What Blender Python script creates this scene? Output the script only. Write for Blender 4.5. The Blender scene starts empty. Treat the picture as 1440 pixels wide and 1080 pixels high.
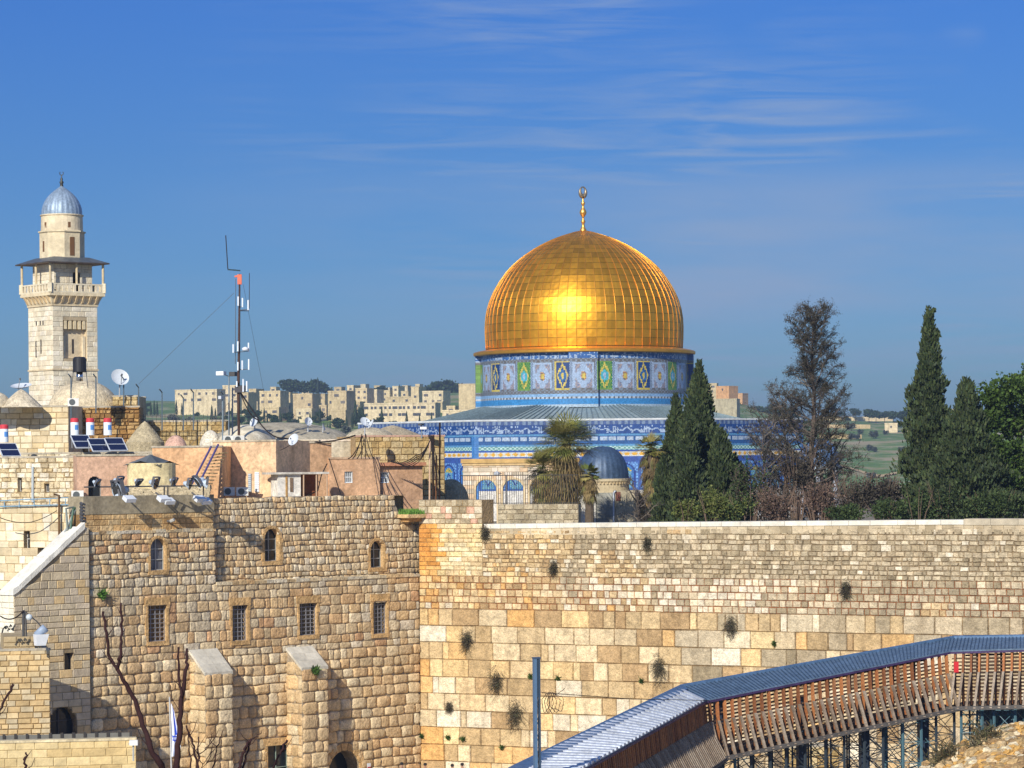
import bpy, math, random
from mathutils import Vector, Matrix, noise
R=math.radians
scene=bpy.context.scene
col=bpy.data.collections.new('place'); scene.collection.children.link(col)
# ---------------------------------------------------------------- camera
F=4270.0
cam_d=bpy.data.cameras.new('camera'); cam=bpy.data.objects.new('camera',cam_d); scene.collection.objects.link(cam)
cam_d.sensor_width=36; cam_d.lens=F/1440*36; cam_d.shift_y=110/1440.0
cam_d.clip_start=1; cam_d.clip_end=20000
ROLL=R(0.5)
CM=Matrix.Rotation(ROLL,3,'Y')@Matrix.Rotation(R(90),3,'X')
cam.rotation_euler=CM.to_euler(); cam.location=(0,0,0)
scene.camera=cam
scene.render.resolution_x=1024; scene.render.resolution_y=768
scene.render.engine='CYCLES'
# ---------------------------------------------------------------- light
SUN_AZ=R(-21); SUN_EL=R(28)
sd=Vector((math.sin(SUN_AZ)*math.cos(SUN_EL),-math.cos(SUN_AZ)*math.cos(SUN_EL),math.sin(SUN_EL)))
sl=bpy.data.lights.new('sun','SUN'); sl.energy=4.2; sl.angle=R(0.5); sl.color=(1,.93,.80)
so=bpy.data.objects.new('sun',sl); scene.collection.objects.link(so)
so.rotation_euler=sd.to_track_quat('Z','Y').to_euler(); so.location=(0,0,60)
w=bpy.data.worlds.new('World'); scene.world=w; w.use_nodes=True
nt=w.node_tree; nt.nodes.clear()
def N(t,**k):
    n=nt.nodes.new(t)
    for a,b in k.items(): setattr(n,a,b)
    return n
sky=N('ShaderNodeTexSky',sky_type='NISHITA',sun_disc=False,sun_elevation=SUN_EL,sun_rotation=R(201),air_density=1.0,dust_density=0.2,ozone_density=3.0)
sky.altitude=800
tint=N('ShaderNodeMix',data_type='RGBA',blend_type='MULTIPLY'); tint.inputs[0].default_value=1
tc=N('ShaderNodeTexCoord'); sep=N('ShaderNodeSeparateXYZ'); nt.links.new(tc.outputs['Generated'],sep.inputs[0])
gr=N('ShaderNodeValToRGB'); nt.links.new(sep.outputs['Z'],gr.inputs[0])
e=gr.color_ramp.elements
e[0].position=0.0; e[0].color=(.215,.335,.50,1); e[1].position=.15; e[1].color=(.145,.32,.66,1)
q=gr.color_ramp.elements.new(.05); q.color=(.20,.345,.575,1)
q=gr.color_ramp.elements.new(.1); q.color=(.165,.325,.60,1)
q=gr.color_ramp.elements.new(.6); q.color=(.75,.9,1.2,1)
nt.links.new(sky.outputs[0],tint.inputs[6]); nt.links.new(gr.outputs[0],tint.inputs[7])
# wispy cirrus
mp=N('ShaderNodeMapping'); mp.inputs['Rotation'].default_value=(0,R(-5),0); mp.inputs['Scale'].default_value=(11,11,150); mp.inputs['Location'].default_value=(.35,.2,.9)
nt.links.new(tc.outputs['Generated'],mp.inputs[0])
n1=N('ShaderNodeTexNoise'); n1.inputs['Scale'].default_value=1.3; n1.inputs['Detail'].default_value=9; n1.inputs['Roughness'].default_value=.55; n1.inputs['Distortion'].default_value=.9
nt.links.new(mp.outputs[0],n1.inputs['Vector'])
mp2=N('ShaderNodeMapping'); mp2.inputs['Scale'].default_value=(5,5,12); mp2.inputs['Location'].default_value=(.6,.3,.55)
nt.links.new(tc.outputs['Generated'],mp2.inputs[0])
n2=N('ShaderNodeTexNoise'); n2.inputs['Scale'].default_value=1.6; n2.inputs['Detail'].default_value=3
nt.links.new(mp2.outputs[0],n2.inputs['Vector'])
r1=N('ShaderNodeMapRange'); r1.inputs['From Min'].default_value=.42; r1.inputs['From Max'].default_value=.78; nt.links.new(n1.outputs[0],r1.inputs[0])
r2=N('ShaderNodeMapRange'); r2.inputs['From Min'].default_value=.40; r2.inputs['From Max'].default_value=.58; nt.links.new(n2.outputs[0],r2.inputs[0])
rx=N('ShaderNodeMapRange'); rx.inputs['From Min'].default_value=-.13; rx.inputs['From Max'].default_value=.06; nt.links.new(sep.outputs['X'],rx.inputs[0])
mu=N('ShaderNodeMath',operation='MULTIPLY'); nt.links.new(r1.outputs[0],mu.inputs[0]); nt.links.new(r2.outputs[0],mu.inputs[1])
mu2=N('ShaderNodeMath',operation='MULTIPLY'); nt.links.new(mu.outputs[0],mu2.inputs[0]); nt.links.new(rx.outputs[0],mu2.inputs[1])
# a soft broad bank low behind the dome
mp3=N('ShaderNodeMapping'); mp3.inputs['Rotation'].default_value=(0,R(-4),0); mp3.inputs['Scale'].default_value=(4,4,26); mp3.inputs['Location'].default_value=(.2,.1,.35); nt.links.new(tc.outputs['Generated'],mp3.inputs[0])
n3=N('ShaderNodeTexNoise'); n3.inputs['Scale'].default_value=1.2; n3.inputs['Detail'].default_value=5; n3.inputs['Roughness'].default_value=.5; nt.links.new(mp3.outputs[0],n3.inputs['Vector'])
r3=N('ShaderNodeMapRange'); r3.inputs['From Min'].default_value=.42; r3.inputs['From Max'].default_value=.66; r3.inputs['To Max'].default_value=.9; nt.links.new(n3.outputs[0],r3.inputs[0])
el=N('ShaderNodeValToRGB'); nt.links.new(sep.outputs['Z'],el.inputs[0]); ee=el.color_ramp.elements; ee[0].position=.030; ee[0].color=(0,0,0,1); ee[1].position=.10; ee[1].color=(0,0,0,1); x_=ee.new(.052); x_.color=(1,1,1,1); x_=ee.new(.078); x_.color=(1,1,1,1)
m3=N('ShaderNodeMath',operation='MULTIPLY'); nt.links.new(r3.outputs[0],m3.inputs[0]); nt.links.new(el.outputs[0],m3.inputs[1])
m4=N('ShaderNodeMath',operation='MULTIPLY'); nt.links.new(m3.outputs[0],m4.inputs[0]); nt.links.new(rx.outputs[0],m4.inputs[1])
mu3=N('ShaderNodeMath',operation='MULTIPLY',use_clamp=True); mu3.inputs[1].default_value=.85; nt.links.new(mu2.outputs[0],mu3.inputs[0])
m5=N('ShaderNodeMath',operation='MAXIMUM'); nt.links.new(mu3.outputs[0],m5.inputs[0]); nt.links.new(m4.outputs[0],m5.inputs[1])
cm=N('ShaderNodeMix',data_type='RGBA'); nt.links.new(m5.outputs[0],cm.inputs[0]); nt.links.new(tint.outputs[2],cm.inputs[6]); cm.inputs[7].default_value=(2.5,3.3,4.9,1)
bg=N('ShaderNodeBackground'); bg.inputs[1].default_value=.105; nt.links.new(cm.outputs[2],bg.inputs[0])
ou=N('ShaderNodeOutputWorld'); nt.links.new(bg.outputs[0],ou.inputs[0])
scene.view_settings.view_transform='Standard'; scene.view_settings.look='None'; scene.view_settings.exposure=0.27; scene.view_settings.gamma=1
scene.cycles.max_bounces=5; scene.cycles.diffuse_bounces=3; scene.cycles.transparent_max_bounces=4
# ---------------------------------------------------------------- helpers
def at(px,py,Y):
    """point at depth Y seen at photograph pixel (px,py)"""
    d=CM@Vector(((px-720)/F,(540-py)/F+110/F,-1)); d*=Y/d.y
    return Vector(d)
def ray(px,py): return CM@Vector(((px-720)/F,(650-py)/F,-1))
def s2l(c): return tuple((x/12.92 if x<=.04045 else ((x+.055)/1.055)**2.4) for x in c)
def C8(r,g,b): return s2l((r/255,g/255,b/255))
def clampc(c): return tuple(max(0,min(1,x)) for x in c)
def jit(c,a,rnd=random): k=1+rnd.uniform(-a,a); return clampc((c[0]*k,c[1]*k,c[2]*k))
def tag(o,label=None,cat=None,group=None,kind=None):
    if label: o['label']=label
    if cat: o['category']=cat
    if group: o['group']=group
    if kind: o['kind']=kind
    return o
def empty(name,loc=(0,0,0),label=None,cat=None,group=None,rz=0):
    o=bpy.data.objects.new(name,None); col.objects.link(o); o.location=loc; o.rotation_euler=(0,0,rz); o.empty_display_size=.5
    tag(o,label,cat,group); return o
def copy_tree(o,parent=None):
    c=o.copy(); col.objects.link(c)
    if parent is not None: c.parent=parent
    for ch in o.children: copy_tree(ch,c)
    return c
class MB:
    def __init__(s,smooth=False): s.v=[];s.f=[];s.c=[];s.m=[];s.cc=(.5,.5,.5);s.mi=0;s.smooth=smooth
    def poly(s,pts,c=None):
        i=len(s.v); s.v.extend([tuple(p) for p in pts]); s.f.append(tuple(range(i,i+len(pts)))); s.c.append(c or s.cc); s.m.append(s.mi)
    def face(s,idx,c=None): s.f.append(tuple(idx)); s.c.append(c or s.cc); s.m.append(s.mi)
    def hexa(s,p,c=None):
        i=len(s.v); s.v.extend([tuple(q) for q in p])
        for q in ((0,3,2,1),(4,5,6,7),(0,1,5,4),(1,2,6,5),(2,3,7,6),(3,0,4,7)): s.face([i+k for k in q],c)
    def box(s,fr,u0,u1,v0,v1,n0,n1,c=None):
        s.hexa([fr.P(u0,v0,n0),fr.P(u1,v0,n0),fr.P(u1,v0,n1),fr.P(u0,v0,n1),fr.P(u0,v1,n0),fr.P(u1,v1,n0),fr.P(u1,v1,n1),fr.P(u0,v1,n1)],c)
    def tube(s,pts,r,n=6,c=None,cap=True):
        pts=[Vector(p) for p in pts]; rs=r if isinstance(r,(list,tuple)) else [r]*len(pts)
        base=len(s.v); a=None
        for k,p in enumerate(pts):
            d=(pts[min(k+1,len(pts)-1)]-pts[max(k-1,0)])
            if d.length<1e-9: d=Vector((0,0,1))
            d.normalize()
            if a is None: a=d.orthogonal().normalized()
            else:
                a=a-d*a.dot(d)
                if a.length<1e-6: a=d.orthogonal()
                a.normalize()
            b=d.cross(a)
            for j in range(n):
                t=2*math.pi*j/n; s.v.append(tuple(p+(a*math.cos(t)+b*math.sin(t))*rs[k]))
        for k in range(len(pts)-1):
            for j in range(n):
                s.face((base+k*n+j,base+k*n+(j+1)%n,base+(k+1)*n+(j+1)%n,base+(k+1)*n+j),c)
        if cap:
            s.face([base+j for j in range(n)][::-1],c); e=base+(len(pts)-1)*n; s.face([e+j for j in range(n)],c)
    def lathe(s,o,prof,n=24,c=None,a0=0,a1=2*math.pi,cfn=None,closed=True):
        """prof: list of (r,z)"""
        o=Vector(o); base=len(s.v); full=abs(a1-a0-2*math.pi)<1e-6; m=n if full else n+1
        for (r,z) in prof:
            for j in range(m):
                t=a0+(a1-a0)*j/n; s.v.append((o.x+r*math.cos(t),o.y+r*math.sin(t),o.z+z))
        for k in range(len(prof)-1):
            for j in range(n):
                j2=(j+1)%m
                s.face((base+k*m+j,base+k*m+j2,base+(k+1)*m+j2,base+(k+1)*m+j),cfn(k,j) if cfn else c)
    def build(s,name,mat,parent=None,smooth=None,fixn=False):
        me=bpy.data.meshes.new(name); me.from_pydata(s.v,[],s.f); 
        a=me.attributes.new('Col','FLOAT_COLOR','FACE'); fl=[]
        for c in s.c: fl.extend((c[0],c[1],c[2],1.0))
        a.data.foreach_set('color',fl)
        ms=mat if isinstance(mat,(list,tuple)) else [mat]
        for m in ms: me.materials.append(m)
        if len(ms)>1: me.polygons.foreach_set('material_index',s.m)
        if (s.smooth if smooth is None else smooth): me.polygons.foreach_set('use_smooth',[True]*len(me.polygons))
        me.update()
        if fixn:
            import bmesh
            bm=bmesh.new(); bm.from_mesh(me); bmesh.ops.remove_doubles(bm,verts=bm.verts,dist=1e-5); bmesh.ops.recalc_face_normals(bm,faces=bm.faces); bm.to_mesh(me); bm.free()
        o=bpy.data.objects.new(name,me); col.objects.link(o)
        if parent is not None: o.parent=parent; o.matrix_parent_inverse=Matrix.Translation(-Vector(parent.location)) if parent.rotation_euler.z==0 else parent.matrix_basis.inverted()
        return o
class Frame:
    """a wall plane: origin, u along, z up, n outwards"""
    def __init__(s,o,u): s.o=Vector(o); s.u=Vector((u[0],u[1],0)).normalized(); s.n=Vector((s.u.y,-s.u.x,0))
    def P(s,u,v,n=0): return s.o+s.u*u+Vector((0,0,v))+s.n*n
    def uv(s,px,py,n=0):
        d=ray(px,py); o=s.o+s.n*n; t=o.dot(s.n)/d.dot(s.n); p=d*t
        return ((p-s.o).dot(s.u),(p-s.o).z)
    def Q(s,px,py,n=0):
        u,v=s.uv(px,py,n); return s.P(u,v,n)
def aframe(px,py,Y,ang):
    """frame at a seen point; ang: outward normal azimuth in degrees, 0 = towards camera, + = turned to the right"""
    a=R(ang); n=Vector((math.sin(a),-math.cos(a),0)); p=at(px,py,Y); p.z=0; return Frame(p,(-n.y,n.x))
# ---------------------------------------------------------------- materials
M={}
def mat(name,c=None,rough=.85,metal=0,ns=3.0,na=.25,bump=.0,bs=8.0,ns2=None,spec=None,dirt=0):
    m=bpy.data.materials.new(name); m.use_nodes=True; t=m.node_tree; b=t.nodes['Principled BSDF']
    b.inputs['Roughness'].default_value=rough; b.inputs['Metallic'].default_value=metal
    if spec is not None: b.inputs['Specular IOR Level'].default_value=spec
    geo=t.nodes.new('ShaderNodeNewGeometry')
    if c is None:
        a=t.nodes.new('ShaderNodeAttribute'); a.attribute_name='Col'; src=a.outputs['Color']
    else:
        a=t.nodes.new('ShaderNodeRGB'); a.outputs[0].default_value=(c[0],c[1],c[2],1); src=a.outputs[0]
    def nz(sc,amt,src,det=5,mn=.3,mx=.7):
        n=t.nodes.new('ShaderNodeTexNoise'); n.inputs['Scale'].default_value=sc; n.inputs['Detail'].default_value=det; n.inputs['Roughness'].default_value=.65
        t.links.new(geo.outputs['Position'],n.inputs['Vector'])
        r=t.nodes.new('ShaderNodeMapRange'); r.inputs['From Min'].default_value=mn; r.inputs['From Max'].default_value=mx; r.inputs['To Min'].default_value=1-amt; r.inputs['To Max'].default_value=1+amt*.6
        t.links.new(n.outputs[0],r.inputs[0])
        x=t.nodes.new('ShaderNodeVectorMath'); x.operation='SCALE'; t.links.new(src,x.inputs[0]); t.links.new(r.outputs[0],x.inputs['Scale'])
        return x.outputs[0]
    if na: src=nz(ns,na,src)
    if ns2: src=nz(ns2,na*1.0,src,3)
    if dirt:
        # weathering streaks: a vertical-stretched noise multiplies towards a grey-brown
        mp=t.nodes.new('ShaderNodeMapping'); mp.inputs['Scale'].default_value=(.9,.9,.16); t.links.new(geo.outputs['Position'],mp.inputs[0])
        n=t.nodes.new('ShaderNodeTexNoise'); n.inputs['Scale'].default_value=1.0; n.inputs['Detail'].default_value=6; t.links.new(mp.outputs[0],n.inputs['Vector'])
        r=t.nodes.new('ShaderNodeMapRange'); r.inputs['From Min'].default_value=.5; r.inputs['From Max'].default_value=.72; r.inputs['To Max'].default_value=dirt; t.links.new(n.outputs[0],r.inputs[0])
        mx=t.nodes.new('ShaderNodeMix'); mx.data_type='RGBA'; mx.blend_type='MULTIPLY'; t.links.new(r.outputs[0],mx.inputs[0]); t.links.new(src,mx.inputs[6]); mx.inputs[7].default_value=(.42,.38,.34,1); src=mx.outputs[2]
    t.links.new(src,b.inputs['Base Color'])
    if bump:
        n=t.nodes.new('ShaderNodeTexNoise'); n.inputs['Scale'].default_value=bs; n.inputs['Detail'].default_value=6; t.links.new(geo.outputs['Position'],n.inputs['Vector'])
        bp=t.nodes.new('ShaderNodeBump'); bp.inputs['Strength'].default_value=1; bp.inputs['Distance'].default_value=bump; t.links.new(n.outputs[0],bp.inputs['Height']); t.links.new(bp.outputs[0],b.inputs['Normal'])
    M[name]=m; return m
mat('stone',None,.95,ns=2.6,na=.34,bump=.09,bs=6,ns2=12,spec=.12,dirt=.42)
mat('stone_clean',None,.9,ns=2.5,na=.2,bump=.03,bs=8,ns2=.5,spec=.2)
mat('plaster',None,.9,ns=.9,na=.30,bump=.015,bs=9,ns2=5,spec=.2,dirt=.6)
mat('tile',None,.35,ns=1.5,na=.15,ns2=8)
mat('paint',None,.5,ns=2,na=.12)
mat('metal',None,.45,.7,ns=2,na=.2)
mat('lead',None,.5,.25,ns=1.5,na=.25,ns2=6)
mat('wood',None,.75,ns=3,na=.35,ns2=14,bump=.01,bs=20)
mat('leaf',None,.75,ns=1.0,na=.3,spec=.25)
mat('bark',None,.95,ns=4,na=.3,spec=.1)
mat('cloth',None,.85,ns=2,na=.1)
mat('glass_dark',(.02,.025,.03),.12,ns=2,na=.3)
mat('panel_glass',(.012,.018,.06),.15,ns=2,na=.2)
mat('gold',None,.40,.85,ns=1.2,na=.16,bump=.015,bs=1.8)
mat('glass_grey',(.12,.14,.18),.2,ns=3,na=.3)
mat('chrome',(.7,.72,.75),.2,1.0,ns=2,na=.1)
# ---------------------------------------------------------------- masonry
def hole_rects(h):
    """h=(uc,halfwidth,v0,v1,arch) -> stepped rects"""
    uc,hw,v0,v1,arch=h
    if not arch: return [(uc-hw,uc+hw,v0,v1)]
    rr=hw*(1.15 if arch==2 else 1.0); vs=v1-rr; out=[(uc-hw,uc+hw,v0,vs)]; n=6
    for k in range(n):
        a=(k+.5)/n; out.append((uc-hw*math.sqrt(max(0,1-a*a)),uc+hw*math.sqrt(max(0,1-a*a)),vs+rr*k/n,vs+rr*(k+1)/n))
    return out
def backing(mb,fr,u0,u1,v0,v1,rects,c,n=-.03,top=None):
    us=sorted(set([u0,u1]+[x for r in rects for x in r[:2] if u0<x<u1])); vs=sorted(set([v0,v1]+[x for r in rects for x in r[2:4] if v0<x<v1]))
    if top:
        k=int((u1-u0)/.6)+1; us=sorted(set(us+[u0+(u1-u0)*i/k for i in range(k+1)]))
    for a,b in zip(us,us[1:]):
        for p,q in zip(vs,vs[1:]):
            m=((a+b)/2,(p+q)/2)
            if any(r[0]<m[0]<r[1] and r[2]<m[1]<r[3] for r in rects): continue
            qa,qb=(min(q,top(a)),min(q,top(b))) if top else (q,q)
            if qa<=p and qb<=p: continue
            mb.poly([fr.P(a,p,n),fr.P(b,p,n),fr.P(b,max(p,qb),n),fr.P(a,max(p,qa),n)],c)
def masonry(mb,fr,u0,u1,v0,v1,ch,wm,rects=(),colf=None,gap=.02,d=.05,bulge=0,wv=.5,chv=.25,rnd=None,top=None,jt=.0,wob=.0,back=True,mortar=None,left=None):
    """courses of separate stones over a plane; ch course height, wm mean width; colf(u,v)->colour"""
    rnd=rnd or random.Random(1)
    v=v1
    while v>v0+.02:
        h=ch*rnd.uniform(1-chv,1+chv); a=max(v0,v-h)
        if a-v0<ch*.45: a=v0
        l0=left(.5*(a+v)) if left else u0
        iv=[(l0,u1)]
        for r in rects:
            ov=min(v,r[3])-max(a,r[2])
            if ov>.25*(v-a) or ov>.12:
                nv=[]
                for (x,y) in iv:
                    if r[1]<=x or r[0]>=y: nv.append((x,y)); continue
                    if r[0]>x: nv.append((x,r[0]))
                    if r[1]<y: nv.append((r[1],y))
                iv=nv
        for (x,y) in iv:
            u=x
            while u<y-.02:
                wd=wm*rnd.uniform(1-wv,1+wv)*(1 if h<ch*1.1 else 1.1)
                b=min(y,u+wd)
                if y-b<wm*.35: b=y
                c=colf((u+b)/2,(a+v)/2,rnd) if colf else (.5,.4,.3)
                va0,va1,vb0,vb1=a,a,v,v
                if top:
                    vb0=min(v,top(u)); vb1=min(v,top(b))
                    if vb0<=a+.04 and vb1<=a+.04: u=b; continue
                    vb0=max(vb0,a+.02); vb1=max(vb1,a+.02)
                g=gap*rnd.uniform(.6,1.5)
                J=lambda: rnd.uniform(-jt,jt)
                wb=lambda uu_,vv_: (wob*noise.noise(Vector((uu_*.55,vv_*1.3,fr.o.x)))*2+wob*noise.noise(Vector((uu_*1.9,vv_*2.1,3)))) if (wob and v0+.05<vv_<v1-.05) else 0
                pts=[(u+g+J(),a+g+J()+wb(u,a)),(b-g+J(),a+g+J()+wb(b,a)),(b-g+J(),vb1-g+J()+wb(b,v)),(u+g+J(),vb0-g+J()+wb(u,v))]
                if b-u>3*g and min(vb0,vb1)-a>2.2*g:
                    cu=sum(p[0] for p in pts)/4; cv=sum(p[1] for p in pts)/4
                    dd=d*rnd.uniform(.4,1.6); i=len(mb.v)
                    bev=.035 if not bulge else .06
                    for p in pts: mb.v.append(tuple(fr.P(p[0],p[1],-.02)))
                    w_=b-u; h_=v-a
                    f1=lambda p,e:(p[0]+(e if p[0]<cu else -e),p[1]+(e if p[1]<cv else -e))
                    for p in pts:
                        q=f1(p,min(bev,.2*w_,.2*h_)); mb.v.append(tuple(fr.P(q[0],q[1],dd+(rnd.uniform(-.01,.01) if not bulge else rnd.uniform(0,.3)*bulge))))
                    for k in range(4): mb.face((i+k,i+(k+1)%4,i+4+(k+1)%4,i+4+k),c)
                    if bulge:
                        del mb.v[i:]; del mb.f[-4:]; del mb.c[-4:]; del mb.m[-4:]
                        k_=rnd.uniform(.07,.24); oct_=[]
                        for q in range(4):
                            p0,p1=pts[q],pts[(q+1)%4]
                            for t_ in (k_*rnd.uniform(.5,1.2),1-k_*rnd.uniform(.5,1.2)): oct_.append((p0[0]+(p1[0]-p0[0])*t_,p0[1]+(p1[1]-p0[1])*t_))
                        bb=bulge*rnd.uniform(.45,1.4); ox,oy=rnd.uniform(-.12,.12)*w_,rnd.uniform(-.12,.12)*h_
                        for (sh_,hh) in ((0,-.03),(.05,dd+bb*.25),(.30,dd+bb*.85),(.62,dd+bb)):
                            for p in oct_:
                                s2=sh_+rnd.uniform(-.03,.03) if sh_ else 0
                                mb.v.append(tuple(fr.P(p[0]+(cu+ox*(sh_>0)-p[0])*s2,p[1]+(cv+oy*(sh_>0)-p[1])*s2,hh+(rnd.uniform(-.25,.25)*bb if sh_>.1 else 0))))
                        for r_ in range(3):
                            for k in range(8): mb.face((i+r_*8+k,i+r_*8+(k+1)%8,i+r_*8+8+(k+1)%8,i+r_*8+8+k),c)
                        mb.face([i+24+k for k in range(8)],c)
                    else: mb.face((i+4,i+5,i+6,i+7),c)
                u=b
        v=a
    if back: backing(mb,fr,u0 if not left else left(v0),u1,v0,v1,list(rects),mortar or (.43,.35,.25),top=top)
def pal(cols,a=.14,warm=None):
    def f(u,v,rnd):
        return jit(rnd.choice(cols),a,rnd)
    return f
def window(parent,fr,h,depth=.5,style='grille',frc=(.05,.05,.055),pane='glass_dark',ring=None,sill=None,reveal=(.45,.35,.22),name='window',nb=(4,7)):
    uc,hw,v0,v1,arch=h
    mb=MB(); rr=hw*(1.15 if arch==2 else 1.0); vs=v1-rr if arch else v1
    out=[(uc-hw,v0),(uc+hw,v0),(uc+hw,vs)]
    if arch:
        for k in range(1,12):
            t=math.pi*k/12; out.append((uc+hw*math.cos(t),vs+rr*math.sin(t)))
    out.append((uc-hw,vs))
    if vs==v1: pass
    for k in range(len(out)):
        p,q_=out[k],out[(k+1)%len(out)]
        mb.poly([fr.P(p[0],p[1],.02),fr.P(q_[0],q_[1],.02),fr.P(q_[0],q_[1],-depth),fr.P(p[0],p[1],-depth)],jit(reveal,.1))
    if ring:
        # voussoirs / surround standing a little proud
        rw,rc=ring; rnd=random.Random(int(uc*100))
        if arch:
            n=9
            for k in range(n):
                t0=math.pi*k/n+.02; t1=math.pi*(k+1)/n-.02
                i0=[(uc+hw*math.cos(t),vs+rr*math.sin(t)) for t in (t0,t1)]; o0=[(uc+(hw+rw)*math.cos(t),vs+(rr+rw)*math.sin(t)) for t in (t0,t1)]
                c=jit(rc,.15,rnd)
                a=[fr.P(*i0[0],-.02),fr.P(*o0[0],-.02),fr.P(*o0[1],-.02),fr.P(*i0[1],-.02)]; b=[fr.P(*i0[0],.09),fr.P(*o0[0],.09),fr.P(*o0[1],.09),fr.P(*i0[1],.09)]
                mb.hexa(a+b,c)
        y=v0
        while y<vs-.05:
            z=min(vs,y+rnd.uniform(.35,.6))
            for s_ in (-1,1):
                k=rw*rnd.uniform(.8,1.7); u_=(uc+hw,uc+hw+k) if s_>0 else (uc-hw-k,uc-hw)
                mb.box(fr,u_[0],u_[1],y+.01,z-.01,-.02,.085,jit(rc,.15,rnd))
            y=z
        if not arch: mb.box(fr,uc-hw-rw*1.8,uc+hw+rw*1.8,v1,v1+.45,-.02,.1,jit(rc,.1,rnd))
        mb.box(fr,uc-hw-rw,uc+hw+rw,v0-.25,v0,-.02,.11,jit(rc,.1,rnd))
    wobj=mb.build(name,M['stone'],parent)
    p=MB(); p.poly([fr.P(x,y,-depth+.02) for x,y in out],(.02,.02,.03)); 
    p.build('pane',M[pane],wobj)
    if style:
        g=MB(); nd=-depth*.45 if style=='grille' else -depth+.08; t=.022
        nx,ny=nb
        for k in range(nx+1):
            u=uc-hw+2*hw*k/nx; u=min(max(u,uc-hw+t),uc+hw-t)
            vt=vs+(rr*math.sqrt(max(0,1-((u-uc)/hw)**2)) if arch else 0)
            g.box(fr,u-t,u+t,v0,vt-.01,nd-t,nd+t,frc)
        for k in range(ny+1):
            v=v0+(v1-v0)*k/ny
            x=hw if v<=vs else hw*math.sqrt(max(0,1-((v-vs)/rr)**2))
            v=min(max(v,v0+t),v1-t)
            if x>.05: g.box(fr,uc-x,uc+x,v-t,v+t,nd-t*1.3,nd+t*1.3,frc)
        g.build('grille',M['paint'],wobj)
    return wobj
# ================================================================ SETTING: ground, esplanade, hills
GZ=-20.3
def lerp(a,b,t): return a+(b-a)*t
def interp(x,pts):
    if x<=pts[0][0]: return pts[0][1]
    for (a,b),(c,d) in zip(pts,pts[1:]):
        if x<=c: return b+(d-b)*(x-a)/(c-a)
    return pts[-1][1]
WF=aframe(588,650,195,-27)      # the great retaining wall
NF=Frame(WF.o,(.7071,.7071))    # the old building that meets it at the corner
mat('plaza',(.42,.37,.30),.9,ns=.6,na=.15,bump=.01,bs=4,ns2=3)
mb=MB(); mb.poly([(-400,-20,GZ),(400,-20,GZ),(400,420,GZ),(-400,420,GZ)]); tag(mb.build('ground',M['plaza']),kind='structure')
mat('earth',(.25,.21,.14),.95,ns=.3,na=.3,ns2=3)
EZ=-6.3
a0=WF.P(0,0,-1.6); a1=WF.P(110,0,-1.6); b0=WF.P(-1.5,0,-1.6)
pts=[(b0.x,b0.y),(a1.x,a1.y),(260,150),(260,520),(-140,520),(-140,240),(-40,210)]
mb=MB(); mb.poly([(x,y,EZ) for x,y in pts])
for p,q_ in zip(pts,pts[1:]+pts[:1]): mb.poly([(p[0],p[1],GZ),(q_[0],q_[1],GZ),(q_[0],q_[1],EZ),(p[0],p[1],EZ)])
tag(mb.build('temple_terrace',M['earth']),kind='structure')
def ter(px,Y):
    """height of the far hills, by direction px and distance"""
    kl=interp(px,[(-400,34),(0,38),(250,39),(450,41),(620,43),(700,43),(850,40),(960,40),(1010,39),(1060,33),(1120,25),(1300,25),(1700,28)])
    near=-62; f=interp(Y,[(520,0),(700,-.12),(900,.10),(1200,.42),(1500,.72),(1750,.93),(1900,1.0),(2050,1.0),(2600,.6),(7000,-.2)])
    lo=interp(px,[(600,-12),(1000,-34),(1200,-40),(1500,-40)])
    z=lerp(lo,kl,f)
    z+=3.5*noise.noise(Vector((px*.006,Y*.004,0)))*min(1,max(0,(Y-600)/500))+1.2*noise.noise(Vector((px*.02,Y*.013,3)))
    return z
def hillpt(px,Y,dz=0): return Vector(((px-720)/F*Y,Y,ter(px,Y)+dz))
# hill: stone terraces, grass and earth in one procedural material
m=bpy.data.materials.new('hill'); m.use_nodes=True; t=m.node_tree; b=t.nodes['Principled BSDF']; b.inputs['Roughness'].default_value=.95
g=t.nodes.new('ShaderNodeNewGeometry')
def nz(sc,det=6,rough=.6):
    n=t.nodes.new('ShaderNodeTexNoise'); n.inputs['Scale'].default_value=sc; n.inputs['Detail'].default_value=det; n.inputs['Roughness'].default_value=rough; t.links.new(g.outputs['Position'],n.inputs['Vector']); return n
na_=nz(.018); nb_=nz(.09); r=t.nodes.new('ShaderNodeValToRGB'); t.links.new(na_.outputs[0],r.inputs[0])
e=r.color_ramp.elements; e[0].position=.36; e[0].color=(.085,.165,.03,1); e[1].position=.66; e[1].color=(.42,.34,.20,1)
q_=e.new(.52); q_.color=(.12,.22,.04,1); q_=e.new(.57); q_.color=(.30,.27,.13,1)
mx=t.nodes.new('ShaderNodeMix'); mx.data_type='RGBA'; rr=t.nodes.new('ShaderNodeMapRange'); rr.inputs['From Min'].default_value=.52; rr.inputs['From Max'].default_value=.68; t.links.new(nb_.outputs[0],rr.inputs[0]); t.links.new(rr.outputs[0],mx.inputs[0]); t.links.new(r.outputs[0],mx.inputs[6]); mx.inputs[7].default_value=(.44,.37,.24,1); t.links.new(mx.outputs[2],b.inputs['Base Color'])
M['hill']=m
Ys=[521]+list(range(560,1100,45))+list(range(1100,2100,25))+[2200,2400,2700,3200,4000,5200,7000]
pxs=list(range(-500,2000,25)); mb=MB(smooth=True)
for Y in Ys:
    for px in pxs: mb.v.append(tuple(hillpt(px,Y)))
nn=len(pxs)
for i in range(len(Ys)-1):
    for j in range(nn-1): mb.face((i*nn+j,i*nn+j+1,(i+1)*nn+j+1,(i+1)*nn+j))
tag(mb.build('hills',M['hill']),kind='structure')
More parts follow.
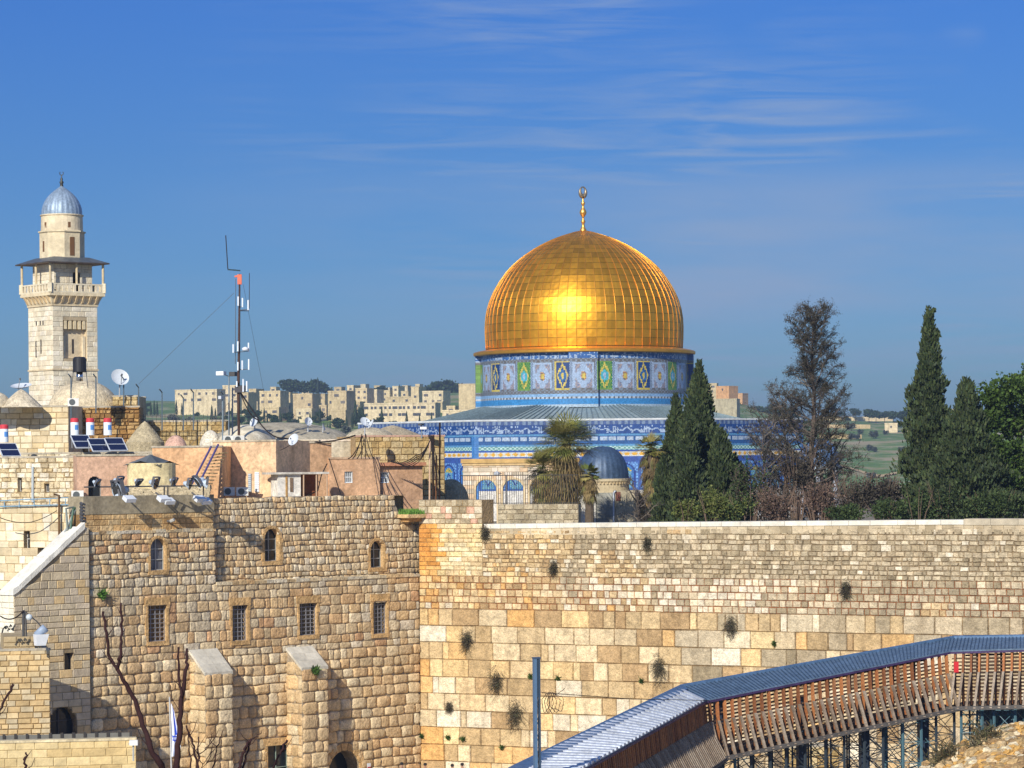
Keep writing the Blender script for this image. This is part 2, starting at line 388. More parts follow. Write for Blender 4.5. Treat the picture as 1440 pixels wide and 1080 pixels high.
def path(name,pts,wid,c,m='earth'):
    mb=MB(); n=12; P=[]
    for (p,q_) in zip(pts,pts[1:]):
        for k in range(n): P.append((lerp(p[0],q_[0],k/n),lerp(p[1],q_[1],k/n)))
    P.append(pts[-1])
    for a,b_ in zip(P,P[1:]):
        v=[]
        for (x,y,s_) in ((a[0],a[1],-1),(b_[0],b_[1],-1),(b_[0],b_[1],1),(a[0],a[1],1)): v.append(hillpt(x,y+s_*wid/2,.35))
        mb.poly(v,c)
    tag(mb.build(name,M['stone_clean']),kind='structure')
tan=C8(205,180,135)
path('path',[(1130,1060),(1180,1080),(1230,1050),(1260,1100),(1290,1030)],14,tan)
path('path',[(1180,1080),(1150,1130),(1195,1180),(1300,1200)],11,tan)
path('path',[(1130,1300),(1180,1330),(1240,1290),(1310,1340)],12,tan)
# ================================================================ THE GREAT WALL
rnd=random.Random(7)
px2u=lambda fr,px,n=0: fr.uv(px,700,n)[0]
vW=lambda px,py: WF.uv(px,py)
def topW(u,pts=[vW(706,737),vW(860,735),vW(1340,731),vW(1440,731)]):
    return interp(u,pts)
uE=75
wc_o=[C8(228,188,130),C8(220,174,112),C8(232,200,146),C8(238,212,160)]
wc_b=[C8(222,196,152),C8(210,184,140),C8(200,172,128),C8(230,208,168),C8(190,160,118)]
wc_g=[C8(200,184,154),C8(184,168,138),C8(208,190,158),C8(172,156,126),C8(214,198,166),C8(194,176,144)]
wc_w=[C8(240,228,202),C8(232,218,190),C8(238,222,188)]
def nzv(u,v,s,o=0): return noise.noise(Vector((u*s,v*s,o)))
def colW(u,v,r):
    k=min(1,max(0,(u-9)/16)); 
    low=v<vlarge
    n=nzv(u,v,.22,1.7)
    if r.random()<(.10 if low else .07): return jit(r.choice(wc_w),.06,r)
    if low:
        if r.random()<.42*(1-k)+.06: c=r.choice(wc_o if r.random()<.6 else wc_b)
        else: c=r.choice(wc_b)
        if k>.6 and r.random()<.4: c=r.choice(wc_g)
    else:
        t_=k*1.1+n*.9+ (v-vlarge)/9*.35
        if u<1.4: c=r.choice(wc_o)
        elif t_<.25: c=r.choice(wc_o if r.random()<.45 else wc_b)
        elif t_<.6: c=r.choice(wc_b)
        else: c=r.choice(wc_g)
        if 12<u<26 and vlarge+.1<v<vlarge+1.9 and r.random()<.55: c=r.choice(wc_w)
    return jit(c,.13,r)
vlarge=vW(588,855)[1]-.02
wallW=empty('stone_wall',WF.P(20,GZ,0),'very long high limestone wall of giant pale blocks below and small stones above, dark bushes growing out of it','wall')
mb=MB()
mort=C8(140,116,84)
masonry(mb,WF,0,uE,GZ,vlarge,1.09,1.25,colf=colW,gap=.016,d=.05,wv=.7,chv=.03,wob=.012,rnd=rnd,mortar=mort,jt=.012)
tag(mb.build('lower_courses',M['stone'],wallW),'giant weathered limestone blocks')
mb=MB()
masonry(mb,WF,0,uE,vlarge,vlarge+2.1,.42,.52,colf=colW,gap=.018,d=.04,wv=.35,chv=.1,rnd=rnd,mortar=C8(150,95,60),jt=.012)
v700=px2u(WF,700)
masonry(mb,WF,4.6,uE,vlarge+2.1,-3.0,.31,.42,colf=colW,gap=.014,d=.045,wv=.55,chv=.35,wob=.02,rnd=rnd,top=lambda u:topW(u)-.42,mortar=C8(150,130,102),jt=.025)
# pale thin ashlar and the orange worn strip near the corner
def colL(u,v,r):
    if u<1.5+nzv(u,v,.8)*.6: return jit(r.choice([C8(232,170,92),C8(226,160,85),C8(240,190,120)]),.12,r)
    return jit(r.choice([C8(240,222,178),C8(246,232,196),C8(232,206,160),C8(238,214,160)]),.09,r)
masonry(mb,WF,0,4.6,vlarge+2.1,-3.9,.30,.75,colf=colL,gap=.012,d=.02,wv=.5,chv=.15,rnd=rnd,mortar=C8(170,140,95))
masonry(mb,WF,0,4.6,-3.9,WF.uv(650,703)[1],.42,.5,colf=lambda u,v,r: jit(r.choice(wc_w+wc_g+[C8(220,176,150)]),.1,r),gap=.012,d=.02,wv=.4,rnd=rnd,mortar=C8(170,140,95))
# raised block at the left has a return face and a flat top
vt=WF.uv(650,703)[1]
mb.poly([WF.P(4.6,-5,0),WF.P(4.6,-5,-1.6),WF.P(4.6,vt,-1.6),WF.P(4.6,vt,0)],C8(205,170,120))
mb.poly([WF.P(-1,vt,0),WF.P(4.6,vt,0),WF.P(4.6,vt,-1.6),WF.P(-1,vt,-1.6)],C8(200,180,150))
mb.build('upper_courses',M['stone'],wallW)
mb=MB(); u=4.75
while u<uE:
    L=rnd.uniform(1.0,1.9); b_=min(uE,u+L); t0=topW(u); hi=.06 if u>px2u(WF,1340) else 0
    if u<px2u(WF,1340): c=jit(C8(232,226,210),.07,rnd); z0=t0-.28
    else: c=jit(C8(196,184,160),.12,rnd); z0=t0-.3
    z0r=z0+topW(b_)-t0; t1=topW(b_)
    mb.hexa([WF.P(u+.01,z0,-1.6),WF.P(b_-.01,z0r,-1.6),WF.P(b_-.01,z0r,.08),WF.P(u+.01,z0,.08),WF.P(u+.01,t0+hi,-1.6),WF.P(b_-.01,t1+hi,-1.6),WF.P(b_-.01,t1+hi,.08),WF.P(u+.01,t0+hi,.08)],c)
    u=b_
# a course of greyer squared stones under the coping
u=4.6
while u<uE:
    b_=u+rnd.uniform(.4,.8); c=jit(rnd.choice(wc_g),.1,rnd)
    z=topW(u)-.29; mb.hexa([WF.P(u+.01,z-.42,-.4),WF.P(b_-.01,z-.42,-.4),WF.P(b_-.01,z-.42,.03),WF.P(u+.01,z-.42,.03),WF.P(u+.01,z-.01,-.4),WF.P(b_-.01,z-.01,-.4),WF.P(b_-.01,z-.01,.03),WF.P(u+.01,z-.01,.03)],c); u=b_
mb.build('coping',M['stone_clean'],wallW)
# ================================================================ OLD BUILDING at the corner
NB=empty('stone_building',NF.P(-12,GZ,0),'old rough stone building with barred windows and two sloping buttresses left of the great wall','building')
uu=lambda px,n=0: px2u(NF,px,n)
vN=lambda px,py,n=0: NF.uv(px,py,n)[1]
nc=[C8(220,194,150),C8(214,184,138),C8(226,204,164),C8(208,178,134),C8(230,212,176),C8(216,180,130)]
ngr=[C8(220,208,182),C8(228,216,192),C8(208,194,166)]
nor=[C8(220,180,126),C8(212,168,114),C8(224,188,134),C8(204,152,104)]
def colN(mode):
    def f(u,v,r):
        if mode=='up': c=r.choice(nc if r.random()<.85 else ngr)
        elif mode=='mid':
            k=nzv(u,v,.35,4)
            c=r.choice(nc if r.random()<.6 else (nor if k>0 else ngr))
        elif mode=='low': c=r.choice(nor[:3]+nc+nc)
        elif mode=='band': c=r.choice([C8(216,178,118),C8(208,164,98),C8(222,190,135),C8(200,150,80)])
        elif mode=='stair': c=r.choice([C8(204,190,160),C8(212,196,162),C8(190,176,150),C8(218,186,130),C8(206,192,168)])
        m_=(.74,.58,.37); k=.3; c=tuple(x*(1-k)+y*k for x,y in zip(c,m_)); return jit(c,.11,r)
    return f
def H(px,y0,y1,wpx,arch,n=0):
    u,vb=NF.uv(px,y1,n); _,vt_=NF.uv(px,y0,n); return (u,wpx/2/F*NF.P(u,0,n).y/.60,vb,vt_,arch)
nu=-.55
h1=H(382,743,789,17,1,nu); h2=H(530,760,798,16,2,nu)
h3=H(222,757,802,17,1); h4=H(221,851,902,20,0); h5=H(337,851,901,17,0); h6=H(433,848,893,20,0); h7=H(534,845,891,16,0)
hd=H(399,1047,1110,36,0); ha=H(484,1055,1125,36,1)
u125,u302=uu(125),uu(302)
vtop=vN(430,697,nu); vled=vN(302,821); vled2=vN(125,750)
rA=hole_rects(h1)+hole_rects(h2)
mb=MB(); masonry(mb,NF,u302-.3,0,vled-.1,vtop,.40,.50,rects=rA,colf=colN('up'),gap=.03,d=.05,bulge=.09,wv=.4,chv=.25,rnd=rnd,top=None,jt=.03)
# shift the recessed wall back
back=Frame(NF.P(0,0,nu),(NF.u.x,NF.u.y))
mb=MB(); masonry(mb,back,u302-.8,.56,vled-.3,vtop,.36,.46,rects=[(r_[0],r_[1],r_[2],r_[3]) for r_ in rA],colf=colN('up'),gap=.018,d=.035,bulge=.042,wv=.55,chv=.35,wob=.05,rnd=rnd,jt=.035,top=lambda u: (vtop+nzv(u,0,1.3)*.10-.05) if u<uu(567) else vN(580,722))
mb.poly([back.P(-.0,vtop-.1,0),back.P(u302-.8,vtop-.1,0),back.P(u302-.8,vtop-.1,-1.2),back.P(0,vtop-.1,-1.2)],C8(190,165,120))
mb.build('upper_wall',M['stone'],NB,smooth=True)
rB=sum([hole_rects(h) for h in (h3,h4,h5,h6,h7,hd,ha)],[])
vmid=vN(588,905)
mb=MB(); masonry(mb,NF,u125,u302,vled,vled2,.42,.55,rects=rB,colf=colN('mid'),gap=.02,d=.03,bulge=.045,wv=.6,chv=.35,wob=.05,rnd=rnd,jt=.035)
masonry(mb,NF,u125,0,vmid,vled,.52,.78,rects=rB,colf=colN('mid'),gap=.014,d=.025,bulge=.022,wv=.6,chv=.3,wob=.03,rnd=rnd,jt=.02)
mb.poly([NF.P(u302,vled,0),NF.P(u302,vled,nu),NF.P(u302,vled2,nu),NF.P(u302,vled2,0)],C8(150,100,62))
mb.build('middle_wall',M['stone'],NB,smooth=True)
mb=MB(); masonry(mb,NF,u125,0,GZ,vmid,.62,.86,rects=rB,colf=colN('low'),gap=.02,d=.04,bulge=.085,wv=.5,chv=.2,wob=.04,rnd=rnd,jt=.035)
mb.build('lower_wall',M['stone'],NB,smooth=True)
# ledges
mb=MB(); u=u302
while u<-.05:
    b_=min(0,u+rnd.uniform(.6,1.3)); mb.box(NF,u+.01,b_-.01,vled-.1,vled+.05+rnd.uniform(0,.08),nu-.02,.10,jit(rnd.choice(ngr+nc),.12,rnd)); u=b_
mb.build('ledge',M['stone'],NB); mb=MB()
u=u125
while u<u302-.05:
    b_=min(u302,u+rnd.uniform(.5,1.1)); mb.box(NF,u+.01,b_-.01,vled2-.08,vled2+.06+rnd.uniform(0,.08),nu-.02,.08,jit(rnd.choice(ngr+nc),.12,rnd)); u=b_
mb.build('ledge',M['stone'],NB)
rc=C8(214,176,122)
backN=back
for h in (h1,h2): window(NB,back,h,depth=.4,ring=(.18,rc),nb=(2,3),frc=(.35,.36,.34),style='frame',reveal=C8(214,178,128))
window(NB,NF,h3,ring=(.16,rc),pane='glass_grey',depth=.32,nb=(2,3),frc=(.45,.46,.44),style='frame',reveal=C8(214,178,128))
for h in (h4,h5,h6,h7): window(NB,NF,h,ring=(.13,rc),nb=(4,8),frc=(.24,.24,.26),reveal=C8(214,180,132),depth=.4,pane='glass_grey' if h is h4 else 'glass_dark')
window(NB,NF,hd,ring=(.2,rc),nb=(3,2),frc=(.25,.33,.28),style='frame',name='door',depth=.3)
window(NB,NF,ha,ring=(.45,rc),style=None,depth=1.2,name='doorway')
# squared orange band with a grey rendered parapet above, at the upper left
ub0,ub1=uu(117,-.25),uu(300,-.25)
BF=Frame(NF.P(0,0,-.25),(NF.u.x,NF.u.y)); vb1=vN(200,697,-.25); vb0=vN(200,722,-.25)
mb=MB(); masonry(mb,BF,ub0,ub1,vled2-.2,vb0,.42,.85,colf=colN('band'),gap=.008,d=.015,rnd=rnd,mortar=C8(170,130,80))
mb.build('ashlar_band',M['stone'],NB)
mb=MB(); mb.box(BF,ub0-.02,ub1+.02,vb0,vb1,-1.4,.04,C8(168,156,130)); mb.build('parapet',M['plaster'],NB)
mb=MB(); mb.box(BF,ub0,ub1,GZ,vb0-.01,-1.4,-.06,C8(150,120,80)); mb.build('core',M['stone'],NB)
# body behind, closing the volume and giving the roof
mb=MB(); mb.box(NF,u125,0,GZ,vled-.2,-9,nu-.7,C8(170,150,110)); mb.box(NF,u302-1,-.2,vled-.25,vtop-.12,-9,nu-.65,C8(170,150,110)); mb.build('rear_block',M['stone'],NB)
# buttresses
def buttress(pl,pf,pr,yb,yf,ptx,pty):
    ul=uu(pl); proj=1.5; ur=px2u(NF,pr,proj); vb_=vN(pl,yb); vf=NF.uv(pr,yf,proj)[1]
    FF=Frame(NF.P(0,0,proj),(NF.u.x,NF.u.y)); mb=MB()
    masonry(mb,FF,ul,ur,GZ,vf-.05,.72,.85,colf=colN('low'),gap=.022,d=.04,bulge=.06,rnd=rnd,jt=.03)
    SF=Frame(NF.P(ul,0,0),(NF.n.x,NF.n.y)); masonry(mb,SF,0,proj,GZ,vb_,.72,.8,colf=colN('low'),gap=.02,d=.03,bulge=.02,rnd=rnd,top=lambda u: lerp(vb_,vf,u/proj)-.05)
    mb.poly([NF.P(ur,GZ,0),NF.P(ur,GZ,proj),NF.P(ur,vf,proj),NF.P(ur,vb_,0)],C8(190,150,100))
    o=mb.build('buttress',M['stone'],NB,smooth=True)
    mb=MB(); n=3
    for k in range(n):
        a=k/n; b2=(k+1)/n
        A=lambda u,t,d_: NF.P(u,lerp(vb_,vf,t)+d_,proj*t)
        for (p,q_) in ((ul-.04,(ul+ur)/2),((ul+ur)/2,ur+.04)):
            mb.hexa([A(p+.01,a+.01,-.12),A(q_-.01,a+.01,-.12),A(q_-.01,b2,-.12),A(p+.01,b2,-.12),A(p+.01,a+.01,.06),A(q_-.01,a+.01,.06),A(q_-.01,b2,.06),A(p+.01,b2,.06)],jit(C8(208,202,186),.08,rnd))
    mb.build('cap_slabs',M['stone_clean'],o)
buttress(264,289,325,915,945,0,0)
buttress(400,426,459,911,938,0,0)
# projecting slab with grass at the corner
mb=MB(); va=vN(580,737); vb_=vN(580,727); u0=uu(566); 
mb.box(NF,u0,.9,vb_-.05,vb_+.18,-.6,.55,C8(222,190,140)); mb.box(NF,u0+.3,.6,vb_-.3,vb_-.05,-.6,.25,C8(190,150,100))
mb.build('corner_slab',M['stone'],NB)
def tuft(name,c,r,n,cols,label,cat,group=None,up=.6,w=.03,ln=.35,flat=1,seed=0,out=None):
    rn=random.Random(seed); mb=MB()
    for i in range(n):
        d=Vector((rn.gauss(0,1),rn.gauss(0,1),rn.gauss(0,1)))
        if out is not None and d.dot(out)<0: d=-d*.6
        d.normalize(); d.z=d.z*.8+up*rn.random(); p=Vector(c)+Vector((rn.gauss(0,r*.4),rn.gauss(0,r*.4),rn.gauss(0,r*.4)*flat)); L=ln*rn.uniform(.4,1.2)
        s_=d.orthogonal().normalized()*w*rn.uniform(.6,1.5); t2=p+d*L
        mb.poly([p-s_,p+s_,t2+s_*.3,t2-s_*.3],jit(rn.choice(cols),.3,rn))
    return tag(mb.build(name,M['leaf']),label,cat,group)
gcol=[(.10,.22,.03),(.14,.28,.05),(.07,.16,.02)]
mb=MB(); rn=random.Random(3)
for i in range(900):
    u=rn.uniform(u0+.05,.7); nn_=rn.uniform(-.5,.45); p=NF.P(u,vb_+.17,nn_); t2=p+Vector((rn.uniform(-.12,.12),rn.uniform(-.12,.12),rn.uniform(.15,.42)))
    mb.poly([p-Vector((.03,0,0)),p+Vector((.03,0,0)),t2],jit(rn.choice(gcol),.3,rn))
tag(mb.build('grass',M['leaf']),'clump of bright green grass on the corner slab','grass',kind='stuff')
# dark bushes hanging from the joints of the great wall
dk=[(.07,.058,.04),(.095,.08,.05),(.05,.043,.03),(.13,.11,.075),(.08,.085,.04)]
for i,(px,py,r_,lb) in enumerate([(658,900,.42,'round dark dry bush in the second course of giant blocks, near the corner'),(700,957,.5,'dark hanging dry bush on the wall just left of the blue steel pole'),(727,1004,.55,'largest, lowest dark dry bush on the wall beside the steel pole'),(633,995,.22,'small thin dark bush low on the wall near the corner'),(684,749,.30,'dark dry bush just below the top of the wall near its left end'),(780,798,.30,'dark bush among the small stones above the giant blocks, centre left'),(912,764,.27,'dark bush in the small upper stones below the group of cypresses'),(1029,880,.38,'dark bush in the top course of giant blocks, centre of the wall'),(1191,828,.34,'dark bush in the small stones far right on the wall'),(929,940,.5,'tall narrow dark bush on the giant blocks just above the walkway roof')]):
    u,v=WF.uv(px,py); tuft('wall_bush',WF.P(u,v,.12),r_*1.0,460,dk,lb,'bush','bushes growing from the great wall',up=-.7,w=.011,ln=r_*1.1,flat=1.9,seed=i,out=WF.n)
gl=[(.06,.12,.02),(.09,.15,.03),(.04,.08,.015)]
for i,(px,py) in enumerate([(594,1036),(631,1037),(652,1040),(707,1052),(747,952),(786,954),(1090,906),(903,958)]):
    u,v=WF.uv(px,py); tuft('wall_plant',WF.P(u,v,.06),.11,90,gl,'small green tuft growing in a joint of the giant blocks','plant','green tufts on the great wall',w=.03,ln=.22,seed=50+i,out=WF.n)
for i,(px,py,lb) in enumerate([(141,837,'small green plant on the old building wall beside the left barred window'),]):
    u,v=NF.uv(px,py); tuft('wall_plant',NF.P(u,v,.1),.22,260,gcol,lb,'plant',w=.04,ln=.3,seed=80+i,out=NF.n)
u,v=NF.uv(441,944,1.5); tuft('wall_plant',NF.P(u,v,1.6),.2,260,gl+gcol,'small green plant under the sloping cap of the right buttress','plant',w=.04,ln=.28,seed=90,out=NF.n)
# ================================================================ GOLD-DOMED SHRINE
DY=350.0; DC=at(823,650,DY); DX=DC.x
zc=lambda py,Y=DY,px=823: at(px,py,Y).z
sh=empty('domed_shrine',(DX,DY,EZ),'octagonal shrine with a golden dome, blue tiled walls and tiled drum','shrine')
PX=350/F
Zb=zc(491); prof_px=[(138,0),(138.8,14),(139.2,28),(138.6,42),(136.5,55.5),(132.3,69),(126,83),(117.5,97),(107,111),(97,121),(86,130),(74.5,138),(63,145),(50,151.5),(37,157),(26,160.6),(16,163.6),(8,165.8),(4,167)]
def rprof(t):
    # arc-length parameter over the profile
    L=[0]
    for a,b in zip(prof_px,prof_px[1:]): L.append(L[-1]+math.hypot(b[0]-a[0],b[1]-a[1]))
    s_=t*L[-1]
    for k in range(len(L)-1):
        if s_<=L[k+1]:
            f=(s_-L[k])/(L[k+1]-L[k]); return lerp(prof_px[k][0],prof_px[k+1][0],f)*PX,lerp(prof_px[k][1],prof_px[k+1][1],f)*PX
    return prof_px[-1][0]*PX,prof_px[-1][1]*PX
rn=random.Random(11); ng=64; nr=21
G0=(1.0,.47,.035)
mb=MB()
for g in range(ng):
    for k in range(nr):
        t0,t1=k/nr,(k+1)/nr; (r0,z0),(r1,z1)=rprof(t0),rprof(t1)
        if r1<1.2 and g%2: continue
        w2=2 if r1<1.2 else 1
        a0_=2*math.pi*(g+.02)/ng; a1_=2*math.pi*(g+w2-.02)/ng
        dr=rn.gauss(0,.006); tl=rn.gauss(0,.008); tz=rn.gauss(0,.006); c=jit((G0[0],G0[1]*rn.uniform(.9,1.03),G0[2]*rn.uniform(.7,1.2)),.13,rn)
        kq=rn.choice([.74,.82,.9,1,1,1]); c=clampc(tuple(x*kq for x in G0))
        P=lambda r,a,z: Vector((DX+r*math.cos(a),DY+r*math.sin(a),Zb+z))
        am=(a0_+a1_)/2; zz=lerp(z0,z1,.03); z9=lerp(z0,z1,.98); rr0=lerp(r0,r1,.03); rr9=lerp(r0,r1,.98)
        q=[P(rr0+dr+tl+tz,a0_,zz),P(rr0+dr-tl+tz,a1_,zz),P(rr9+dr-tl-tz,a1_,z9),P(rr9+dr+tl-tz,a0_,z9)]
        # slightly cushioned sheet: centre pushed out
        cx=(q[0]+q[1]+q[2]+q[3])/4; nrm=Vector((math.cos(am),math.sin(am),(r0-r1)/max(.01,z1-z0))).normalized(); cx+=nrm*(r0*(1-math.cos(math.pi/ng))+.008)
        e_=[(q[i]+q[(i+1)%4])/2 for i in range(4)]
        e_[0]+=Vector((math.cos(am),math.sin(am),0))*r0*(1-math.cos(math.pi/ng)); e_[2]+=Vector((math.cos(am),math.sin(am),0))*r1*(1-math.cos(math.pi/ng))
        i=len(mb.v); mb.v.extend([tuple(x) for x in (q[0],q[1],q[2],q[3],e_[0],e_[1],e_[2],e_[3],cx)])
        for f in ((0,4,8,7),(4,1,5,8),(8,5,2,6),(7,8,6,3)): mb.face([i+x for x in f],c)
mb.lathe((DX,DY,Zb),[(rprof(k/40)[0]-.05,rprof(k/40)[1]-.02) for k in range(41)],96,(.35,.17,.03))
dome=mb.build('dome',M['gold'],sh)
mb=MB()
for g in range(ng):
    a=2*math.pi*g/ng; pts=[]
    for k in range(0,31):
        r,z=rprof(min(k/30,1)*(.97 if g%2==0 else .86)); pts.append((DX+(r+.03)*math.cos(a),DY+(r+.03)*math.sin(a),Zb+z))
    mb.tube(pts,.032,5,(.9,.46,.06))
mb.build('dome_ribs',M['gold'],dome,smooth=True)
mb=MB(smooth=False); Re=156*PX
mb.lathe((DX,DY,zc(497)),[(Re-1.0,-.30),(Re-.05,-.22),(Re,-.18),(Re+.02,.06),(Re-.12,.16),(Re-.5,.26),(138.4*PX,.44)],128,(.95,.47,.07))
mb.build('brim',M['gold'],sh)
mb=MB(smooth=True); fz=zc(323); s_=PX
pf=[(5,-3),(4.6,0),(3,2.5),(2.2,5),(2.0,8),(2.6,10),(3.4,11.5),(2.6,13),(1.6,14.5),(1.6,17),(2.6,19),(4.4,22),(5,24.5),(4.2,27),(2.6,29.5),(1.6,32),(1.6,34),(2.8,36),(2.8,38),(1.6,40),(1.2,43),(1.0,46)]
mb.lathe((DX,DY,fz),[(a*s_,b*s_) for a,b in pf],20,(.9,.5,.12))
mb.build('finial',M['gold'],sh)
mb=MB(smooth=True); cz=fz+53.5*s_
mb.tube([(DX+5.0*s_*math.sin(a)*.82,DY+2.6*s_*math.sin(a),cz-6.6*s_*math.cos(a)) for a in [R(4+352*k/30) for k in range(31)]],[.11+.1*math.cos(R(352*k/30)) *1+.06 for k in range(31)],8,(.35,.28,.18))
mb.build('crescent',M['metal'],sh)
# ---- tiled drum
W_=C8(150,170,196); LB=C8(84,138,182); MBl=C8(44,96,150); DB=C8(30,62,116); YE=C8(190,172,84); GR=C8(48,112,72); OR=C8(190,140,76); GY=C8(118,130,144); BR=C8(100,98,98); TU=C8(70,160,180); PU=C8(90,80,160)
Rd=147*PX; zd1=zc(497)+.0; zd0=zc(575); NA=720; NV=60
def inscript(u,v,h,ink,ground,seed=0):
    """flowing lettered band: strokes"""
    y=(v/h)*2-1
    if abs(y)>.88: return ground
    k=int(u*5.2); x=u*5.2-k; r_=random.Random(k*7+seed); t=r_.random()
    a=.25*math.sin(u*7.3+seed)+.25*math.sin(u*2.9+1.3)-.15
    if abs(y-a)<.13: return ink
    if t<.45 and x<.2 and -.85<y<.3+.5*r_.random(): return ink
    if t>.6 and abs(math.hypot(x-.5,(y+.45)*.8)-.3)<.10: return ink
    if t>.3 and math.hypot(x-r_.random(),(y-.6)*.8)<.17: return ink
    return ground
def panel(kind,a,b,rx):
    """a,b in -1..1 within the panel"""
    A,B=abs(a),abs(b)
    if kind=='W':
        if A>.93 or B>.95: return BR if (int(a*20)+int(b*20))%2 else GY
        if A>.78 or B>.86: return W_
        d=A*1.05+B*.80
        st=A*.9+B*.62
        if math.hypot(a*1.2,b)<.15: return YE
        if math.hypot(a*1.15,b*.9)<.30: return OR if (int(a*14)+int(b*14))%2 else BR
        if d<.88 or (A<.18 and B<.9) or (B<.14 and A<.8): return W_
        return C8(150,140,140) if (int(a*9+9)+int(b*12+9))%3 else C8(110,120,150)
    base=GR if kind=='G' else DB
    if (A>.9 or B>.95): return YE if kind=='B' else C8(104,140,70)
    if math.hypot(a*.9,b*.95)<.2: return W_ if kind=='G' else YE
    if math.hypot(a*.7,b*.9)<.36: return TU if kind=='G' else MBl
    if abs(A*.8+B*.62-.55)<.09 : return YE
    if kind=='G' and (int(a*6+9)+int(b*14+9))%2==0: return C8(110,146,70)
    return base
def drumcol(j,k):
    ang=(j+.5)/576*360; v=1-(k+.5)/44; y=497+v*78   # pixel-like height, top to bottom
    rel=((ang-270+2)%360)     # 0 at the pier facing the camera
    slot=rel/11.25; si=int(math.floor(slot+.5)); f=(slot-si)
    u=rel/360*75
    if y<500: return LB
    if y<510: return inscript(u*.9,510-y,10,W_,C8(54,96,156),3)
    if y<513.5: return BR if (j//2+k)%2 else GY
    if y<552:
        kind='W' if si%2==0 else ('G' if (si//2)%2==0 else 'B')
        hw=.56 if kind=='W' else .36
        if (si%8)==0: hw=.60
        if abs(f)<hw if kind!='W' else abs(f)<.52:
            hw2=hw if kind!='W' else .5
            return panel(kind,f/hw2,((y-514)/38)*2-1,rel)
        return (C8(140,158,178) if (j+k)%2 else C8(92,110,140))
    if y<556.5: return BR if (j//2+k//1)%2 else GY
    if y<560: return C8(128,166,204)
    if y<565: return BR if (j//2)%2 else C8(170,180,190)
    if y<571: return C8(60,130,186)
    return C8(160,180,195)
mb=MB()
for k in range(NV+1):
    z=lerp(zd0,zd1,k/NV)
    for j in range(NA):
        a=2*math.pi*j/NA; rel=(math.degrees(a)-270+2+45)%90-45; r=Rd+(.55 if abs(rel)<7.8 else 0)
        mb.v.append((DX+r*math.cos(a),DY+r*math.sin(a),z))
for k in range(NV):
    for j in range(NA): mb.face((k*NA+j,k*NA+(j+1)%NA,(k+1)*NA+(j+1)%NA,(k+1)*NA+j),jit(drumcol(j*576//720,k*44//60),.2,rn))
mb.build('drum',M['tile'],sh)
# ---- octagon
RO=27.0; A0=-27.5
def oc(k,r,z=0): a=R(A0+45*k); return Vector((DX+r*math.sin(a),DY-r*math.cos(a),z))
zt=zc(591,336); zb=EZ
def octcol(u,v,L,face):
    """u along face, v metres below the parapet top"""
    # bays
    nb_=7; bw=L/nb_; bi=int(u/bw); bu=(u/bw-bi)*2-1
    edge=min(u,L-u)
    if v<.25: return C8(205,210,215)
    if v<.62: return C8(66,88,136) if (int(u*3.1))%2 else C8(112,132,160)
    if v<1.62: return inscript(u*.8,1.62-v,1.0,W_,C8(34,70,132),face)
    if v<1.8: return LB
    if edge<.45: return C8(70,124,186) if v>1.6 else LB
    if v<2.42:
        k=(u*1.05)%1
        if k<.16 or v<1.9 or v>2.34: return C8(38,82,138)
        return C8(168,184,198) if (int(u*9)+int(v*9))%3 else C8(150,170,205)
    if v<2.7: return C8(42,88,146)
    if v<2.92: return LB
    if v<3.3: return C8(96,146,140) if (int(u*4)+int(v*5))%2 else C8(170,200,200)
    if v<3.5: return C8(50,86,160)
    if v<4.05:
        k=(u*1.25)%1; d=abs(k-.5)*2+abs((v-3.77)/.27)
        return C8(214,165,55) if d<.85 else C8(200,204,200)
    # arches
    ax=bu*bw/2; aw=bw*.36; at_=4.75; 
    if v<7.4:
        hw_=aw
        y0=at_+aw  # spring
        d=math.hypot(ax,min(0,v-y0))
        inside=(abs(ax)<hw_) if v>y0 else d<hw_
        d2=(abs(ax) if v>y0 else d)
        if d2<hw_*.62:
            if v<at_+.85: return C8(205,170,60) if (int(u*6)+int(v*6))%2 else C8(90,140,110)
            q=abs(ax)/(hw_*.55)+abs(v-6.4)/.95
            if q<.55: return C8(120,160,190)
            if q<.8: return C8(24,50,130)
            return C8(120,170,170) if (int(u*7)+int(v*7))%2 else C8(60,120,180)
        if d2<hw_*.82: return C8(60,112,180)
        if d2<hw_: return C8(34,58,128)
        if abs(bu)>.9: return C8(30,110,95) if bi%3==1 else C8(54,90,160)
        if v<at_-.1: return C8(54,84,156)
        return C8(110,160,215) if (int(u*6)+int(v*6))%2 else C8(70,106,168)
    if v<7.7: return C8(46,88,156)
    if abs(bu)>.93: return C8(150,140,135)
    k=(int(v/.9)+int(u/.65))%2
    return C8(222,218,208) if k else C8(205,202,196)
mb=MB(); 
for f in range(8):
    p0,p1=oc(f,RO),oc(f+1,RO); L=(p1-p0).length; d=(p1-p0)/L
    if f in (7,0,1): du,dv=.115,.10
    else: du,dv=.9,.6
    nu_=int(L/du); nv_=int((zt-zb)/dv)
    base=len(mb.v)
    for k in range(nv_+1):
        for j in range(nu_+1):
            p=p0+d*(L*j/nu_); mb.v.append((p.x,p.y,zt-(zt-zb)*k/nv_))
    for k in range(nv_):
        for j in range(nu_):
            mb.face((base+k*(nu_+1)+j,base+(k+1)*(nu_+1)+j,base+(k+1)*(nu_+1)+j+1,base+k*(nu_+1)+j+1),jit(octcol(L*(j+.5)/nu_,(zt-zb)*(k+.5)/nv_,L,f),.22,rn))
mb.build('octagon_wall',M['tile'],sh)
mb=MB()
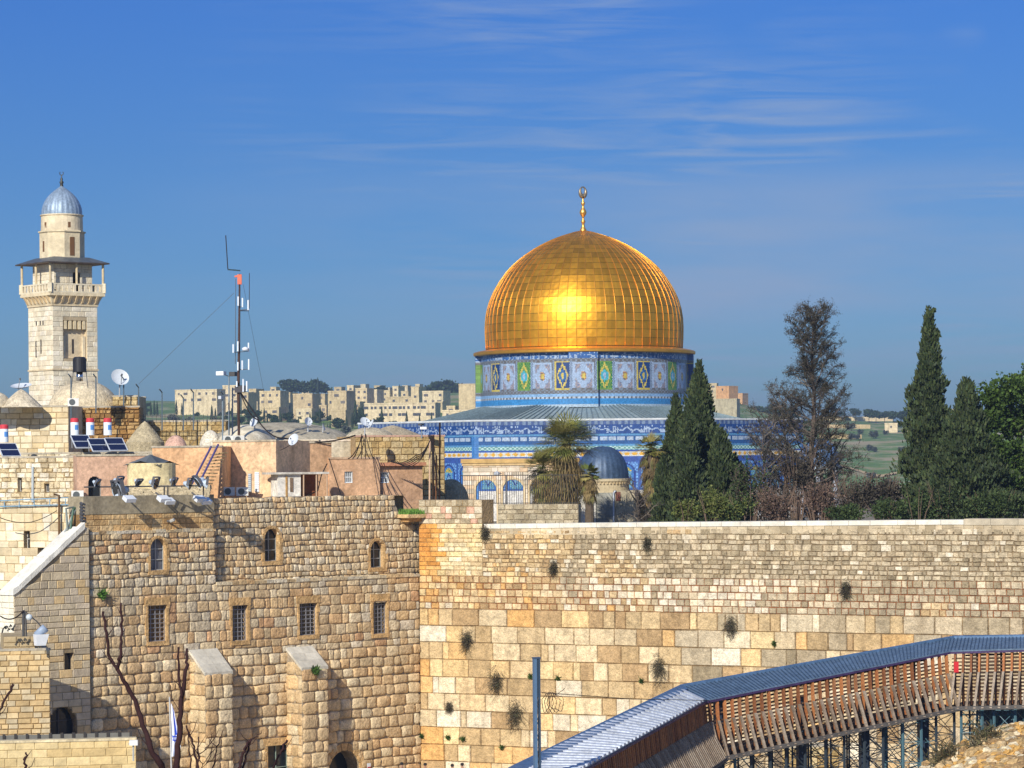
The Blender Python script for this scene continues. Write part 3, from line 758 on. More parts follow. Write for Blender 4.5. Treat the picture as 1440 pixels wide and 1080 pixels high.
for f in range(8):
    for (r0,r1,z0,z1) in ((RO+.06,RO+.06,zt-.16,zt+.02),(RO+.06,RO-.6,zt+.02,zt+.02),(RO-.6,RO-.6,zt+.02,zt-1.6)):
        mb.poly([oc(f,r0,z0),oc(f+1,r0,z0),oc(f+1,r1,z1),oc(f,r1,z1)],C8(205,210,212))
mb.build('parapet',M['stone_clean'],sh)
mb=MB(); zr0=zt-1.5; zr1=zd0+.3
for f in range(8):
    n=22
    for k in range(n):
        a=oc(f,RO-.6,zr0).lerp(oc(f+1,RO-.6,zr0),k/n); b=oc(f,RO-.6,zr0).lerp(oc(f+1,RO-.6,zr0),(k+1)/n)
        c_=oc(f,Rd*.98,zr1).lerp(oc(f+1,Rd*.98,zr1),k/n); d_=oc(f,Rd*.98,zr1).lerp(oc(f+1,Rd*.98,zr1),(k+1)/n)
        mb.poly([a,b,d_,c_],jit(C8(150,168,172),.10,rn))
        mb.tube([a+Vector((0,0,.05)),c_+Vector((0,0,.05))],.07,4,C8(120,138,145))
mb.build('lead_roof',M['lead'],sh)
# ================================================================ MINARET
mY=262.0; ma=37  # right face normal azimuth
mc=at(90,650,mY); sc=mY/F
n1=Vector((math.sin(R(ma)),-math.cos(R(ma)),0)); n2=Vector((-math.cos(R(ma)),-math.sin(R(ma)),0))
wm_=99*sc/(math.cos(R(ma))+math.sin(R(ma)))
mz=lambda py: at(90,py,mY).z
mt=empty('minaret',(mc.x,mY,EZ),'square pale stone minaret with a balcony, wooden canopy and ribbed lead cap','tower')
fr1=Frame(mc+n1*wm_/2,(-n1.y,n1.x)); fr2=Frame(mc+n2*wm_/2,(-n2.y,n2.x))
for f in (fr1,fr2): f.o.z=0
hw=wm_/2; rn=random.Random(5)
mcol=[C8(236,226,200),C8(232,220,192),C8(228,214,186),C8(240,230,208)]
def cm_(u,v,r): return jit(r.choice(mcol),.07,r)
zbal=mz(418); 
hr=[(-1.15,1.15,mz(505),mz(452))]
mb=MB()
masonry(mb,fr1,-hw,hw,mz(600),zbal-.9,.42,.8,rects=hr,colf=cm_,gap=.006,d=.008,wv=.35,chv=.1,rnd=rn,mortar=C8(190,172,140))
masonry(mb,fr2,-hw,hw,mz(600),zbal-.9,.42,.8,colf=cm_,gap=.006,d=.008,wv=.35,chv=.1,rnd=rn,mortar=C8(190,172,140))
for n_ in (-n1,-n2):
    f=Frame(Vector((mc.x,mY,0))+n_*hw,(-n_.y,n_.x)); mb.box(f,-hw,hw,mz(600),zbal-.9,-.3,0,C8(220,205,175))
# recessed niche on the right face
f=fr1; dn=-.45; u0,u1,v0,v1=hr[0]
for q in ([f.P(u0,v0,dn),f.P(u1,v0,dn),f.P(u1,v1,dn),f.P(u0,v1,dn)],[f.P(u0,v0,0),f.P(u0,v1,0),f.P(u0,v1,dn),f.P(u0,v0,dn)],[f.P(u1,v0,0),f.P(u1,v1,0),f.P(u1,v1,dn),f.P(u1,v0,dn)],[f.P(u0,v1,0),f.P(u1,v1,0),f.P(u1,v1,dn),f.P(u0,v1,dn)],[f.P(u0,v0,0),f.P(u1,v0,0),f.P(u1,v0,dn),f.P(u0,v0,dn)]): mb.poly(q,C8(216,198,166))
for k in range(5):
    u=lerp(u0+.25,u1-.25,k/4); mb.box(f,u-.13,u+.13,v1-.75,v1,dn+.01,-.03,C8(226,208,170)); 
mb.box(f,u0+.08,u0+.3,v0,v0+1.9,dn+.01,-.2,C8(225,210,180)); mb.box(f,u1-.3,u1-.08,v0,v0+1.9,dn+.01,-.2,C8(225,210,180))
for (ff,z_) in ((fr1,521),(fr2,521),(fr1,431),(fr2,431)): mb.box(ff,-hw-.06,hw+.06,mz(z_)-.07,mz(z_)+.07,0,.08,C8(214,196,162))
mb.build('shaft',M['stone_clean'],mt)
for (ff,u,a,b) in ((fr1,0,498,478),(fr2,.1,498,478),(fr2,-.8,503,480),(fr2,-.7,458,452),(fr2,0,458,452),(fr2,.5,458,452)):
    nn0=dn+.01 if ff is fr1 else .0
    mb=MB(); mb.box(ff,u-.09,u+.09,mz(a),mz(b),nn0,nn0+.02,(.06,.045,.035)); mb.build('slit_window',M['paint'],mt)
# flaring cornice and balcony
def sq(h,z): return [Vector((mc.x,mY,z))+n1*h*sx+n2*h*sy for sx,sy in ((1,1),(1,-1),(-1,-1),(-1,1))]
mb=MB(); hb=122*sc/(math.cos(R(ma))+math.sin(R(ma)))/2
lv=[(hw,zbal-.9),(hw+.12,zbal-.6),(hb-.25,zbal-.12),(hb-.05,zbal-.0),(hb,zbal),(hb,zbal+.28)]
for (a,za),(b,zb_) in zip(lv,lv[1:]):
    A,B=sq(a,za),sq(b,zb_)
    for k in range(4): mb.poly([A[k],A[(k+1)%4],B[(k+1)%4],B[k]],jit(C8(222,206,172),.05,rn))
mb.poly(sq(hb,zbal+.28),C8(210,195,165))
for n_ in (n1,n2,-n1,-n2):
    f=Frame(Vector((mc.x,mY,0))+n_*hw,(-n_.y,n_.x))
    for k in range(7):
        u=lerp(-hw+.2,hw-.2,k/6); mb.hexa([f.P(u-.1,zbal-.75,0),f.P(u+.1,zbal-.75,0),f.P(u+.1,zbal-.6,.2),f.P(u-.1,zbal-.6,.2),f.P(u-.1,zbal-.02,0),f.P(u+.1,zbal-.02,0),f.P(u+.1,zbal-.02,hb-hw+.08),f.P(u-.1,zbal-.02,hb-hw+.08)],C8(214,190,150))
mb.build('cornice',M['stone_clean'],mt)
mb=MB(); zf=zbal+.28; zr=mz(401)
for n_ in (n1,n2,-n1,-n2):
    f=Frame(Vector((mc.x,mY,0))+n_*hb,(-n_.y,n_.x))
    mb.box(f,-hb+.12,hb-.12,zr-.12,zr,-.14,0,C8(226,214,186)); mb.box(f,-hb+.12,hb-.12,zf,zf+.1,-.14,0,C8(226,214,186))
    for k in range(10):
        u=lerp(-hb+.3,hb-.3,k/9); mb.box(f,u-.12,u+.12,zf+.1,zr-.12,-.12,-.01,C8(228,214,184))
for p in sq(hb-.07,0):
    f=Frame(Vector((p.x,p.y,0)),(1,0)); mb.box(f,-.16,.16,zf,zr+.06,-.16,.16,C8(226,214,186))
mb.build('balustrade',M['stone_clean'],mt)
zcn=mz(373)
for i in range(4):
    P4=sq(hb-.12,0)
    for t_ in (0,.5):
        p=P4[i].lerp(P4[(i+1)%4],t_); mb=MB(); mb.tube([(p.x,p.y,zr),(p.x,p.y,zcn)],.11,8,C8(214,196,160)); mb.build('canopy_post',M['stone_clean'],mt)
hc=wm_/2*.86
mb=MB(); f1=Frame(Vector((mc.x,mY,0))+n1*hc,(-n1.y,n1.x)); f2=Frame(Vector((mc.x,mY,0))+n2*hc,(-n2.y,n2.x))
masonry(mb,f1,-hc,hc,zf,zcn,.4,.7,rects=hole_rects((.35,.34,zf,zf+1.9,1)),colf=cm_,gap=.006,d=.008,rnd=rn,mortar=C8(190,172,140))
masonry(mb,f2,-hc,hc,zf,zcn,.4,.7,colf=cm_,gap=.006,d=.008,rnd=rn,mortar=C8(190,172,140))
mb.poly([f1.P(-hc,zf,-hc*2),f1.P(hc,zf,-hc*2),f1.P(hc,zcn,-hc*2),f1.P(-hc,zcn,-hc*2)],mcol[0]); mb.poly([f1.P(hc,zf,0),f1.P(hc,zf,-hc*2),f1.P(hc,zcn,-hc*2),f1.P(hc,zcn,0)],mcol[0])
mb.poly([f1.P(0,zf,-.35),f1.P(.75,zf,-.35),f1.P(.75,zcn,-.35),f1.P(0,zcn,-.35)],(.02,.015,.012))
mb.build('lantern_base',M['stone_clean'],mt)
mb=MB(); hcn=136*sc/(math.cos(R(ma))+math.sin(R(ma)))/2
A,B,Cc=sq(hcn,zcn),sq(hcn,zcn+.1),sq(hc*.9,zcn+.62)
for k in range(4): mb.poly([A[k],A[(k+1)%4],B[(k+1)%4],B[k]],C8(90,80,72)); mb.poly([B[k],B[(k+1)%4],Cc[(k+1)%4],Cc[k]],C8(98,104,108))
mb.poly(A[::-1],C8(110,85,60)); mb.build('canopy_roof',M['lead'],mt)
# upper lantern: octagon then round, small openings
mb=MB(); r8=31.5*sc; z0_,z1_,z2_=zcn+.4,mz(327),mz(303)
mb.lathe((mc.x,mY,0),[(r8,z0_),(r8,z1_-.1),(r8+.12,z1_-.04),(r8+.12,z1_+.06),(r8-.1,z1_+.12)],8,a0=R(ma-90-22.5),a1=R(ma-90-22.5)+2*math.pi,cfn=lambda k,j: jit(C8(222,206,172),.05,rn))
mb.lathe((mc.x,mY,0),[(29.5*sc,z1_),(29*sc,z2_-.12),(30.5*sc,z2_-.06),(30.5*sc,z2_+.02),(28*sc,z2_+.05)],32,cfn=lambda k,j: jit(C8(224,208,176),.04,rn))
mb.build('lantern',M['stone_clean'],mt)
def slit(az,r,za,zb_,w):
    mb=MB()
    a=R(az); n_=Vector((math.sin(a),-math.cos(a),0)); f=Frame(Vector((mc.x,mY,0))+n_*r,(-n_.y,n_.x)); mb.box(f,-w,w,za,zb_,-.1,.025,C8(120,85,50)); mb.build('window',M['paint'],mt)
slit(ma-8,29.3*sc*.985,mz(322),mz(314),.12); slit(ma-80,29.3*sc*.985,mz(322),mz(314),.12)
slit(ma-45+45,r8*.925,mz(361),mz(335),.22); slit(ma-45-45,r8*.925,mz(355),mz(340),.13)
mb=MB(smooth=True); zdm=mz(303); rp=[(27.5,0),(27.6,4),(27,9),(25.5,14.5),(23,20),(19.5,25.5),(15.5,30),(11,34),(6.5,37.5),(3,40),(1.2,42)]
n=24; prof=[(a*sc,b*sc) for a,b in rp]
base=len(mb.v); m_=n*4
for (r,z) in prof:
    for j in range(m_):
        a=2*math.pi*j/m_; rr_=r*(1+.035*abs(math.sin(a*n/2))) ; mb.v.append((mc.x+rr_*math.cos(a),mY+rr_*math.sin(a),zdm+z))
for k in range(len(prof)-1):
    for j in range(m_): mb.face((k*m_+j,k*m_+(j+1)%m_,(k+1)*m_+(j+1)%m_,(k+1)*m_+j),C8(150,170,190))
mb.build('cap',M['lead'],mt)
mb=MB(smooth=True); z=zdm+41*sc
mb.lathe((mc.x,mY,z),[(.16,0),(.12,.2),(.2,.35),(.08,.5),(.13,.62),(.05,.75),(.04,1.0)],10,(.08,.08,.07))
mb.tube([(mc.x+.16*math.sin(a),mY,z+1.12-.16*math.cos(a)) for a in [R(-140+280*k/12) for k in range(13)]],.035,5,(.08,.08,.07))
mb.build('finial',M['metal'],mt)
# ================================================================ ROOFTOPS left of the shrine
rn=random.Random(21)
at_plain=at
def at(px,py,Y):
    # the houses on the roof of the old building stand behind its parapet
    if px>298 and 179<Y<204: Y+=9
    return at_plain(px,py,Y)
def wallbox(name,px0,px1,y0,y1,Y,ang,depth,c,label,cat='building',m='plaster',ms=None,bot=None,holes=(),roof=None,parent=None,rcol=None):
    """block seen between px0..px1 (its front), from y0 (top) to y1; ang = facing"""
    f=aframe((px0+px1)/2,y0,Y,ang); u0=f.uv(px0,y0)[0]; u1=f.uv(px1,y0)[0]; v1=f.uv((px0+px1)/2,y0)[1]; v0=bot if bot is not None else f.uv((px0+px1)/2,y1)[1]
    t=parent or empty(name,f.P((u0+u1)/2,v0,0),label,cat)
    rects=sum([hole_rects(h) for h in [hole(f,*h_) for h_ in holes]],[])
    mb=MB()
    if ms: masonry(mb,f,u0,u1,v0,v1,rects=rects,rnd=rn,**ms)
    else: backing(mb,f,u0,u1,v0,v1,rects,c,n=0)
    a,b=f.P,depth
    for q in ([a(u0,v0,0),a(u0,v1,0),a(u0,v1,-b),a(u0,v0,-b)],[a(u1,v0,0),a(u1,v1,0),a(u1,v1,-b),a(u1,v0,-b)],[a(u0,v0,-b),a(u1,v0,-b),a(u1,v1,-b),a(u0,v1,-b)]): mb.poly(q,c)
    o=mb.build('wall',M[m],t)
    mb=MB(); mb.poly([a(u0,v1-.03,0),a(u1,v1-.03,0),a(u1,v1-.03,-b),a(u0,v1-.03,-b)],rcol or C8(180,172,155)); 
    for (p,q_,r_,s_) in ((u0-.04,u1+.04,-.3,.05),(u0-.04,u1+.04,-b,-b+.3)): mb.box(f,p,q_,v1-.06,v1+.06,r_,s_,jit(rcol or C8(190,180,160),.08,rn))
    mb.build('roof',M['plaster'],t)
    return t,f,(u0,u1,v0,v1)
def hole(f,px,y0,y1,w,arch=0):
    u,vb=f.uv(px,y1); vt_=f.uv(px,y0)[1]; k=abs(f.n.y); return (u,w/2/F*f.P(u,0).y/max(.3,k),vb,vt_,arch)
pale=dict(colf=lambda u,v,r: jit(r.choice([C8(232,214,176),C8(240,226,192),C8(222,200,156),C8(214,196,160),C8(244,234,210)]),.12,r),ch=.34,wm=.5,gap=.015,d=.03,wv=.45,chv=.3,jt=.03,mortar=C8(170,148,112))
brown=dict(colf=lambda u,v,r: jit(r.choice([C8(184,146,92),C8(168,128,76),C8(196,162,110),C8(150,114,70)]),.15,r),ch=.32,wm=.45,gap=.02,d=.05,wv=.5,chv=.3,jt=.03,mortar=C8(110,86,56))
tanw=dict(colf=lambda u,v,r: jit(r.choice([C8(200,176,126),C8(188,160,108),C8(210,188,142)]),.12,r),ch=.35,wm=.55,gap=.015,d=.03,wv=.4,chv=.2,jt=.02,mortar=C8(140,116,78))
# --- stair block on the old building's plane
SFn=.25; u18=uu(18,SFn); us1=uu(125,SFn)
SF0=Frame(NF.P(0,0,SFn),(NF.u.x,NF.u.y))
st=empty('stone_stair',NF.P(u18+2,GZ,0),'pale stone stair wing with white sloping parapet beside the old building','stair')
va,vb=SF0.uv(18,836)[1],SF0.uv(118,742)[1]; ust=uu(118,SFn)
slope=lambda u: lerp(va,vb,min(1,(u-u18)/(ust-u18)))
hw_=H(97,918,943,10,0,SFn); hdr=H(88,994,1034,30,1,SFn)
mb=MB(); rs=hole_rects(hw_)+hole_rects(hdr)
masonry(mb,SF0,u18,us1,GZ,vb,.42,.8,rects=rs,colf=colN('stair'),gap=.012,d=.015,wv=.45,chv=.2,rnd=rnd,top=slope,mortar=C8(160,142,110))
LF=Frame(SF0.P(u18,0,-7),(NF.n.x,NF.n.y)); masonry(mb,LF,0,7,GZ,va,.42,.8,colf=lambda u,v,r: jit(C8(240,234,214),.06,r),gap=.012,d=.01,rnd=rnd,mortar=C8(190,176,150))
mb.build('wall',M['stone_clean'],st)
mb=MB(); n=16
for k in range(n):
    ua,ub=lerp(u18-.1,ust,k/n),lerp(u18-.1,ust,(k+1)/n); za,zb2=slope(max(u18,ua)),slope(ub); 
    for (n0,n1_,dz) in ((-.30,.10,.30),(-1.6,-.33,.05)):
        mb.hexa([SF0.P(ua+.005,za-.05,n0),SF0.P(ub-.005,zb2-.05,n0),SF0.P(ub-.005,zb2-.05,n1_),SF0.P(ua+.005,za-.05,n1_),SF0.P(ua+.005,za+dz,n0),SF0.P(ub-.005,zb2+dz,n0),SF0.P(ub-.005,zb2+dz,n1_),SF0.P(ua+.005,za+dz,n1_)],jit(C8(238,234,220),.05,rn))
mb.build('parapet',M['stone_clean'],st)
window(st,SF0,hw_,style=None,depth=.4); window(st,SF0,hdr,style='frame',nb=(2,2),frc=(.05,.05,.07),depth=.5,name='door')
# --- pale old house left, in two tiers
oh,f,q=wallbox('stone_house',-60,122,711,960,184.5,-22,10,C8(220,200,160),'pale stone house with two small arched windows behind the white sloping stair parapet',m='stone_clean',ms=dict(pale,ch=.5,wm=.8,d=.015,jt=.01,gap=.01),holes=[(38,744,772,9,1),(58,764,785,10,1)],bot=GZ)
for h_ in ((38,744,772,9,1),(58,764,785,10,1)): window(oh,f,hole(f,*h_),style='frame',nb=(2,2),frc=(.5,.5,.48),ring=None,reveal=C8(225,205,165))
oh2,f2,q2=wallbox('stone_house',-60,118,643,716,189,-22,9,C8(222,204,168),'crumbling cream stone upper house with two small windows and a drain pipe',m='stone',ms=pale,holes=[(28,672,691,6,0),(66,680,692,7,0)],bot=f.uv(40,716)[1]-.5)
for h_ in ((28,672,691,6,0),(66,680,692,7,0)): window(oh2,f2,hole(f2,*h_),style='frame',nb=(2,1),frc=(.4,.4,.4),reveal=C8(225,205,165),depth=.35)
mb=MB(); mb.tube([f2.Q(46,656,.1),f2.Q(46,706,.1)],.08,8,C8(180,190,195)); mb.build('drain_pipe',M['paint'],oh2)
mb=MB()
mb.tube([f.Q(-20,705,.2),f.Q(116,699,.2)],.03,5,C8(110,160,190)); mb.tube([f.Q(-20,713,.2),f.Q(116,709,.2)],.03,5,C8(110,160,190))
for px in (6,27,48,70,92,112): mb.tube([f.Q(px,706-.05*px,.2),f.Q(px,714-.04*px,.2)],.03,5,C8(110,160,190))
tag(mb.build('railing',M['paint']),'thin pale blue terrace railing between the two tiers of the stone house','railing')
mb=MB(); mb.tube([f.Q(83,696,.3),f.Q(83,790,.3)],.07,6,C8(120,92,62)); mb.tube([f.Q(83,697,.3),f.Q(76,695,.3)],.06,6,C8(120,92,62))
tag(mb.build('pipe',M['metal']),'rusty brown pipe running down the pale stone house wall','pipe')
# --- terrace roof level and the next tier
t1,f3,_=wallbox('roof_terrace',14,215,637,652,196,-10,6,C8(196,182,150),'low stone roof terrace carrying the solar panels','terrace',m='stone',ms=dict(pale,ch=.3),bot=-6)
wallbox('stone_house',-60,96,572,645,209,-12,10,C8(226,210,176),'whitish stone house below the two small domes at the left edge',m='stone_clean',ms=dict(pale,ch=.42,wm=.75,jt=.01,d=.012),bot=-8)
wallbox('stone_house',97,196,572,640,211,4,8,C8(176,146,102),'brown rubble stone house behind the row of water heaters',m='stone',ms=brown,bot=-8)
wallbox('stone_wall',190,318,592,640,214,0,2,C8(190,165,115),'long tan stone wall topped by a dark wire fence','wall',m='stone',ms=tanw,bot=-8)
wallbox('stone_house',158,193,557,585,213,0,5,C8(210,190,150),'small square stone roof house right of the large dome',m='stone',ms=tanw,bot=-4)
mb=MB(smooth=True)
def stonedome(px,py_top,py_base,hwpx,Y,label,cone=0,c=C8(206,190,158),drum=0,m='stone',name='stone_dome',cat='dome'):
    p=at(px,py_base,Y); r=hwpx/F*Y; h=(py_base-py_top)/F*Y; mb=MB(smooth=False); prof=[]
    if drum: prof.append((r*1.0,-drum)); 
    for k in range(13):
        a=k/12*math.pi/2
        if cone: prof.append((r*(1-k/12)**.75*.999+.001,h*(k/12)**(1.15)))
        else: prof.append((r*math.cos(a)+.001,h*math.sin(a)))
    r2=random.Random(int(px*7)); mb.lathe((p.x,p.y,p.z),prof,40,cfn=lambda k,j: jit(c,.10,r2))
    o=mb.build(name,M[m]); return tag(o,label,cat)
stonedome(118,535,578,50,216,'large pale stone dome behind the black water tank',c=C8(222,206,174),drum=.6)
stonedome(30,547,573,31,207.5,'small pointed plastered dome in front of the dark dish',cone=1,c=C8(226,212,184))
stonedome(-6,551,573,22,207.5,'small stone dome cut by the left edge of the photo',c=C8(226,212,184))
stonedome(204,592,622,27,208,'conical rubble stone dome above the orange wall',cone=1,c=C8(190,176,144),drum=1.0)
stonedome(247,612,636,17,206,'small pink plastered vault behind the orange wall',c=C8(220,180,160))
stonedome(296,605,634,16,203,'small white vault at the top of the outdoor steps',c=C8(238,230,210))
# --- orange house at the left
oa,fo,qo=wallbox('plaster_house',108,214,640,700,186,14,6,C8(214,176,148),'salmon pink plastered house with an arched doorway behind the spotlights',bot=-7,rcol=C8(190,180,158),holes=[(133,670,700,17,1)])
window(oa,fo,hole(fo,133,670,700,17,1),style=None,reveal=C8(200,190,180),name='doorway',depth=.5)
ob,fo2,qo2=wallbox('plaster_house',214,312,628,700,189,-4,6,C8(234,188,142),'bright orange plastered wall house behind the gazebo roof',bot=-7)
# rubble slope below the spotlights
mb=MB(); fs=aframe(215,690,182,44)
for k in range(260):
    px=rn.uniform(162,292); py=rn.uniform(684,697); p=at(px,py,183.5-(py-684)*.05); r_=rn.uniform(.12,.28)
    mb.hexa([p+Vector((sx*r_*rn.uniform(.7,1.2),sy*r_,sz*r_*.5)) for sz in (-1,1) for sx,sy in ((-1,-1),(1,-1),(1,1),(-1,1))],jit(C8(196,182,152),.15,rn))
tag(mb.build('rubble_slope',M['stone']),'bank of loose pale rubble on the parapet below the gazebo','rubble',kind='stuff')
# gazebo
g=empty('gazebo',at(213,690,184.5),'cream curved wall under a dark grey pyramid roof, behind the row of spotlights','pavilion')
p=at(213,657,184.5); rg=34/F*184.5
mb=MB(smooth=False); mb.lathe((p.x,p.y,p.z),[(rg,-1.9),(rg,0.25)],28,cfn=lambda k,j: jit(C8(236,218,168),.03,rn)); mb.build('wall',M['plaster'],g)
mb=MB(); tp=Vector((p.x-.05,p.y,at(213,639,184.5).z)); rb=41/F*184.5
cr=[Vector((p.x+rb*1.02*math.cos(a),p.y+rb*.95*math.sin(a),p.z+.1+(.0 if i%2 else -.0))) for i,a in enumerate([R(20+90*k) for k in range(4)])]
for k in range(4):
    a,b=cr[k],cr[(k+1)%4]; m_=(a+b)/2+Vector((0,0,.28)); m2=(a+b)/2*.5+tp*.5+Vector((0,0,-.12))
    mb.poly([a,m_,m2],C8(84,92,98)); mb.poly([a,m2,tp],C8(92,98,104)); mb.poly([m_,b,m2],C8(84,92,98)); mb.poly([b,tp,m2],C8(78,86,92)); 
mb.build('roof',M['cloth'],g)
# --- pink houses
pc=C8(222,176,140); pd=C8(200,146,108)
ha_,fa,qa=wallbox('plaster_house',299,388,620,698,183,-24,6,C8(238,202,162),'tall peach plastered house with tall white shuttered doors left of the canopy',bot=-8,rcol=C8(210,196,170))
fr_=Frame(fa.P(qa[1],0,0),(-fa.n.x,-fa.n.y))
for (px,y0,y1,w_) in ((308,666,692,6),(317,666,692,5),(352,666,692,5),(362,664,692,7)):
    mb=MB(); u,v=fa.uv(px,y0); v0=fa.uv(px,y1)[1]; hw2=w_/2/F*183; mb.box(fa,u-hw2,u+hw2,v0,v,-.02,.10,C8(230,236,242) if px in(317,362) else C8(150,165,180))
    for k in range(9): z=lerp(v0,v,k/9); mb.box(fa,u-hw2+.02,u+hw2-.02,z+.05,z+.09,.10,.13,C8(210,218,226))
    mb.build('shutter',M['paint'],ha_)
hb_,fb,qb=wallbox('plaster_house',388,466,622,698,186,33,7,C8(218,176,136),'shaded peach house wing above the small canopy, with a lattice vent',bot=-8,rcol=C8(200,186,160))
mb=MB(); u,v=fb.uv(410,634); v0=fb.uv(410,662)[1]
mb.box(fb,u-.35,u+.35,v0,v,-.3,.02,C8(120,72,44))
for k in range(6):
    z=lerp(v0,v,k/6)+.1; mb.box(fb,u-.35,u+.35,z,z+.05,.02,.07,C8(206,146,104))
mb.box(fb,u-.03,u+.03,v0,v,.02,.07,C8(206,146,104)); mb.build('lattice',M['plaster'],hb_)
hc_,fc,qc=wallbox('plaster_house',462,534,644,699,187.5,20,6,C8(212,172,136),'low brownish pink house with a white barred window, middle of the roofs',bot=-8,holes=[(490,663,679,11,0)],rcol=C8(200,170,140))
window(hc_,fc,hole(fc,490,663,679,11,0),style='grille',frc=(.75,.78,.8),nb=(4,2),reveal=C8(225,225,225),depth=.25)
hd_,fd,qd=wallbox('plaster_house',529,594,655,703,189,22,6,C8(206,166,132),'low brownish pink house with a jutting flat eave, rightmost of the pink houses',bot=-8,holes=[(541,664,679,11,0)],rcol=C8(190,150,120))
window(hd_,fd,hole(fd,541,664,679,11,0),style='grille',frc=(.75,.78,.8),nb=(4,2),reveal=C8(225,225,225),depth=.25)
mb=MB(); u0,u1=qd[0],qd[1]; mb.box(fd,u0-.3,u1+.15,qd[3]-.0,qd[3]+.22,-2,.35,C8(196,140,108)); mb.build('eave',M['plaster'],hd_)
# canopy
cn=empty('canopy',at(424,697,181),'small white flat canopy over a pale shed in front of the peach house','canopy')
fcn=aframe(424,697,181,25); u0,u1=fcn.uv(381,668)[0],fcn.uv(462,668)[0]; vt_=fcn.uv(424,665)[1]; vb2=fcn.uv(424,698)[1]
mb=MB(); mb.box(fcn,u0,u1,vt_-.08,vt_+.05,-1.6,.1,C8(214,208,196)); mb.build('slab',M['plaster'],cn)
mb=MB(); a=fcn.uv(392,668)[0]; b=fcn.uv(424,668)[0]; mb.box(fcn,a,b,vb2,vt_-.09,-1.4,-.15,C8(236,232,222)); mb.build('shed',M['plaster'],cn)
mb=MB(); mb.box(fcn,a+.5,a+.62,vb2,vt_-.2,-.15,-.10,C8(190,150,90)); mb.box(fcn,a+.8,a+1.0,vb2+.3,vt_-.3,-.15,-.10,C8(120,100,80)); mb.build('door',M['wood'],cn)
for px in (427,445,460):
    mb=MB(); mb.tube([fcn.Q(px,667,0),fcn.Q(px,698,0)],.05,6,C8(190,160,130)); mb.build('post',M['paint'],cn)
mb=MB(); fcb=fcn; mb.box(fcn,b+.3,u1-.2,vb2,vt_-.1,-1.5,-1.3,C8(150,92,60)); mb.build('back_wall',M['plaster'],cn)
# shallow vault roofs behind the pink houses
vr=empty('vaulted_roof',at(430,640,196),'wide shallow grey stone vaulted roof with white edge behind the peach houses','roof')
p=at(395,628,199); mb=MB(smooth=True); 
def shallow(px,pyt,pyb,hwx,Y,depth,c):
    p=at(px,pyb,Y); rx_=hwx/F*Y; h=(pyb-pyt)/F*Y; mb=MB(smooth=True); n=32; base=0
    for k in range(9):
        a=k/8*math.pi/2
        for j in range(n):
            t=2*math.pi*j/n; mb.v.append((p.x+rx_*math.cos(a)*math.cos(t),p.y+depth*math.cos(a)*math.sin(t),p.z+h*math.sin(a)))
    for k in range(8):
        for j in range(n): mb.face((k*n+j,k*n+(j+1)%n,(k+1)*n+(j+1)%n,(k+1)*n+j),jit(c,.05,rn))
    return mb
shallow(395,592,636,120,202,9,C8(190,180,156)).build('vault',M['plaster'],vr)
shallow(348,595,634,46,193,5,C8(236,224,196)).build('vault',M['plaster'],vr)
mb=MB(); fv=aframe(430,624,193,12); mb.box(fv,fv.uv(318,624)[0],fv.uv(505,624)[0],-7,fv.uv(430,621)[1],-3,0,C8(206,196,172)); mb.box(fv,fv.uv(400,624)[0],fv.uv(505,624)[0],fv.uv(430,621)[1],fv.uv(430,618)[1],-3,.05,C8(236,222,200)); mb.build('parapet',M['plaster'],vr)
# --- big old building right of the roofs, with low pyramid domes
bo,fq,qq=wallbox('stone_building',500,625,613,715,193,16,9,C8(186,160,120),'broad tan stone building with faded pink parapet, between pink houses and blue tiles',m='stone',ms=dict(tanw,ch=.4,wm=.6,d=.02),bot=-8,rcol=C8(196,160,140))
stonedome(552,597,617,55,201,'low conical stone roof dome in front of the blue tiled parapet',cone=1,c=C8(190,176,148))
stonedome(520,601,620,36,205,'low plastered roof dome behind the double satellite dish',c=C8(196,184,158))
fqe=Frame(fq.P(qq[1],0,0),(-fq.n.x,-fq.n.y)); 
# old small dome right of it
stonedome(634,672,708,27,198.5,'small weathered stone dome between the dark poles and the arcade',c=C8(196,182,150),drum=1.6)
# pillars/poles with cables at the right end
for i,(px,c,r_,y0) in enumerate([(604,C8(206,176,150),.06,618),(609,C8(60,46,38),.07,612),(613,C8(120,84,60),.06,640),(618,C8(46,34,30),.06,594)]):
    Y=188; mb=MB(); mb.tube([at(px,706,Y),at(px+.6,y0,Y)],r_,6,c); tag(mb.build('pole',M['bark']),['thin pinkish pole, leftmost of four beside the small stone dome','thick dark cable pole, second of four beside the small stone dome','short rusty pole, third of four beside the small stone dome','tallest black pole, rightmost of four beside the small stone dome'][i],'pole')
def cable(name,pts,r_,c,label,Y=None,sag=0,n=10,group=None):
    P=[Vector(p) for p in pts]; out=[]
    for a,b in zip(P,P[1:]):
        for k in range(n): t=k/n; out.append(a.lerp(b,t)-Vector((0,0,sag*4*t*(1-t))))
    out.append(P[-1]); mb=MB(); mb.tube(out,r_,4,c); return tag(mb.build(name,M['bark']),label,'cable',group)
blk=(.025,.02,.02)
for i in range(9):
    cable('cable',[at(607+rn.uniform(-2,4),616+rn.uniform(-3,3),187.5),at(607+i*1.6,680+rn.uniform(-10,24),187.2)],.028,blk,'black cable hanging among the poles beside the small stone dome',sag=-.1,group='cables hanging among the poles')
for i in range(7):
    cable('cable',[at(512+rn.uniform(-5,6),612+rn.uniform(-2,2),186.5),at(490+i*6,645,183.5)],.03,blk,'black cable fanning down under the double satellite dish',sag=.25,group='cables fanning under the double dish')
for i in range(5):
    cable('cable',[at(606,616,187.5),at(585,640+i*3,187),at(546+i*3,648,187)],.03,blk,'black cable looping along the tan stone building wall',sag=.3,group='cables looping along the tan building')
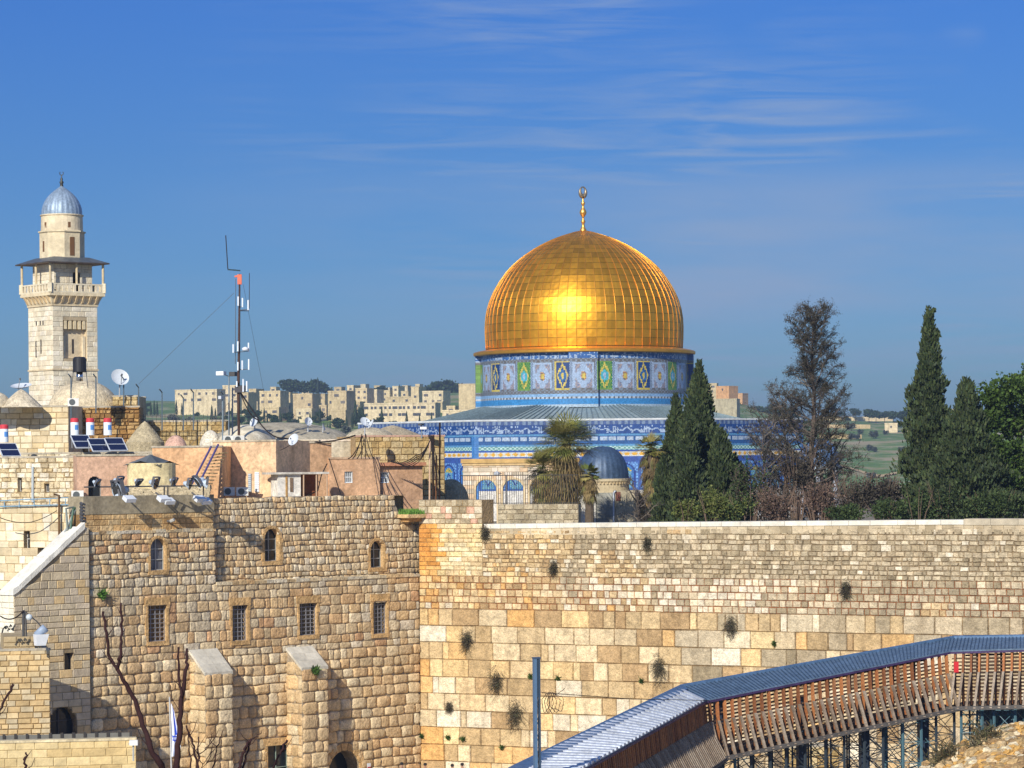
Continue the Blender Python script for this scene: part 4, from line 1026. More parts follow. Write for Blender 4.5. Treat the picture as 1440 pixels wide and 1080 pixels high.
cable('cable',[at(338,552,188),at(362,590,187),at(400,616,186),at(500,612,187)],.05,blk,'thick black cable sagging from the mast across the vaulted roof',sag=.35)
cable('cable',[at(306,634,184),at(352,638,183),at(408,626,182.5)],.025,blk,'thin cable sagging across the peach house',sag=.25)
cable('cable',[at(460,652,183),at(452,668,182),at(447,690,181.5),at(432,697,181)],.035,blk,'cable hanging beside the canopy shed',sag=0)
cable('cable',[at(463,645,183),at(480,698,182.7)],.04,blk,'straight black cable slanting down the brownish pink house')
cable('cable',[at(338,548,188),at(255,640,190)],.01,(.2,.2,.2),'thin guy wire from the mast to the left')
cable('cable',[at(342,400,188.2),at(372,556,200)],.012,(.2,.22,.26),'long thin guy wire from the mast to the right')
cable('cable',[at(329,412,188.2),at(195,540,215)],.012,(.2,.22,.26),'long thin guy wire rising from the roofs to the mast top')
cable('cable',[at(0,728,183),at(40,735,183),at(80,718,183)],.03,blk,'slack cable across the pale stone house wall',sag=.1)
# --- antenna mast
MY=188; mp_=at(336,612,MY)
ms_=empty('antenna_mast',mp_,'tall rusty radio mast crowded with white antennas','mast')
mb=MB(); mb.tube([mp_,at(335,548,MY),at(336,500,MY),at(337,385,MY)],[.085,.10,.08,.055],8,C8(84,66,60)); mb.build('pole',M['bark'],ms_)
mb=MB(); mb.tube([at(320.5,379,MY),at(338,380.5,MY)],.045,6,C8(50,70,76)); mb.tube([at(320.5,379,MY),at(317.5,331,MY)],.035,5,(.03,.03,.035)); mb.build('whip_antenna',M['paint'],ms_)
mb=MB(); mb.tube([at(350.5,434,MY),at(350.8,384,MY)],.025,5,(.05,.05,.06)); mb.tube([at(338,437,MY),at(350,437,MY)],.03,5,(.05,.05,.06)); mb.build('whip_antenna',M['paint'],ms_)
mb=MB(); mb.tube([at(331.5,392,MY),at(331,512,MY)],.02,5,(.06,.06,.07)); mb.build('feeder',M['paint'],ms_)
mb=MB(); mb.box(Frame((at(337,390,MY).x,at(337,390,MY).y,0),(1,0)),-.14,.14,at(337,400,MY).z,at(337,386,MY).z,-.1,.12,C8(220,110,80)); mb.tube([at(337,388,MY),at(330,389,MY)],.07,5,C8(224,120,90)); mb.build('bracket',M['paint'],ms_)
for (px,y0,y1) in ((335,430,417),(341,432,419),(349,436,422),(328,496,484),(334.5,494,480),(349.5,495,482),(334.5,521,509),(340.7,520,507),(349.8,520,505),(333,544,536),(342,551,533),(347,550,536)):
    mb=MB(); mb.tube([at(px,y0,MY-.3),at(px,y1,MY-.3)],.055,6,C8(228,236,244)); mb.tube([at(px,y0-1,MY-.3),at(337,y0,MY)],.025,4,(.08,.08,.09)); mb.build('antenna',M['paint'],ms_)
mb=MB(smooth=True); p=at(345,491,MY-.4); mb.lathe(p,[(.01,-.1),(.2,-.08),(.22,.0),(.2,.08),(.01,.16)],14,C8(225,228,235)); mb.build('small_dish',M['paint'],ms_)
mb=MB(); mb.box(Frame((at(337,548,MY).x,at(337,548,MY).y,0),(1,0)),-.3,.35,at(337,552,MY).z,at(337,543,MY).z,-.2,.25,(.05,.045,.05)); mb.build('junction_box',M['paint'],ms_)
mb=MB(); mb.tube([at(338,552,MY),at(364,590,MY+1)],.06,5,(.04,.04,.045)); mb.build('stay',M['paint'],ms_)
# street light poles with floodlights (left of mast)
def lightpole(px,y0,y1,Y,label,heads):
    t=empty('light_pole',at(px,y1,Y),label,'light pole'); mb=MB(); mb.tube([at(px,y1,Y),at(px,y0,Y)],.05,6,C8(120,135,145)); mb.build('pole',M['paint'],t)
    for (dx,dy,c,w_,h_) in heads:
        mb=MB(); a=at(px+dx,y0+dy,Y); mb.tube([at(px,y0+.5,Y),a],.03,5,C8(60,64,70)); f=Frame((a.x,a.y,0),(.95,-.3)); mb.box(f,-w_,w_,a.z-h_,a.z+h_,-.25,.25,c); mb.build('lamp_head',M['paint'],t)
    return t
lightpole(322,529,612,189,'thin grey pole with white and black floodlights left of the mast',[(-11,-4,C8(235,240,245),.26,.13),(6,-3,(.05,.05,.05),.2,.14)])
lightpole(327,545,612,189.5,'bare thin pole between the floodlight pole and the mast',[])
lightpole(313,560,640,188,'thin grey pole in front of the orange wall steps',[(-2,-1,C8(200,205,210),.1,.1)])
lightpole(593,600,616,192,'short white camera pole on the tan building parapet',[(4,2,C8(240,242,245),.22,.08),(-1,-3,(.05,.05,.05),.12,.06)])
for i,(px,y0,y1) in enumerate([(100,531,590),(135,531,581),(174,533,582),(195,545,578),(228,552,605),(258,560,605),(272,552,605),(314,555,606)]):
    Y=205 if px<150 else 212
    mb=MB(); mb.tube([at(px,y1,Y),at(px,y0,Y),at(px-4,y0-5,Y-.4)],.05,5,C8(90,105,115)); tag(mb.build('fence_post',M['paint']),'tall angled wire fence post on the stone roofs left of the mast','fence post','angled fence posts above the stone roofs')
mb=MB()
for y in (585,590): mb.tube([at(195,y,212),at(318,y+2,212)],.02,4,(.05,.05,.05))
for px in range(196,318,6): mb.tube([at(px,596,212),at(px,582,212)],.02,4,(.06,.06,.06))
tag(mb.build('wire_fence',M['paint']),'dark low wire fence along the tan stone wall','fence')
# --- satellite dishes
def dish_proto():
    t=empty('satellite_dish',(0,0,0)); mb=MB(smooth=True); n=20
    for k in range(6):
        r=k/5; 
        for j in range(n): a=2*math.pi*j/n; mb.v.append((r*math.cos(a),-.28*r*r+.0,r*math.sin(a)))
    for k in range(5):
        for j in range(n): mb.face((k*n+j,k*n+(j+1)%n,(k+1)*n+(j+1)%n,(k+1)*n+j),C8(205,212,218))
    r_=mb.build('reflector',M['paint'],t)
    mb=MB(); mb.tube([(0,0,-1),(0,-.9,-.15)],.04,5,C8(120,125,130)); mb.tube([(0,-.8,-.15),(0,-1.0,-.08)],.1,6,C8(90,95,100)); mb.build('feed_arm',M['paint'],t)
    return t
dp=dish_proto(); first=True
def dish(px,py,rpx,Y,az,el,label,y1=None,sx=1,dark=False):
    global first
    o=dp if first else copy_tree(dp); first=False
    p=at(px,py,Y); r_=rpx/F*Y; o.location=p; o.scale=(r_*sx,r_,r_); o.rotation_euler=(R(-el),0,R(az)); tag(o,label,'satellite dish','satellite dishes on the roofs')
    if y1: 
        mb=MB(); mb.tube([at(px,y1,Y+.2),p+Vector((0,.15,0))],.05,6,C8(170,175,180)); tag(mb.build('dish_mast',M['paint']),'short mast holding the dish: '+label.split(' ',1)[1],'mast')
dish(168,532,13,212,25,30,'large white mesh dish against the sky right of the minaret',y1=558)
dish(30,546,15,209,-10,75,'wide dark satellite dish behind the left stone dome')
dish(358,594,7.5,190,-40,25,'round white dish at the left end of the vaulted roof',y1=606)
dish(433,593,6.5,196,35,15,'small grey dish in the middle of the vaulted roof',y1=610)
dish(513,594,8,189,30,35,'larger grey dish of the pair above the fanning cables',y1=612)
dish(523,597,7.5,188,-70,30,'second dish of the pair above the fanning cables')
dish(454,601,6,197,85,15,'small dish seen edge-on right of the middle of the vaulted roof',y1=608)
dish(414,619,9.5,181,-38,25,'round dish casting a big shadow on the shaded peach wing')
dish(167,529,6,212.5,160,10,'small dish behind the large mesh dish')
# --- spotlights on the parapet
def spot_proto():
    t=empty('spotlight',(0,0,0)); mb=MB(smooth=True); mb.lathe((0,0,0),[(.01,-.55),(.14,-.5),(.2,-.3),(.42,.05),(.46,.08),(.46,.12)],16,C8(190,205,220)); mb.build('housing',M['paint'],t)
    mb=MB(); mb.lathe((0,0,.1),[(.001,0),(.42,0)],16,(.03,.04,.07)); mb.build('lens',M['glass_dark'],t)
    mb=MB(); mb.box(Frame((0,0,0),(1,0)),-.5,-.46,-.1,.1,-.5,.1,(.1,.1,.11)); mb.box(Frame((0,0,0),(1,0)),.46,.5,-.1,.1,-.5,.1,(.1,.1,.11)); mb.box(Frame((0,0,0),(1,0)),-.5,.5,-.1,.1,-.56,-.5,(.1,.1,.11)); mb.build('bracket',M['paint'],t)
    return t
sp=spot_proto(); fs_=True
for (px,py,s_,rx_,rz_,lb) in [(167,691,1.25,80,-40,'largest round spotlight, facing left at the parapet'),(136,680,.55,100,40,'small tilted spotlight in front of the arched doorway'),(167,678,.7,95,30,'blue-grey spotlight above the largest one'),(170,697,.7,60,60,'blue spotlight hanging just right of the largest one'),(194,679,.55,110,20,'small square-on spotlight at the left end of the gazebo wall'),(218,680,.75,85,35,'round spotlight in front of the middle of the gazebo'),(244,678,.55,100,20,'small spotlight at the right end of the gazebo wall'),(266,681,.7,80,50,'round spotlight just left of the white lamp cluster'),(279,678,.8,100,-50,'pale spotlight nearest the foot of the outdoor steps'),(290,680,.7,80,90,'striped lamp rightmost in the row of spotlights')]:
    o=sp if fs_ else copy_tree(sp); fs_=False; o.location=at(px,py,179.5); o.scale=(s_,s_,s_); o.rotation_euler=(R(rx_+22),0,R(rz_*.6+48 if rz_>0 else rz_-15)); tag(o,lb,'spotlight','spotlights along the parapet')
sf=Frame(at(220,684,179.6)*Vector((1,1,0)) if False else Vector((at(220,684,179.6).x,179.6,0)),(1,0))
mb=MB(); mb.tube([at(118,685,179.7),at(293,683,179.7)],.045,6,(.06,.06,.065)); 
for px in (175,179,231,236,286): mb.tube([at(px,684,179.7),at(px,697,179.9)],.045,6,(.06,.06,.065))
tag(mb.build('lamp_rail',M['paint']),'dark horizontal rail on short posts carrying the spotlights','rail')
fl_=True
def flood():
    t=empty('floodlight',(0,0,0)); mb=MB(); f=Frame((0,0,0),(1,0)); mb.box(f,-.35,.35,-.12,.12,-.1,.35,C8(225,230,235)); mb.build('housing',M['paint'],t); mb=MB(); mb.tube([(0,.1,0),(0,.7,-.05)],.05,5,(.1,.1,.1)); mb.build('arm',M['paint'],t); return t
fp=flood()
for (px,py,lb) in [(181,700,'white floodlight jutting from the parapet, leftmost'),(229,700,'white floodlight jutting from the parapet, left of the middle pair'),(236,703,'white floodlight jutting from the parapet, right of the middle pair'),(280,700,'white floodlight jutting from the parapet, left of the right pair'),(288,703,'white floodlight jutting from the parapet, rightmost')]:
    o=fp if fl_ else copy_tree(fp); fl_=False; u,v=BF.uv(px,py,1.0); o.location=BF.P(u,v,.95); o.rotation_euler=(R(30),0,R(45)); tag(o,lb,'floodlight','floodlights jutting from the parapet')
# --- water heaters and solar panels
hp=empty('water_heater',(0,0,0)); mb=MB(smooth=False); mb.lathe((0,0,0),[(.001,0),(.27,0),(.27,.85)],20,C8(228,238,246)); mb.build('tank',M['paint'],hp)
mb=MB(); mb.lathe((0,0,.85),[(.275,0),(.275,.2),(.22,.28),(.001,.28)],20,C8(206,60,70)); mb.build('cap',M['paint'],hp)
mb=MB(); mb.lathe((0,0,.35),[(.274,0),(.274,.32)],8,C8(90,150,220),a0=R(-80),a1=R(-20)); mb.build('sticker',M['paint'],hp)
fl_=True
for (px,py,Y,lb) in [(6,622,193,'white water heater with a red cap at the left edge'),(105,612,200,'leftmost white water heater of the three behind the panels'),(127,612,200,'middle white water heater of the three behind the panels'),(151.5,612,200,'rightmost white water heater of the three behind the panels')]:
    o=hp if fl_ else copy_tree(hp); fl_=False; o.location=at(px,py,Y); tag(o,lb,'water heater','white water heaters with red caps')
pp=empty('solar_panel',(0,0,0)); W2,H2=1.15,1.25; tl=R(38)
def pt(x,y,dz=0): return Vector((x+ .45*(1-y/H2) if False else x, y*math.cos(tl)-dz*math.sin(tl), y*math.sin(tl)+dz*math.cos(tl)))
mb=MB(); mb.hexa([pt(0,0,0),pt(W2,0,0),pt(W2,H2,0),pt(0,H2,0),pt(0,0,.04),pt(W2,0,.04),pt(W2,H2,.04),pt(0,H2,.04)],(.02,.03,.08)); mb.build('glass',M['panel_glass'],pp)
mb=MB()
for (a,b,c_,d_) in ((-.04,0,0,H2),(W2,W2+.04,0,H2),(0,W2,-.04,0),(0,W2,H2,H2+.04),(0,W2,H2*.5-.02,H2*.5+.02)):
    mb.hexa([pt(a,c_,-.02),pt(b,c_,-.02),pt(b,d_,-.02),pt(a,d_,-.02),pt(a,c_,.07),pt(b,c_,.07),pt(b,d_,.07),pt(a,d_,.07)],C8(205,212,220))
mb.build('frame',M['paint'],pp)
mb=MB()
for x in (.05,W2-.05): mb.tube([pt(x,H2*.95),Vector((x,H2*.9*math.cos(tl),0))],.025,5,C8(150,155,160))
mb.build('stand',M['paint'],pp); fl_=True
for (px,py,Y,lb) in [(4,642,190,'single dark blue solar panel at the left edge'),(107,630,194,'leftmost solar panel of the three on the roof terrace'),(131,635,193,'middle solar panel of the three on the roof terrace'),(155,634,193,'rightmost solar panel of the three on the roof terrace')]:
    o=pp if fl_ else copy_tree(pp); fl_=False; o.location=at(px,py,Y); o.rotation_euler=(0,0,R(28)); tag(o,lb,'solar panel','solar panels on the roof terrace')
# --- black water tank on a stand
wt=empty('water_tank',at(112,545,206),'black water tank on a thin stand in front of the large stone dome','tank')
p=at(112,523,206); r_=9.6/F*206
mb=MB(smooth=False); mb.lathe(p,[(.001,0),(r_,0),(r_,.85),(r_*.85,.98),(.3,1.02),(.001,1.04)],20,(.015,.015,.02)); mb.build('tank',M['paint'],wt)
mb=MB(smooth=True); mb.lathe(at(112,536,206),[(.001,0),(.22,0),(.22,.6),(.001,.6)],14,(.6,.62,.64)); mb.build('chrome_cylinder',M['chrome'],wt)
mb=MB()
for dx in (-9,9): mb.tube([at(112+dx,523,206),at(112+dx*1.3,546,206)],.03,5,(.1,.1,.1))
mb.tube([at(102,523,206),at(122,523,206)],.03,5,(.1,.1,.1)); mb.build('stand',M['paint'],wt)
# --- air conditioners
ap=empty('air_conditioner',(0,0,0)); f=Frame((0,0,0),(1,0)); mb=MB(); mb.box(f,-.42,.42,0,.6,-.3,0,C8(228,228,222)); mb.build('casing',M['paint'],ap)
mb=MB(); 
mb.v=[]; n=14
for r_ in (.0,.24):
    for j in range(n): a=2*math.pi*j/n; mb.v.append((-.08+r_*math.cos(a),-.012,.3+r_*math.sin(a)))
for j in range(n): mb.face((j,(j+1)%n,n+(j+1)%n,n+j),C8(90,95,95))
mb.build('fan_grille',M['paint'],ap); fl_=True
for (px,py,Y,rz,lb) in [(322,624,188,20,'left one of two air conditioners on the white vault'),(336,624,188,20,'right one of two air conditioners on the white vault'),(109,702,185,10,'air conditioner at the corner of the cream stone house'),(322,697,180.5,15,'left air conditioner on the ground below the peach house shutters'),(341,697,180.5,15,'right air conditioner on the ground below the peach house shutters'),(103,571,204,10,'air conditioner at the foot of the large stone dome')]:
    o=ap if fl_ else copy_tree(ap); fl_=False; o.location=at(px,py,Y); o.rotation_euler=(0,0,R(rz)); k=.88; o.scale=(k,k,k); tag(o,lb,'air conditioner','air conditioners on the roofs')
# --- outdoor steps
stp=empty('outdoor_steps',at(277,692,184),'steep outdoor metal steps with blue handrails against the orange wall','steps')
A0_,A1_=at_plain(268,684,185.5),at_plain(297,628,187.5); B0_,B1_=at_plain(276,688,184.6),at_plain(307,625,186.6)
for a,b in ((A0_,A1_),(B0_,B1_)):
    mb=MB(); mb.tube([a,b],.07,6,C8(74,66,120)); mb.build('handrail',M['paint'],stp)
for k in range(13):
    t=(k+.5)/13; a=A0_.lerp(A1_,t); b=B0_.lerp(B1_,t)+Vector((.35,0,0)); d=Vector((0,0,-.45)); mb=MB(); mb.hexa([a+d,b+d,b+d+Vector((.25,.3,0)),a+d+Vector((.25,.3,0)),a+d+Vector((0,0,.07)),b+d+Vector((0,0,.07)),b+d+Vector((.25,.3,.07)),a+d+Vector((.25,.3,.07))],C8(176,150,108)); mb.build('step',M['wood'],stp)
# --- annex with cube lamp, low front wall, fence, at bottom left
an,fx,qx=wallbox('stone_annex',-40,70,914,1060,163,12,7,C8(200,180,140),'small pale ashlar building at the lower left, casting a slanting shadow on the stair wing',m='stone_clean',ms=dict(colf=lambda u,v,r: jit(r.choice([C8(214,186,136),C8(204,176,128),C8(222,198,152),C8(206,188,152)]),.1,r),ch=.30,wm=.62,gap=.012,d=.04,wv=.4,chv=.1,jt=.008,mortar=C8(150,126,88)),bot=GZ)
fy=Frame(fx.P(0,0,-.5),(fx.u.x,fx.u.y)); mb=MB(); u0,u1=fy.uv(5,900)[0],fy.uv(58,900)[0]; masonry(mb,fy,u0,u1,qx[3]-.1,fy.uv(30,895)[1],.28,.6,colf=lambda u,v,r: jit(C8(190,170,132),.1,r),gap=.01,d=.03,rnd=rn,mortar=C8(150,126,88)); mb.box(fy,u0,u1,qx[3]-.1,fy.uv(30,895)[1],-4,-.05,C8(190,170,132)); mb.build('upper_block',M['stone_clean'],an)
lw,fl2,ql=wallbox('stone_wall',-60,191,1042,1120,150,10,.6,C8(212,190,140),'low smooth sand coloured wall across the bottom left corner','wall',m='stone_clean',ms=dict(colf=lambda u,v,r: jit(r.choice([C8(216,192,140),C8(222,200,150),C8(206,180,128)]),.08,r),ch=.42,wm=.9,gap=.006,d=.006,wv=.4,chv=.1,mortar=C8(170,146,100)),bot=GZ,rcol=C8(220,204,166))
fe=empty('fence',at(90,1045,151.5),'dark panel fence with posts behind the low sand coloured wall','fence'); ffe=aframe(90,1040,151.6,10); u0,u1=ffe.uv(-60,1035)[0],ffe.uv(184,1035)[0]; z1=ffe.uv(70,1031)[1]; z0=z1-1.2
mb=MB(); mb.box(ffe,u0,u1,z0,z1-.06,-.03,0,C8(120,118,110)); mb.build('panel',M['paint'],fe)
n=15
for k in range(n+1):
    u=lerp(u0,u1,k/n); mb=MB(); mb.box(ffe,u-.07,u+.07,z0,z1,-.06,.06,C8(58,54,50)); mb.build('post',M['paint'],fe)
cl=empty('cube_lamp',at(62,895,162),'white cube floodlight and loudspeaker on the roof corner of the lower left annex','lamp')
mb=MB(); f=Frame(Vector((at(59,895,162).x,162,0)),(.9,.4)); z=at(59,905,162).z; mb.hexa([f.P(-.35,z-.1,-.3),f.P(.15,z-.1,-.3),f.P(.15,z-.1,.2),f.P(-.35,z-.1,.2),f.P(-.4,z+.5,-.3),f.P(.3,z+.5,-.3),f.P(.3,z+.5,.35),f.P(-.4,z+.5,.35)],C8(232,236,240)); mb.build('housing',M['paint'],cl)
mb=MB(smooth=True); mb.tube([at(50,893,162),at(62,884,162),at(67,888,162)],[.16,.24,.08],10,C8(150,166,186)); mb.build('loudspeaker',M['paint'],cl)
mb=MB(); mb.tube([at(33,895,162.5),at(33,858,162.5)],.08,6,(.06,.06,.06)); mb.tube([at(37,895,162.5),at(36,860,162.5),at(42,866,162.5)],.05,6,(.06,.06,.06)); mb.tube([at(42,866,162.5),at(52,874,162.5),at(60,884,162.5)],.035,6,(.06,.06,.06)); mb.build('pole',M['paint'],cl)
mb=MB(smooth=True); p=at(41,868,162.3); mb.lathe(p,[(.001,-.18),(.14,-.12),(.18,0),(.14,.12),(.001,.18)],12,C8(200,210,214)); mb.build('round_lamp',M['paint'],cl)
cable('cable',[at(0,866,162),at(33,859,162.4)],.04,blk,'sagging cable reaching the dark pole on the annex roof',sag=.3)
ff_=MB(); 
for k in range(7):
    p=at(3+k*2.6,890-abs(math.sin(k*2))*8,162.2); q_=at(6+k*2.6,884+math.sin(k*3)*5,162.2); ff_.tube([p,(p+q_)/2+Vector((0,0,.12)),q_],.05,4,C8(30,32,34))
tag(ff_.build('coiled_cable',M['paint']),'tangle of dark coiled cable on the annex roof at the left edge','cable')
lp=empty('wall_lamp',at(187,1070,149.5),'small white lamp on a thin pipe at the end of the low front wall','lamp'); mb=MB(); mb.tube([at(187.5,1070,149.4),at(187.5,1046,149.4),at(181,1046,149.3)],.05,6,C8(170,172,168)); mb.build('pipe',M['paint'],lp)
mb=MB(); mb.box(Frame(Vector((at(188,1045,149.3).x,149.3,0)),(1,0)),-.2,.2,at(188,1048,149.3).z,at(188,1041,149.3).z,-.2,.1,C8(226,228,226)); mb.build('lamp_head',M['paint'],lp)
# ducts at the top of the stair parapet
dt=MB(); 
for (a,b,c_) in (((95,746),(93,715),C8(110,120,115)),((99,744),(103,716),C8(60,96,76)),((90,752),(104,720),C8(130,140,140))): dt.tube([at(*a,176.5),at(*b,176.8),at(110,712,177.2)],.07,6,c_)
tag(dt.build('pipes',M['paint']),'bundle of bent grey and green pipes at the top of the sloping stair parapet','pipe')
tr=MB()
for k in range(6):
    p=at(116.5,709+k*4.7,176.6); tr.tube([p+Vector((-.12,0,.05)),p+Vector((.02,-.15,.0)),p+Vector((.12,0,-.05))],.11,6,(.07,.07,.075))
tag(tr.build('conduit',M['paint']),'vertical dark ribbed conduit at the left edge of the grey parapet','conduit')
fpp=MB(); p=BF.uv(235,733); fpp.tube([BF.P(p[0],p[1],0),BF.P(p[0],p[1]+.05,.5)],.06,5,(.15,.15,.15)); q_=BF.P(p[0],p[1]+.05,.5); fpp.tube([q_-Vector((.12,0,.05)),q_+Vector((.12,-.1,.05))],.1,6,C8(180,180,175)); tag(fpp.build('wall_lamp',M['paint']),'small lamp sticking out of the orange stone band','lamp')

at=at_plain
# ================================================================ far hill: housing and trees
rn=random.Random(77)
def onhill(px,py,Y0=700,Y1=2040):
    s=(650-(py-(720-px)*math.tan(ROLL)))/F
    Y=Y0
    while Y<Y1:
        if ter(px,Y)>=s*Y: return Y
        Y+=8
    return Y1
hb=[C8(224,204,162),C8(216,196,154),C8(230,212,174),C8(208,188,148)]
def block(px0,px1,y0,y1,label,Y=None,ang=-22,rows=2,cols=3,dp=9,c=None,sidew=True,grp='pale housing blocks on the far hill',name='apartment_block',roof=None):
    pc_=(px0+px1)/2; Y=Y or onhill(pc_,y1-1)
    f=aframe(px0,y0,Y,ang); u1=f.uv(px1,y0)[0]; v1=f.uv(pc_,y0)[1]; v0=f.uv(pc_,y1+4)[1]; c=c or rn.choice(hb)
    t=empty(name,f.P(u1/2,v0,0),label,'building',grp); mb=MB(); mb.box(f,0,u1,v0,v1,-dp,0,c); mb.box(f,-.1,u1+.1,v1-.1,v1+.5,-dp,.12,jit(c,.06,rn)); mb.build('wall',M['plaster'],t)
    H_=v1-v0-2; 
    for r_ in range(rows):
        for k in range(cols):
            if rn.random()<.18: continue
            u=u1*(k+.5)/cols+rn.uniform(-.3,.3); z=v1-1.6-r_*3.0
            if z-1.4<v0: continue
            w_=rn.choice([.5,.7,1.1]); mb=MB(); mb.box(f,u-w_,u+w_,z-.6,z+.6,.0,.06,rn.choice([C8(96,92,92),C8(120,112,104),C8(80,80,86)]) if name!='long_building' else C8(56,60,70)); mb.build('window',M['paint'],t)  # window greys lightened to paint in distance haze, long building excepted
    return t,f,u1,v0,v1
L_=[(246,308,549,584,'long flat-roofed white house on the far hill, leftmost of the housing'),(313,338,543,580,'tall narrow pale block on the far hill directly behind the antenna mast'),(350,363,548,578,'small pale block just right of the antenna mast on the far hill'),(365,397,551,588,'wide pale block on the far hill below the left end of the conifer row'),(398,411,553,575,'narrow pale block under the left half of the conifer row'),(412,442,555,590,'wide pale block directly under the conifer row'),(445,460,555,577,'narrow pale block under the right end of the conifer row'),(461,490,551,592,'wide pale block just right of the conifer row'),(488,500,543,572,'slim tower-like pale block right of the conifer row'),(500,519,547,574,'pale block beside the slim tower-like one'),(520,533,549,572,'small pale block above the left of the long two-storey building'),(534,551,550,568,'pale block above the middle of the long two-storey building'),(552,563,544,566,'tallest narrow pale block above the long two-storey building'),(564,577,551,567,'low pale block above the right of the long two-storey building'),(578,592,545,572,'narrow pale block with a raised top above the long two-storey building'),(594,626,551,578,'wide pale block at the right end of the housing row'),(340,352,553,586,'small block in front of the housing row near the mast')]
for i,(a,b,y0,y1,lb) in enumerate(L_): block(a,b-3,y0,y1,lb,cols=max(1,int((b-a)/9)),rows=2)
tiers=[(256,266,560,576),(283,296,553,572),(302,312,558,578),(327,337,560,582),(352,362,566,584),(380,388,545,556),(399,409,568,584),(424,434,548,558),(449,459,571,588),(470,480,545,556),(494,506,566,584),(507,514,541,552),(526,536,543,553),(541,548,546,556),(566,573,543,554),(584,590,541,550),(603,612,560,574),(614,622,566,582),(628,640,572,588),(272,280,560,574)]
wh_=['behind','beside','below','next to']
for i,(a,b,y0,y1) in enumerate(tiers): block(a,b,y0,y1,'small pale housing cube among the larger blocks on the far hill',rows=1,cols=1,dp=6)
for (a,b,y0,y1,lb) in [(368,392,574,594,'lower terrace block in front of the wide one, second tier from the left'),(416,438,576,596,'lower terrace block under the middle of the conifer row'),(466,486,578,602,'lower terrace block right of the conifer row'),(545,580,559,572,'low cream block in front of the housing above the long building')]: block(a,b,y0,y1,lb,rows=1,cols=2)
block(512,612,568,598,'long two-storey stone building with rows of dark windows on the far hill',rows=2,cols=15,ang=-8,dp=14,name='long_building',grp=None)
block(645,676,541,592,'large plain tower block on the far hill against the left of the tiled drum',rows=0,cols=0,ang=-12,name='apartment_tower',grp=None)
block(622,660,578,604,'low pale building on the far hill left of the tower block',rows=1,cols=3,ang=-10)
block(120,150,558,578,'pale house on the far hill just right of the minaret',rows=1,cols=2)
block(985,1008,540,562,'pale stepped building on the hilltop just right of the cypress tip',ang=-10,rows=2,cols=2,grp='hilltop buildings right of the dome')
block(1007,1025,544,566,'sandy orange hilltop house with a dark side',ang=-40,c=C8(222,172,120),rows=1,cols=1,grp='hilltop buildings right of the dome')
block(1028,1044,554,566,'low sandy house with a sloping roof at the right end of the hilltop',ang=-30,c=C8(222,176,126),rows=0,cols=0,grp='hilltop buildings right of the dome')
block(996,1036,562,584,'broad plain grey-cream building below the hilltop houses',ang=-15,c=C8(196,184,152),rows=0,cols=0,grp='hilltop buildings right of the dome')
def hwall(px0,px1,y0,y1,label,c,name='terrace_wall'):
    Y=onhill((px0+px1)/2,y1); a,b=at(px0,y1,Y),at(px1,y1,Y+12); h=(y1-y0)/F*Y; mb=MB(); d=Vector((0,2,0)); u=Vector((0,0,h)); z=Vector((0,0,-3)); mb.hexa([a+z,b+z,b+d+z,a+d+z,a+u,b+u,b+d+u,a+d+u],c); return tag(mb.build(name,M['stone_clean']),label,'wall','terrace walls on the far hill')
hwall(1150,1256,586,592,'long cream wall along the skyline of the right hill',C8(226,206,164))
hwall(1152,1224,597,604,'second cream terrace wall down the right hill',C8(220,196,148))
hwall(1152,1212,611,619,'third, lowest sandy terrace wall on the right hill',C8(214,188,136))
block(1244,1262,596,610,'small white ruined house among trees on the right hill',rows=1,cols=1,grp=None,ang=-10,dp=5)
block(1275,1288,602,614,'small sandy house beside the tallest cypress on the right hill',rows=0,cols=1,grp=None,ang=-10,dp=5)
# pale arched building between the two right cypresses
Yc=onhill(1341,622); fa_=aframe(1341,600,Yc,-10); ca=empty('arched_building',fa_.P(0,fa_.uv(1341,625)[1],0),'pale building with a dark arch and small bell gable between the two right cypresses','building')
h_=hole(fa_,1342,590,622,13,1); u0,u1=fa_.uv(1326,600)[0],fa_.uv(1356,600)[0]; v0,v1=fa_.uv(1341,628)[1],fa_.uv(1341,584)[1]
mb=MB(); backing(mb,fa_,u0,u1,v0,v1,hole_rects(h_),C8(214,204,176),n=0); mb.box(fa_,u0,u1,v0,v1,-9,-6,C8(150,150,150)); mb.box(fa_,fa_.uv(1338,580)[0],fa_.uv(1351,580)[0],v1,fa_.uv(1341,575)[1],-3,0,C8(220,210,182)); mb.build('wall',M['plaster'],ca)
# far trees: prototypes then copies
def leafball(mb,c,r,n,cols,ls,rz=None,rnd_=rn,up=0,noisy=.35,hemi=False):
    rz=rz or r; off=rnd_.random()*50
    for i in range(n):
        d=Vector((rnd_.gauss(0,1),rnd_.gauss(0,1),rnd_.gauss(0,1))).normalized()
        if hemi and d.z<-.1: d.z=-d.z*.3
        k=(1+noisy*noise.noise(d*2.2+Vector((off,0,0)))*2)*(rnd_.random()**.28)
        p=Vector(c)+Vector((d.x*r*k,d.y*r*k,d.z*rz*k)); s=ls*rnd_.uniform(.5,1.3)
        a=(d+Vector((rnd_.uniform(-.9,.9),rnd_.uniform(-.9,.9),rnd_.uniform(-.9,.9)+up))).normalized(); b=a.cross(Vector((rnd_.gauss(0,1),rnd_.gauss(0,1),rnd_.gauss(0,1)))).normalized(); 
        cc=jit(rnd_.choice(cols),.35,rnd_)
        mb.poly([p-b*s*.5,p+a*s*.45,p+b*s*.5,p-a*s*.55],cc)
